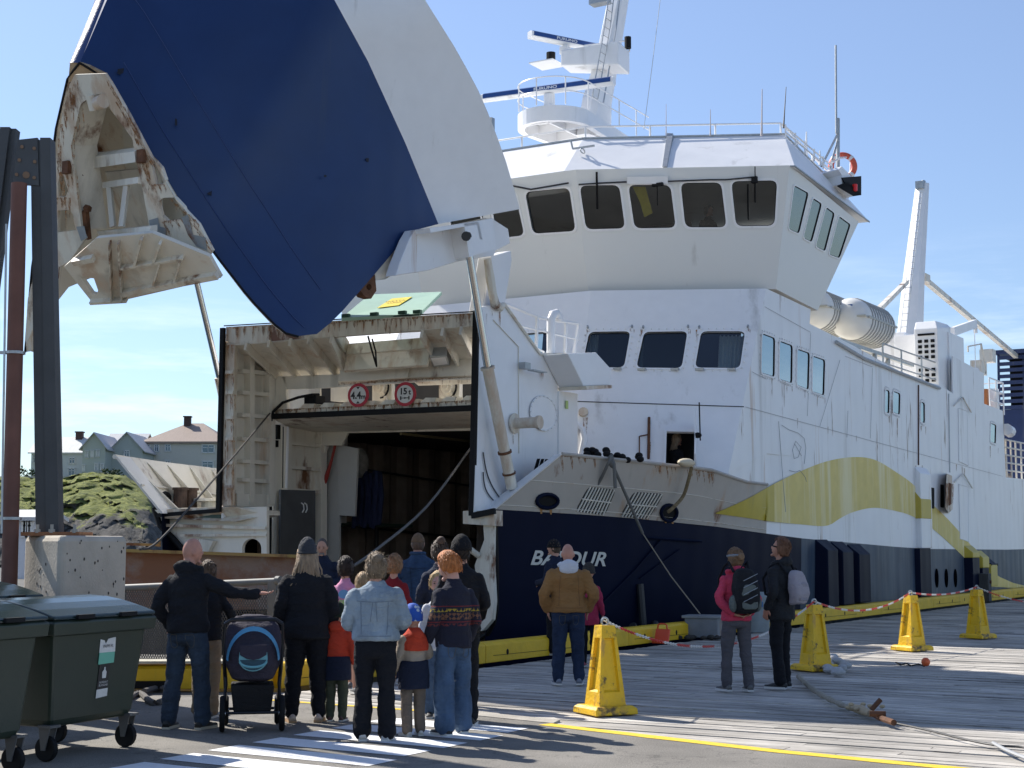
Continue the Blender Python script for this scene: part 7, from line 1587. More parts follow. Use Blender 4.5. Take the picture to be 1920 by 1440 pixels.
    # trousers
    if legs:
        m=MB(); m.loft([[Z(p) for p in ellring((0,0,z),rx*b**.7*hipb,ry*b**.7*hipb)] for z,rx,ry in ((1.03,.130,.095),(.96,.152,.112),(.88,.165,.124),(.80,.155,.115),(.77,.10,.08))])
        for h_,kn,an in Lg:
            if shorts: limb(m,[Z(h_),Z(h_.lerp(kn,.85))],[legr[0]*k*b,legr[0]*k*.95])
            else: limb(m,[Z(h_),Z(h_.lerp(kn,.5)),Z(kn),Z(kn.lerp(an,.5)),Z(an+Vector((0,-.01,-.015)))],[legr[0]*k*b**.7,(legr[0]+legr[1])/2*k*b**.7,legr[1]*k*b**.5,(legr[1]+legr[2])/2*k*b**.5,legr[2]*k],14)
        tr=remesh(m.obj(tname,trous,t),.012*max(.75,k),2,.009*k,(6,6,12),sd+40)
        if 'jeans' in trous.name:
            L_=[]
            for s in (-1,1):
                a=s*.045*k; b_2=s*.125*k; L_.append([(a,.86*k),(b_2,.865*k),(b_2-.008*s*k,.76*k),((a+b_2)/2,.735*k),(a+.008*s*k,.76*k),(a,.86*k)])
            drape(tr,L_,.0025,mat('seam_jeans',(.10,.09,.07),.8),'pocket_stitching')
    # shoes
    for (h_,kn,an),s in zip(Lg,MY):
        a=R(9*s); fwd_=Vector((math.sin(a),math.cos(a),0)); sd_=Vector((math.cos(a),-math.sin(a),0)); o=Vector((an.x,an.y,0))
        prof=[(-.085,.026,.030,.03),(-.075,.036,.085,.0),(-.03,.038,.105,0),(.03,.040,.085,0),(.10,.047,.062,0),(.155,.044,.048,.0),(.185,.028,.038,.008)]
        m=MB(); m.loft([[Z(o+fwd_*y+sd_*(w_*math.cos(q))+Vector((0,0,.022+max(0,math.sin(q))*(h2-.022)+lo))) for q in [2*math.pi*j/12 for j in range(12)]] for y,w_,h2,lo in prof]); sh=m.obj('shoe',shoe,t,2)
        m=MB(); m.loft([[Z(o+fwd_*y+sd_*(w_*1.06*sx_)+Vector((0,0,zz))) for sx_,zz in ((-1,.002),(1,.002),(1,.028),(-1,.028))] for y,w_,h2,lo in prof[1:]]+[]); m.obj('sole',sole or mat('sole_white',(.62,.61,.58),.7),sh)
    # hair / hat
    hairs(HP,Z,hr,k,hf,t,HM)
    if extra: extra(HP,Z,hr,k,hf,t,body,jk)
    return t
def shell(HP,k,fn,mt,name,t,ns=26,nr=18,disp=0,seed=0,fr=(60,60,18)):
    m=MB(); rows=[]
    for i in range(nr+1):
        th=math.pi*i/nr; row=[]
        for j in range(ns):
            ph=2*math.pi*j/ns; q=Vector((math.sin(th)*math.cos(ph),math.sin(th)*math.sin(ph),math.cos(th))); th_=fn(q)
            base=Vector((.075*q.x,.094*q.y,.121*q.z)); L_=base.length
            n=disp*noise.noise(Vector((q.x*fr[0]*.1,q.y*fr[1]*.1,q.z*fr[2]*.1))+Vector((seed,0,0)))*2 if disp and th_>0 else 0
            row.append(HP(base*((L_+th_+n)/L_)))
        rows.append(row)
    m.loft(rows); return m.obj(name,mt,t,2)
def sst(a,b,x): x=max(0,min(1,(x-a)/(b-a))); return x*x*(3-2*x)
def hairmat(name,c): return mat(name,c,.55,var=.45,vscale=14,stretch=(3,3,.6),bump=1,bscale=30,spec=.4)
def h_short(c,th=.020,low=-.50,disp=.008,name=None,seed=0,fringe=0,ss=44):
    mt=hairmat(name or 'hair_%d'%int(c[0]*1000+c[1]*100),c)
    def f(HP,Z,hr,k,hf,t,HM):
        fd=Vector((0,.93,-.36)).normalized()
        ho=shell(HP,k,lambda q: -.012+(th+.012)*(1-sst(.18+fringe,.42+fringe,q.dot(fd)))*sst(low-.12,low+.10,q.z+(.25 if q.y<-.2 else 0)*.8),mt,'hair',t,ss,30,disp*.45,seed,(130,130,60))
        if th>.012:
            rr=random.Random(seed+int(th*1e4)); m=MB()
            for _ in range(190):
                q=Vector((rr.uniform(-1,1),rr.uniform(-1,.7),rr.uniform(-.5,1))).normalized()
                if q.dot(fd)>.22+fringe or q.z<low+.05: continue
                bs_=Vector((.075*q.x,.094*q.y,.121*q.z)); bs_*=(bs_.length+th*.8)/bs_.length
                fl=Vector((q.x*.3+rr.uniform(-.35,.35),q.y*.3-.35+rr.uniform(-.3,.3),-.75)); fl=(fl-q*fl.dot(q)*.85).normalized()*rr.uniform(.03,.065)
                m.tube([HP(bs_),HP(bs_*1.05+fl*.55),HP(bs_*1.03+fl)],[.0045*k,.0038*k,.0012*k],4)
            if m.v: m.obj('loose_strands',mt,ho,2)
    return f
def h_hat(c,low=.02,th=.016,hair=None,top=.0,name='hat',kind='beanie',brim=None):
    mt=cloth('%s_%d_%d'%(name,int(c[0]*1000),int(c[2]*1000)),c,bs=90) if not isinstance(c,bpy.types.Material) else c
    def f(HP,Z,hr,k,hf,t,HM):
        shell(HP,k,lambda q: -.012+(th+.012)*sst(low-.08,low+.02,q.z+.18*q.y*0-(.0))+top*max(0,q.z)**2,mt,kind,t,30,26,.002)
        if kind=='beanie': MB().torus(HP((0,0,.121*(low+.04))),.09*k*hf,.012*k*hf,ax=tuple(hr@Vector((0,0,1))),n=26,m=8,sy=1.22).obj('cuff',mt,t,2)
        if brim: m=MB(); m.slab([HP((-.06,.07,.035)),HP((.06,.07,.035)),HP((.055,.15,.02)),HP((0,.165,.018)),HP((-.055,.15,.02))],(0,0,.006)); m.obj('brim',mt,t)
        if hair: hair(HP,Z,hr,k,hf,t,HM)
    return f
def strands(mt,paths,r,name='hair'):
    def f(HP,Z,hr,k,hf,t,HM):
        m=MB(); rr=random.Random(len(paths)+3)
        for P in paths:
            P=[Vector(p) for p in P]; m.tube(smoothpts([HP(p) for p in P],3),[r*k*(1-.7*i/(len(P)*3)) for i in range((len(P)-1)*3+1)],5)
        m.obj(name,mt,t,2)
    return f
def multi(*fs):
    def f(*a):
        for g in fs: g(*a)
    return f
def longhair(c,length=.30,w=.085,seed=0,n=46,spread=.02):
    mt=hairmat('hairlong_%d'%int(c[0]*1000),c); rr=random.Random(seed); P=[]
    for i in range(n):
        a=math.pi*(1.0+ (i/(n-1)))+0; x=math.cos(a)*w; y=math.sin(a)*.08
        l=length*rr.uniform(.75,1.1); P.append([(x*.85,y*.85,.03),(x*1.02,y-.03,-.08),(x*1.15+rr.uniform(-spread,spread),y-.05,-.08-l*.55),(x*1.25+rr.uniform(-spread,spread)*2,y-.055+rr.uniform(-.02,.02),-.08-l)])
    return strands(mt,P,.012)
def messy(c,seed=0,n=60):
    mt=hairmat('hairmess_%d'%int(c[0]*1000),c); disp=0; rr=random.Random(seed); P=[]
    for i in range(n):
        a=rr.uniform(0,6.28); e=rr.uniform(-.5,1.3); q=Vector((math.cos(a)*math.cos(e)*.08,math.sin(a)*math.cos(e)*.095-.01,math.sin(e)*.12)); 
        if q.y>.05 and q.z<.05: continue
        o=q*1.0; tdir=Vector((rr.uniform(-1,1),rr.uniform(-1,.6),rr.uniform(-.6,.9))).normalized()*rr.uniform(.03,.075); P.append([o,o*1.12+tdir*.4,o*1.14+tdir+Vector((0,0,-.01))])
    return strands(mt,P,.0030)
def bun(c,pos=(0,-.1,.06),r=.045):
    mt=hairmat('hairbun_%d'%int(c[0]*1000),c)
    def f(HP,Z,hr,k,hf,t,HM):
        m=MB(); m.ell(HP(pos),(r*k,r*k,r*k),16,12,None); 
        for i in range(7): a=i*.9; m.torus(HP((pos[0],pos[1]-.01,pos[2])),r*k*.75,.013*k,ax=(math.cos(a),-1,math.sin(a)),n=14,m=6)
        m.obj('hair_bun',mt,t,2)
    return f
BLKC=cloth('cloth_black',(.012,.013,.017)); NAVY=cloth('cloth_navy',(.016,.022,.045)); CHAR=cloth('cloth_charcoal',(.022,.024,.028)); PANTS=cloth('pants_black',(.009,.010,.014))
def denim(name,c): return mat(name,c,.85,var=.35,vscale=5,bump=.5,bscale=200,stretch=(1.5,1.5,.7),spec=.25,fold=.7)
JEAN=denim('jeans_blue',(.036,.055,.085)); JEAND=denim('jeans_dark',(.022,.036,.075)); JEANL=denim('jeans_faded',(.075,.125,.21)); DENL=denim('denim_light',(.28,.34,.39)); DENB=denim('denim_blue',(.032,.062,.12))
SHB=mat('shoe_black',(.02,.02,.02),.6); SHW=mat('shoe_white',(.60,.59,.57),.6); SHG=mat('shoe_grey',(.12,.12,.12),.7); SOLEB=mat('sole_black',(.03,.03,.03),.8); SOLET=mat('sole_tan',(.42,.27,.15),.8)
CROWD='people in the crowd watching the ferry'
def P_(*a,**k): return person(*a,**k)
# bald man pointing
def zip_(HP,Z,hr,k,hf,t,body,jk): pass
P_(348,1367,1009,18,'bald man in black hooded jacket and blue jeans pointing right beside the stroller',BLKC,JEAN,SHB,none,('point','pocket'),b=1.08,yaw=42,pitch=-4,hood=.95,stance=.16,step=.03,legr=(.10,.076,.072),hem=.88,skin=mat('skin_pink',(.50,.245,.175),.5,var=.14,vscale=16,spec=.35,bump=.15,bscale=90),sole=mat('sole_cream',(.5,.45,.36),.7))
# person hidden behind him
P_(384,1346,1052,0,'mostly hidden person in khaki trousers behind the bald man and the stroller',BLKC,cloth('khaki',(.27,.20,.13)),SHG,h_short((.12,.07,.04),.02),('push','push'),b=.92,stance=.08,legr=(.09,.075,.07))
P_(572,1354,1013,-8,'woman in charcoal beanie and black jumper with long fair hair beside the stroller',BLKC,PANTS,mat('shoe_beige',(.55,.45,.38),.6),h_hat((.045,.048,.055),-.05,.02,longhair((.34,.24,.15),.27,.10,5,60,.04),.015),('relax','relax'),b=1.12,hipb=1.06,stance=.13,legr=(.115,.08,.062),hem=.80,slv=1.05,sole=SOLET)
# small child in red and navy with olive trousers
def jband(col_,z0,z1,sc=1.03,name='coat_skirt',rx=.225,ry=.178):
    def f(HP,Z,hr,k,hf,t,body,jk):
        m=MB(); m.loft([[Z(p) for p in ellring((0,0,z),rx*w_,ry*w_)] for z,w_ in ((z0,1.04),((z0+z1)/2,1.02),(z1,.97))]); o=remesh(m.obj(name,col_,jk),.011,2,.004,(8,8,12),9)
    return f
REDO=cloth('cloth_orange_red',(.50,.055,.025),bump=.3)
P_(630,1352,1131,5,'small child in dark green hat, red and navy coat and olive trousers, seen from behind',REDO,cloth('olive',(.075,.085,.055)),mat('shoe_dark_mix',(.10,.05,.05),.6),h_hat((.02,.028,.018),-.25,.02,None,.0),('relax','fwd'),b=1.08,hf=1.42,stance=.10,legr=(.095,.082,.07),hem=.70,extra=jband(cloth('coat_navy',(.014,.020,.042)),.64,1.02),hood=1.1)
# pink T shirt kid
def pinkprint(HP,Z,hr,k,hf,t,body,jk):
    gm=mat('print_green',(.25,.50,.18),.6)
    m=MB(); m.slab([Z((.075*math.cos(a),-.165,1.29+.06*math.sin(a))) for a in [q*math.pi/10 for q in range(20)]],(0,.012,0)); m.obj('shirt_print',mat('print_blue',(.10,.28,.52),.6),jk)
    textmesh('EEL\nTY',.085,lambda x,y: Z((x,-.158,1.13+y)),'lettering',gm,jk,bold=.004)
P_(645,1292,1045,0,'child with short dark hair in a pink printed T shirt standing in the crowd',cloth('pink',(.62,.27,.42),bump=.3),cloth('shorts_blue',(.05,.07,.12)),SHG,h_short((.03,.018,.012),.022,-.55,.008),('relax','relax'),b=.9,hf=1.18,stance=.09,shorts=1,sleevecut=1,jname='shirt',tname='shorts',extra=pinkprint)
# jean jacket lady
jl=h_short((.24,.17,.105),.030,-.60,.010,'hair_ash',3)
def seams(HP,Z,hr,k,hf,t,body,jk):
    drape(jk,[[(-.17*k,1.31*k),(0,1.30*k),(.17*k,1.31*k)],[(-.015*k,1.30*k),(-.035*k,1.12*k)],[(.015*k,1.30*k),(.03*k,1.12*k)],[(-.16*k,.985*k),(.16*k,.985*k)],[(-.13*k,1.30*k),(-.12*k,1.0*k)],[(.13*k,1.30*k),(.12*k,1.0*k)]],.003,mat('seam_denim',(.15,.19,.24),.8),'seam')
    return
    m=MB(); y=-.150
    m.tube([Z((x,-.142+.25*x*x*3,1.325-.02*abs(x)*2)) for x in [-.15+.03*i for i in range(11)]],.0035*k,5); m.tube([Z((-.01,-.150,1.32)),Z((-.03,-.152,1.15)),Z((-.045,-.150,.97))],.0035*k,5); m.tube([Z((.01,-.150,1.32)),Z((.02,-.152,1.15)),Z((.03,-.150,.97))],.0035*k,5)
    m.obj('seam',mat('seam_denim',(.12,.18,.26),.8),jk)
    m=MB(); m.loft([[Z(p) for p in ellring((0,0,z),.188*w_,.142*w_)] for z,w_ in ((.935,1.03),(.955,1.05),(.965,1.0))],False); m.obj('hem_band',DENL,jk)
P_(702,1389,1040,0,'woman in light denim jacket and black flared trousers, hair pinned up loosely',DENL,PANTS,SHW,multi(jl,messy((.36,.27,.17),4,120),bun((.20,.15,.10),(0.01,-.08,.08),.05)),('fwd','fwd'),b=1.17,hipb=1.02,stance=.115,legr=(.10,.072,.088),hem=.94,slv=1.15,extra=seams)
# small child in patterned blue hat
def bluehat():
    m=mat('hat_blue',(.02,.09,.42),.8,bump=.3,bscale=60); t=m.node_tree; b_=t.nodes['Principled BSDF']
    v=N(t,'ShaderNodeTexVoronoi',ins={2:16}); tc=N(t,'ShaderNodeTexCoord'); t.links.new(tc.outputs['Object'],v.inputs[0]); r=N(t,'ShaderNodeMapRange',ins={1:.24,2:.27,3:1,4:0}); t.links.new(v.outputs['Distance'],r.inputs[0])
    x=N(t,'ShaderNodeMixRGB'); x.inputs[1].default_value=(.02,.09,.42,1); x.inputs[2].default_value=(.5,.55,.6,1); t.links.new(r.outputs[0],x.inputs[0]); t.links.new(x.outputs[0],b_.inputs['Base Color']); return m
def redshoulder(HP,Z,hr,k,hf,t,body,jk):
    m=MB(); m.loft([[Z(p) for p in ellring((0,-.005,z),rx,ry)] for z,rx,ry in ((1.20,.21,.155),(1.28,.215,.155),(1.40,.185,.13),(1.47,.12,.10),(1.52,.08,.08))]); m.ell(Z((0,-.09,1.40)),(.12*k,.08*k,.11*k),12,10); remesh(m.obj('hood_yoke',REDO,jk),.011,2,.005,(8,8,12),5)
    jband(cloth('coat_navy',(.014,.020,.042)),.66,1.06)(HP,Z,hr,k,hf,t,body,jk)
P_(775,1380,1134,-28,'small child in blue patterned hat, beige and red coat over tan trousers',cloth('coat_beige',(.38,.31,.24)),cloth('tan_trousers',(.16,.13,.105)),SHW,h_hat(bluehat(),-.30,.018,None,0,'hatb'),('fwd','relax'),b=1.08,hf=1.40,stance=.10,legr=(.095,.08,.072),hem=.72,extra=redshoulder,yaw=-20)
# red haired boy with patterned jumper
def knit():
    m=mat('knit_navy',(.012,.013,.030),.9,bump=.8,bscale=110); t=m.node_tree; b_=t.nodes['Principled BSDF']; L=t.links.new; tc=N(t,'ShaderNodeTexCoord'); s=N(t,'ShaderNodeSeparateXYZ'); L(tc.outputs['Object'],s.inputs[0])
    mp=N(t,'ShaderNodeMapping'); mp.inputs[2].default_value=(0,R(45),0); L(tc.outputs['Object'],mp.inputs[0]); ck=N(t,'ShaderNodeTexChecker'); ck.inputs['Scale'].default_value=34; L(mp.outputs[0],ck.inputs[0])
    def band(z,w,colr,cur,chk):
        a=N(t,'ShaderNodeMath',operation='COMPARE'); a.inputs[1].default_value=z; a.inputs[2].default_value=w; L(s.outputs[2],a.inputs[0]); f=a.outputs[0]
        if chk: q=N(t,'ShaderNodeMath',operation='MULTIPLY'); L(f,q.inputs[0]); L(ck.outputs[1],q.inputs[1]); f=q.outputs[0]
        x=N(t,'ShaderNodeMixRGB'); L(f,x.inputs[0]); x.inputs[2].default_value=(*colr,1)
        if cur: L(cur,x.inputs[1])
        else: x.inputs[1].default_value=(.012,.013,.030,1)
        return x.outputs[0]
    c=band(1.115,.014,(.38,.27,.03),None,True); c=band(1.06,.030,(.20,.09,.05),c,True); c=band(1.01,.006,(.16,.02,.025),c,False); c=band(1.15,.005,(.16,.02,.025),c,False); c=band(.985,.012,(.16,.03,.03),c,True); L(c,b_.inputs['Base Color']); return m
KN=knit()
P_(850,1377,1034,-34,'tall red haired boy in navy patterned jumper and baggy faded jeans',KN,JEANL,SHB,h_short((.50,.17,.045),.027,-.35,.004,'hair_ginger',2,.05),('relax','relax'),b=1.0,hf=1.12,yaw=-28,pitch=-16,stance=.13,step=.05,legr=(.098,.100,.098),hem=.84,slv=1.08,skin=mat('skin_pale',(.60,.33,.25),.5,spec=.3),jname='jumper')
P_(821,1345,1073,172,'fair haired boy in white long sleeved top facing the camera behind the red haired boy',cloth('white_top',(.62,.63,.66),.05,bump=.3),JEANL,SHB,h_short((.60,.42,.20),.022,-.2,.008,'hair_blond',4,.10),('relax','relax'),b=.86,hf=1.2,yaw=12,stance=.10,face=True,legr=(.09,.08,.075),hem=.84,jname='long_sleeved_top',skin=MC['skin_pale'])
P_(864,1361,1006,-4,'adult in black beanie and black clothes behind the red haired boy',BLKC,PANTS,SHB,h_hat((.010,.010,.012),-.05,.026,h_short((.03,.02,.015),.014,-.8,.003,'hair_black',14)),('fwd','fwd'),b=.95,stance=.10,legr=(.09,.066,.06))
P_(824,1318,1014,-12,'woman with dark streaked hair in a bun and sunglasses pushed up on her head',NAVY,PANTS,SHB,multi(h_short((.07,.045,.03),.024,-.6,.012,'hair_streak',5),bun((.10,.06,.04),(0,-.06,.12),.05)),('fwd','fwd'),b=.92,extra=lambda HP,Z,hr,k,hf,t,body,jk: MB().tube([HP((.08*math.cos(a),.10*math.sin(a),.09)) for a in [q*math.pi/10 for q in range(11)]],.012,6).obj('sunglasses',BLK,body,True))
def capx(HP,Z,hr,k,hf,t,body,jk):
    m=MB(); m.tube([Z((.086*math.cos(a),.08*math.sin(a)-.004,1.50)) for a in [q*math.pi/8 for q in range(17)]],.022*k,8); m.obj('collar',DENB,jk,True)
    drape(jk,[[(-.18*k,1.32*k),(0,1.31*k),(.18*k,1.32*k)],[(-.09*k,1.31*k),(-.06*k,.9*k)],[(.09*k,1.31*k),(.06*k,.9*k)],[(-.17*k,.88*k),(.17*k,.88*k)]],.0035,JEAND,'seam')
P_(782,1262,1001,-2,'tall man in brown cap and blue denim jacket at the front of the crowd',DENB,PANTS,SHW,h_hat((.16,.10,.06),.08,.014,h_short((.10,.06,.04),.010,-.55),0,'cap','cap'),('fwd','fwd'),b=1.22,stance=.12,legr=(.095,.075,.07),hem=.80,extra=capx,skin=SKINT)
P_(737,1282,1041,10,'child with strawberry blond hair in a dark red top ahead of the denim jacket woman',cloth('dark_red',(.22,.015,.02)),NAVY,SHW,h_short((.33,.17,.08),.026,-.55,.012,'hair_straw',6),('relax','relax'),b=.9,hf=1.15)
P_(679,1300,1076,-15,'small blond child mostly hidden between the pink shirt child and the denim jacket woman',cloth('peach',(.5,.3,.25)),cloth('shorts_grey',(.2,.2,.22)),SHG,h_short((.42,.28,.15),.028,-.6,.014,'hair_honey',7),('relax','relax'),b=.9,hf=1.2,shorts=1)
P_(605,0,1009,180,'balding crewman in dark jacket standing on the ramp facing the quay',NAVY,PANTS,SHB,h_short((.10,.08,.07),.008,-.3,.003,'hair_grey',0,-.10),('fwd','fwd'),b=1.05,d=23.6,z0=-.02,face=True,pitch=-14,extra=lambda HP,Z,hr,k,hf,t,body,jk: MB().ell(HP((0,.070,-.088)),(.042*k,.022*k,.028*k),12,8,hr).obj('beard',mat('beard_grey',(.20,.17,.15),.9,bump=.5),body,True))
# on the deck, right
def whood(HP,Z,hr,k,hf,t,body,jk):
    drape(jk,[[(-.11*k,1.36*k),(-.13*k,.98*k)],[(.11*k,1.36*k),(.13*k,.98*k)],[(-.17*k,.955*k),(.17*k,.955*k)]],.003,mat('seam_tan',(.16,.08,.03),.8),'seam')
    m=MB(); m.ell(Z((0,-.10,1.455)),(.125*k,.055*k,.10*k),14,10); m.tube([Z((.10*math.cos(a),.085*math.sin(a)-.005,1.485-.01*math.sin(a))) for a in [q*math.pi/8 for q in range(17)]],.034*k,8); remesh(m.obj('hood',cloth('hood_white',(.62,.63,.67),.05,bump=.3),jk),.010,2,.006,(10,10,10),3)
P_(1066,1284,1020,-3,'shaven headed man in tan work jacket with white hood and dark jeans',cloth('tan_jacket',(.30,.155,.055)),JEAND,mat('shoe_navy_white',(.20,.22,.27),.6),h_short((.38,.21,.15),-.0075,-.3,0,'stubble2'),('pocket','pocket'),b=1.24,yaw=-6,stance=.135,legr=(.098,.075,.066),hem=.90,slv=1.1,extra=whood,skin=MC['skin_pink'])
P_(1042,1228,1012,-50,'man in black beanie and dark jacket half hidden behind the tan jacket man',NAVY,PANTS,SHB,h_hat((.010,.010,.012),.05,.014,h_short((.08,.05,.03),.012)),('fwd','fwd'),b=1.0,yaw=-25)
P_(1104,1250,1056,20,'child in magenta coat with a dark knitted hat behind the tan jacket man',cloth('magenta',(.36,.03,.075)),PANTS,mat('shoe_pink',(.4,.08,.12),.6),h_hat((.05,.045,.04),-.2,.018,None),('relax','relax'),b=.95,hf=1.2,hem=.72,stance=.09)
PNK=cloth('pink_jacket',(.55,.055,.105),bump=.3)
pw=P_(1383,1296,1029,-18,'woman in pink jacket and grey headband with hands clasped under her backpack',PNK,cloth('grey_trousers',(.095,.09,.10)),SHG,multi(h_short((.22,.13,.07),.022,-.5,.012,'hair_lightbrown',8),bun((.26,.16,.09),(.0,-.095,.03),.05)),('back','back'),b=1.0,yaw=-15,pitch=4,stance=.13,step=-.05,legr=(.098,.072,.066),hem=.86,hood=.8,skin=SKINT,extra=lambda HP,Z,hr,k,hf,t,body,jk: MB().torus(HP((0,-.004,.035)),.091*k,.016*k,ax=tuple(hr@Vector((0,.15,1))),n=24,m=8,sy=1.12).obj('headband',cloth('grey_band',(.25,.27,.30)),body,2))
rm_=P_(1467,1291,1009,-48,'man in black jacket and sunglasses with a pale grey rucksack looking up at the ferry',CHAR,PANTS,SHB,h_short((.16,.075,.04),.024,-.45,.010,'hair_auburn',9),('pocket','pocket'),b=1.02,yaw=-25,pitch=14,stance=.10,step=.03,legr=(.092,.07,.068),hem=.80,hood=.8,skin=SKINT,extra=lambda HP,Z,hr,k,hf,t,body,jk: MB().tube([HP((.080*math.cos(a),.094*math.sin(a),.008)) for a in [q*math.pi/10 for q in range(11)]],.009,6).obj('sunglasses',BLK,body,True))
def backpack(person_,label,c1,c2,zc,w,h,dp,kind=0):
    l=person_.location; t=thing('backpack',label,'backpack',l,person_.rotation_euler.z); o=Vector((0,-.235,zc)) 
    def ring(z,w_,d_,yo): 
        return [Vector((w_/2*math.copysign(abs(math.cos(a))**.6,math.cos(a)),yo+d_/2*math.copysign(abs(math.sin(a))**.6,math.sin(a)),z)) for a in [2*math.pi*q/20 for q in range(20)]]
    m=MB(); m.loft([[p+o for p in ring(z*h,w_*w,d_*dp,y_)] for z,w_,d_,y_ in ((-.5,.6,.5,.03),(-.46,.85,.85,.0),(-.2,1,1.05,-.02),(.1,.96,1,-.01),(.35,.82,.8,.01),(.47,.6,.6,.02),(.5,.3,.3,.03))]); bd=remesh(m.obj('pack_body',c1,t),.011,2,.006,(9,9,9),6)
    m=MB(); m.loft([[p+o for p in ring(z*h,w_*w,.1*dp,-dp*.52)] for z,w_ in ((-.40,.5),(-.36,.66),(-.05,.70),(.12,.5),(.15,.3))]); remesh(m.obj('front_pocket',c2,bd),.009,2)
    for s in (-1,1):
        m=MB(); m.tube([Vector((s*.10,-.15,zc+h*.42)),Vector((s*.125,-.06,1.47*1.02)),Vector((s*.13,.05,1.45)),Vector((s*.15,.15,1.30)),Vector((s*.18,.10,1.12)),Vector((s*.17,-.08,zc-h*.35))],.017,8); m.obj('shoulder_strap',BLKC,t,True)
    m=MB(); m.torus(o+Vector((0,.03,h*.5)),.03,.008,ax=(0,1,0),n=12,m=6); m.obj('grab_loop',BLKC,t); 
    if kind: 
        for s in (-1,1):
            m=MB(); m.ell(o+Vector((s*w*.5,0,-h*.28)),(.05,.06,.10),10,8); m.obj('side_pocket',c2,bd,True)
        m=MB(); 
        for q in range(4): m.tube([o+Vector((-.09,-dp*.60,-.12+.08*q)),o+Vector((.09,-dp*.60,-.04+.08*q))],.004,5)
        m.obj('bungee_cord',GAL,bd)
    return t
backpack(pw,'large black and grey hiking backpack worn by the woman in pink',cloth('pack_black',(.014,.015,.018)),cloth('pack_grey',(.13,.15,.14)),1.17,.31,.52,.24,1)
backpack(rm_,'small pale grey rucksack with black piping worn by the man in sunglasses',cloth('pack_pale',(.36,.33,.36),.05),cloth('pack_pale2',(.30,.28,.31),.05),1.20,.29,.40,.17)
# aboard
p=wpos(PP(1268,858,pl2[0]-n2*.55,pl2[1])); 
P_(0,0,0,55,'fair haired woman in black looking out of the open side door above the bulwark',BLKC,PANTS,SHB,multi(h_short((.34,.25,.17),.020,-.6,.008,'hair_fair',11),longhair((.32,.24,.16),.14,.085,3,40,.02)),('fwd','lean'),b=.95,H=1.72,loc=Vector((p.x,p.y,Y(1268,814,p.y).z-1.72)),yaw=12,face=True)
p=wpos(PP(1328,400,wp2[0]-wp2[1]*.9,wp2[1]))
P_(0,0,0,150,'crewman with short dark hair sitting behind the wheelhouse window',CHAR,PANTS,SHB,h_short((.04,.025,.02),.02,-.4,.005,'hair_dk',12),('fwd','fwd'),b=1.0,H=1.78,loc=Vector((p.x,p.y,Y(1328,386,p.y).z-1.78)),yaw=-15,face=True,skin=SKINT)
# ---- stroller ----
g=G(472,1368); t=thing('stroller','navy and blue pram with rounded hood standing beside the bald man','stroller',g,R(10))
SN=cloth('pram_navy',(.045,.040,.058),bump=.3); SB_=mat('pram_blue',(.08,.30,.52),.55,bump=.2,bscale=60); SC_=mat('pram_cyan',(.16,.42,.48),.6)
m=MB(); m.loft([[Vector((w*math.copysign(abs(math.cos(a))**.7,math.cos(a)),yo+d_*math.copysign(abs(math.sin(a))**.7,math.sin(a)),z)) for a in [2*math.pi*q/22 for q in range(22)]] for z,w,d_,yo in ((.44,.12,.10,.05),(.47,.19,.22,.05),(.60,.255,.28,.08),(.75,.27,.30,.10),(.86,.262,.27,.12),(.95,.235,.22,.15),(1.01,.18,.16,.17),(1.045,.10,.09,.18))]); bk_=remesh(m.obj('carrycot',SN,t),.012,2,.004,(6,6,8),2)
m=MB(); arc=[Vector((.245*math.cos(a),-.155-.0*math.sin(a)+.08*math.sin(a)**2,.66+.27*math.sin(a))) for a in [math.pi*(i/20) for i in range(21)]]
m.grid([[Vector((p.x*.92,-.225+.05*(abs(p.x)/.245)**2,.64+(p.z-.66)*1.02)),Vector((p.x*1.0,-.215+.09*(abs(p.x)/.245)**2,.65+(p.z-.66)*1.14))] for p in arc]); m.obj('hood_trim',SB_,bk_,True)
m=MB(); m.loft([[Vector((w*math.cos(a),y+.05*math.sin(a),z)) for a in [2*math.pi*q/16 for q in range(16)]] for z,w,y in ((.965,.20,.07),(1.0,.205,.06),(1.04,.16,.09))]); m.obj('rolled_flap',SN,bk_,True)
fy=-.232
m=MB(); m.slab([Vector((.13*math.cos(a),fy-.006+.0*a,.66+.11*math.sin(a) if math.sin(a)<0 else .66+.12*math.sin(a)**.5*.95)) for a in [2*math.pi*q/24 for q in range(24)]],(0,.03,0)); pk=m.obj('pocket_panel',SC_,bk_)
m=MB(); m.slab([Vector((.118*math.cos(a),fy-.012,.655+.095*math.sin(a))) for a in [math.pi+math.pi*q/14 for q in range(15)]],(0,.01,0)); m.obj('mesh_pocket',cloth('pram_mesh',(.05,.10,.13)),pk)
m=MB(); m.slab([Vector((-.125,fy-.018,.79)),Vector((.125,fy-.018,.79)),Vector((.12,fy-.018,.70)),Vector((.06,fy-.022,.665)),Vector((0,fy-.024,.655)),Vector((-.06,fy-.022,.665)),Vector((-.12,fy-.018,.70))],(0,.012,0)); m.obj('pocket_flap',SN,pk)
m=MB(); m.tube([Vector((.12*math.cos(a),fy-.014,.64+.05*math.sin(a))) for a in [math.pi+math.pi*q/14 for q in range(15)]],.012,6); m.obj('pocket_trim',SC_,pk)
m=MB(); m.loft([[Vector((x*w,y,z)) for x,y in ((-1,-.14),(1,-.14),(1,.30),(-1,.30))] for z,w in ((.17,.17),(.42,.20))]); m.obj('basket',cloth('basket_black',(.018,.018,.019),bump=.6,bs=70),t,bevel=.02)
m=MB(); m.tube([(-.27,-.16,.17),(.27,-.16,.17)],.014,8); m.tube([(-.24,.42,.15),(.24,.42,.15)],.014,8)
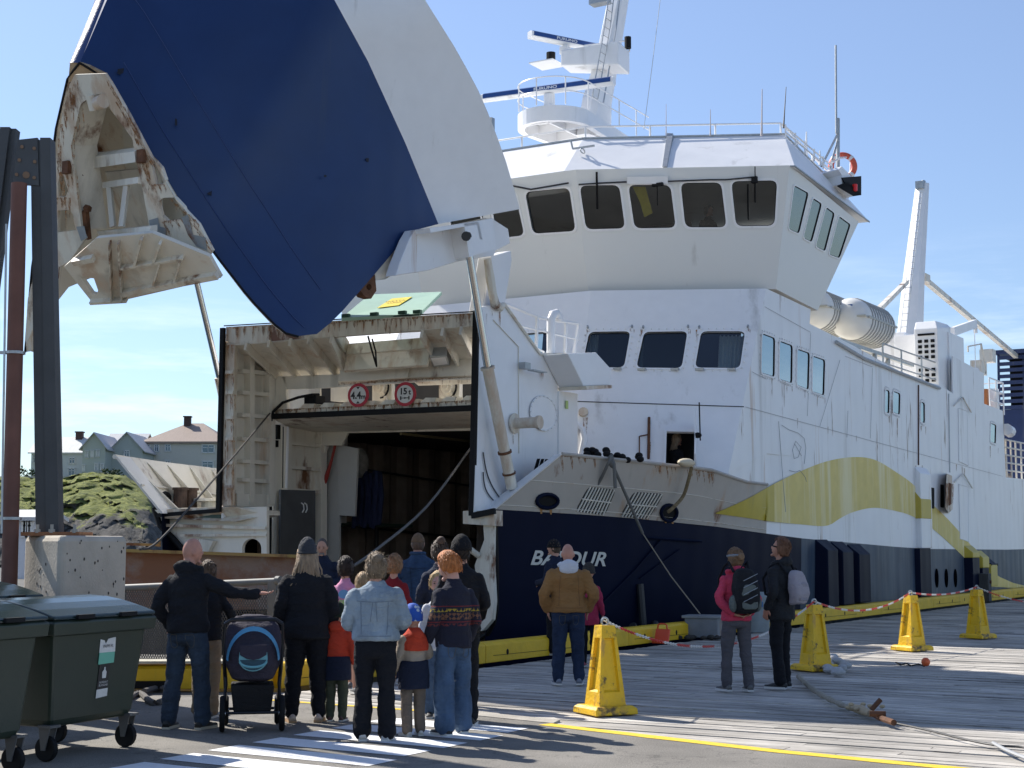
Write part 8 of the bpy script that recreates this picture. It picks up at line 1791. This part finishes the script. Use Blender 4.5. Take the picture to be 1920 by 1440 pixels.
for s in (-1,1):
    m.tube([(s*.27,-.16,.17),(s*.24,-.05,.42),(s*.25,.05,.52),(s*.26,.12,.60)],.014,8); m.tube([(s*.24,.42,.15),(s*.25,.2,.35),(s*.26,-.05,.55),(s*.27,-.17,.80),(s*.26,-.20,.98)],.014,8)
m.tube([(-.26,-.20,.98),(-.2,-.22,1.02),(.2,-.22,1.02),(.26,-.20,.98)],.018,8); m.obj('frame',mat('frame_black',(.02,.02,.022),.3,metal=.3),t,True)
for x,y,r_ in ((-.27,-.16,.165),(.27,-.16,.165),(-.24,.42,.14),(.24,.42,.14)):
    m=MB(); m.torus((x,y,r_),r_-.026,.026,ax=(1,0,0),n=28,m=10); w_=m.obj('wheel',BLK,t,True)
    m=MB(); m.torus((x,y,r_),r_-.055,.007,ax=(1,0,0),n=24,m=6); m.tube([(x-.03,y,r_),(x+.03,y,r_)],.022,10)
    for q in range(6): a=q*math.pi/3; m.tube([(x,y,r_),(x,y+(r_-.05)*math.cos(a),r_+(r_-.05)*math.sin(a))],.006,5)
    m.obj('rim',CHR,w_,True)
# ---- split fittings that are several separate pieces into one object each ----
def split_loose(o):
    me=o.data; n=len(me.vertices); par=list(range(n))
    def fnd(a):
        while par[a]!=a: par[a]=par[par[a]]; a=par[a]
        return a
    for e in me.edges:
        a,b=fnd(e.vertices[0]),fnd(e.vertices[1])
        if a!=b: par[a]=b
    comps={}
    for p in me.polygons: comps.setdefault(fnd(p.vertices[0]),[]).append(p.index)
    if len(comps)<2 or len(comps)>100: return
    for c in comps.values():
        vs={}; fs=[]
        for pi in c: fs.append([vs.setdefault(v,len(vs)) for v in me.polygons[pi].vertices])
        nm=bpy.data.meshes.new(me.name.split('.')[0]); nm.from_pydata([me.vertices[v].co for v in vs],[],fs)
        for m in me.materials: nm.materials.append(m)
        if me.polygons[c[0]].use_smooth: nm.polygons.foreach_set('use_smooth',[True]*len(fs))
        q=bpy.data.objects.new(o.name.split('.')[0],nm); col.objects.link(q); q.parent=o.parent
        q.location=o.location
        for md in o.modifiers:
            b=q.modifiers.new(md.name,md.type)
            if md.type=='BEVEL': b.width=md.width; b.segments=md.segments; b.limit_method=md.limit_method
    bpy.data.objects.remove(o)
SPL={'ceiling_rib','locking_pad','window_bracket','hull_port','hull_slot','lid_handle','wall_stiffener','door_stiffener','deck_bracket','lift_trunnion','bolt','anchor_bolt','vent_opening','window_wiper','navigation_light','lamp_housing','hatch_hinge','bulwark_stay','wheelhouse_wall','handle','chain','coiled_lines','cable_run'}
for o in list(bpy.data.objects):
    if o.type=='MESH' and o.name.split('.')[0] in SPL and not o.children and o.parent: split_loose(o)
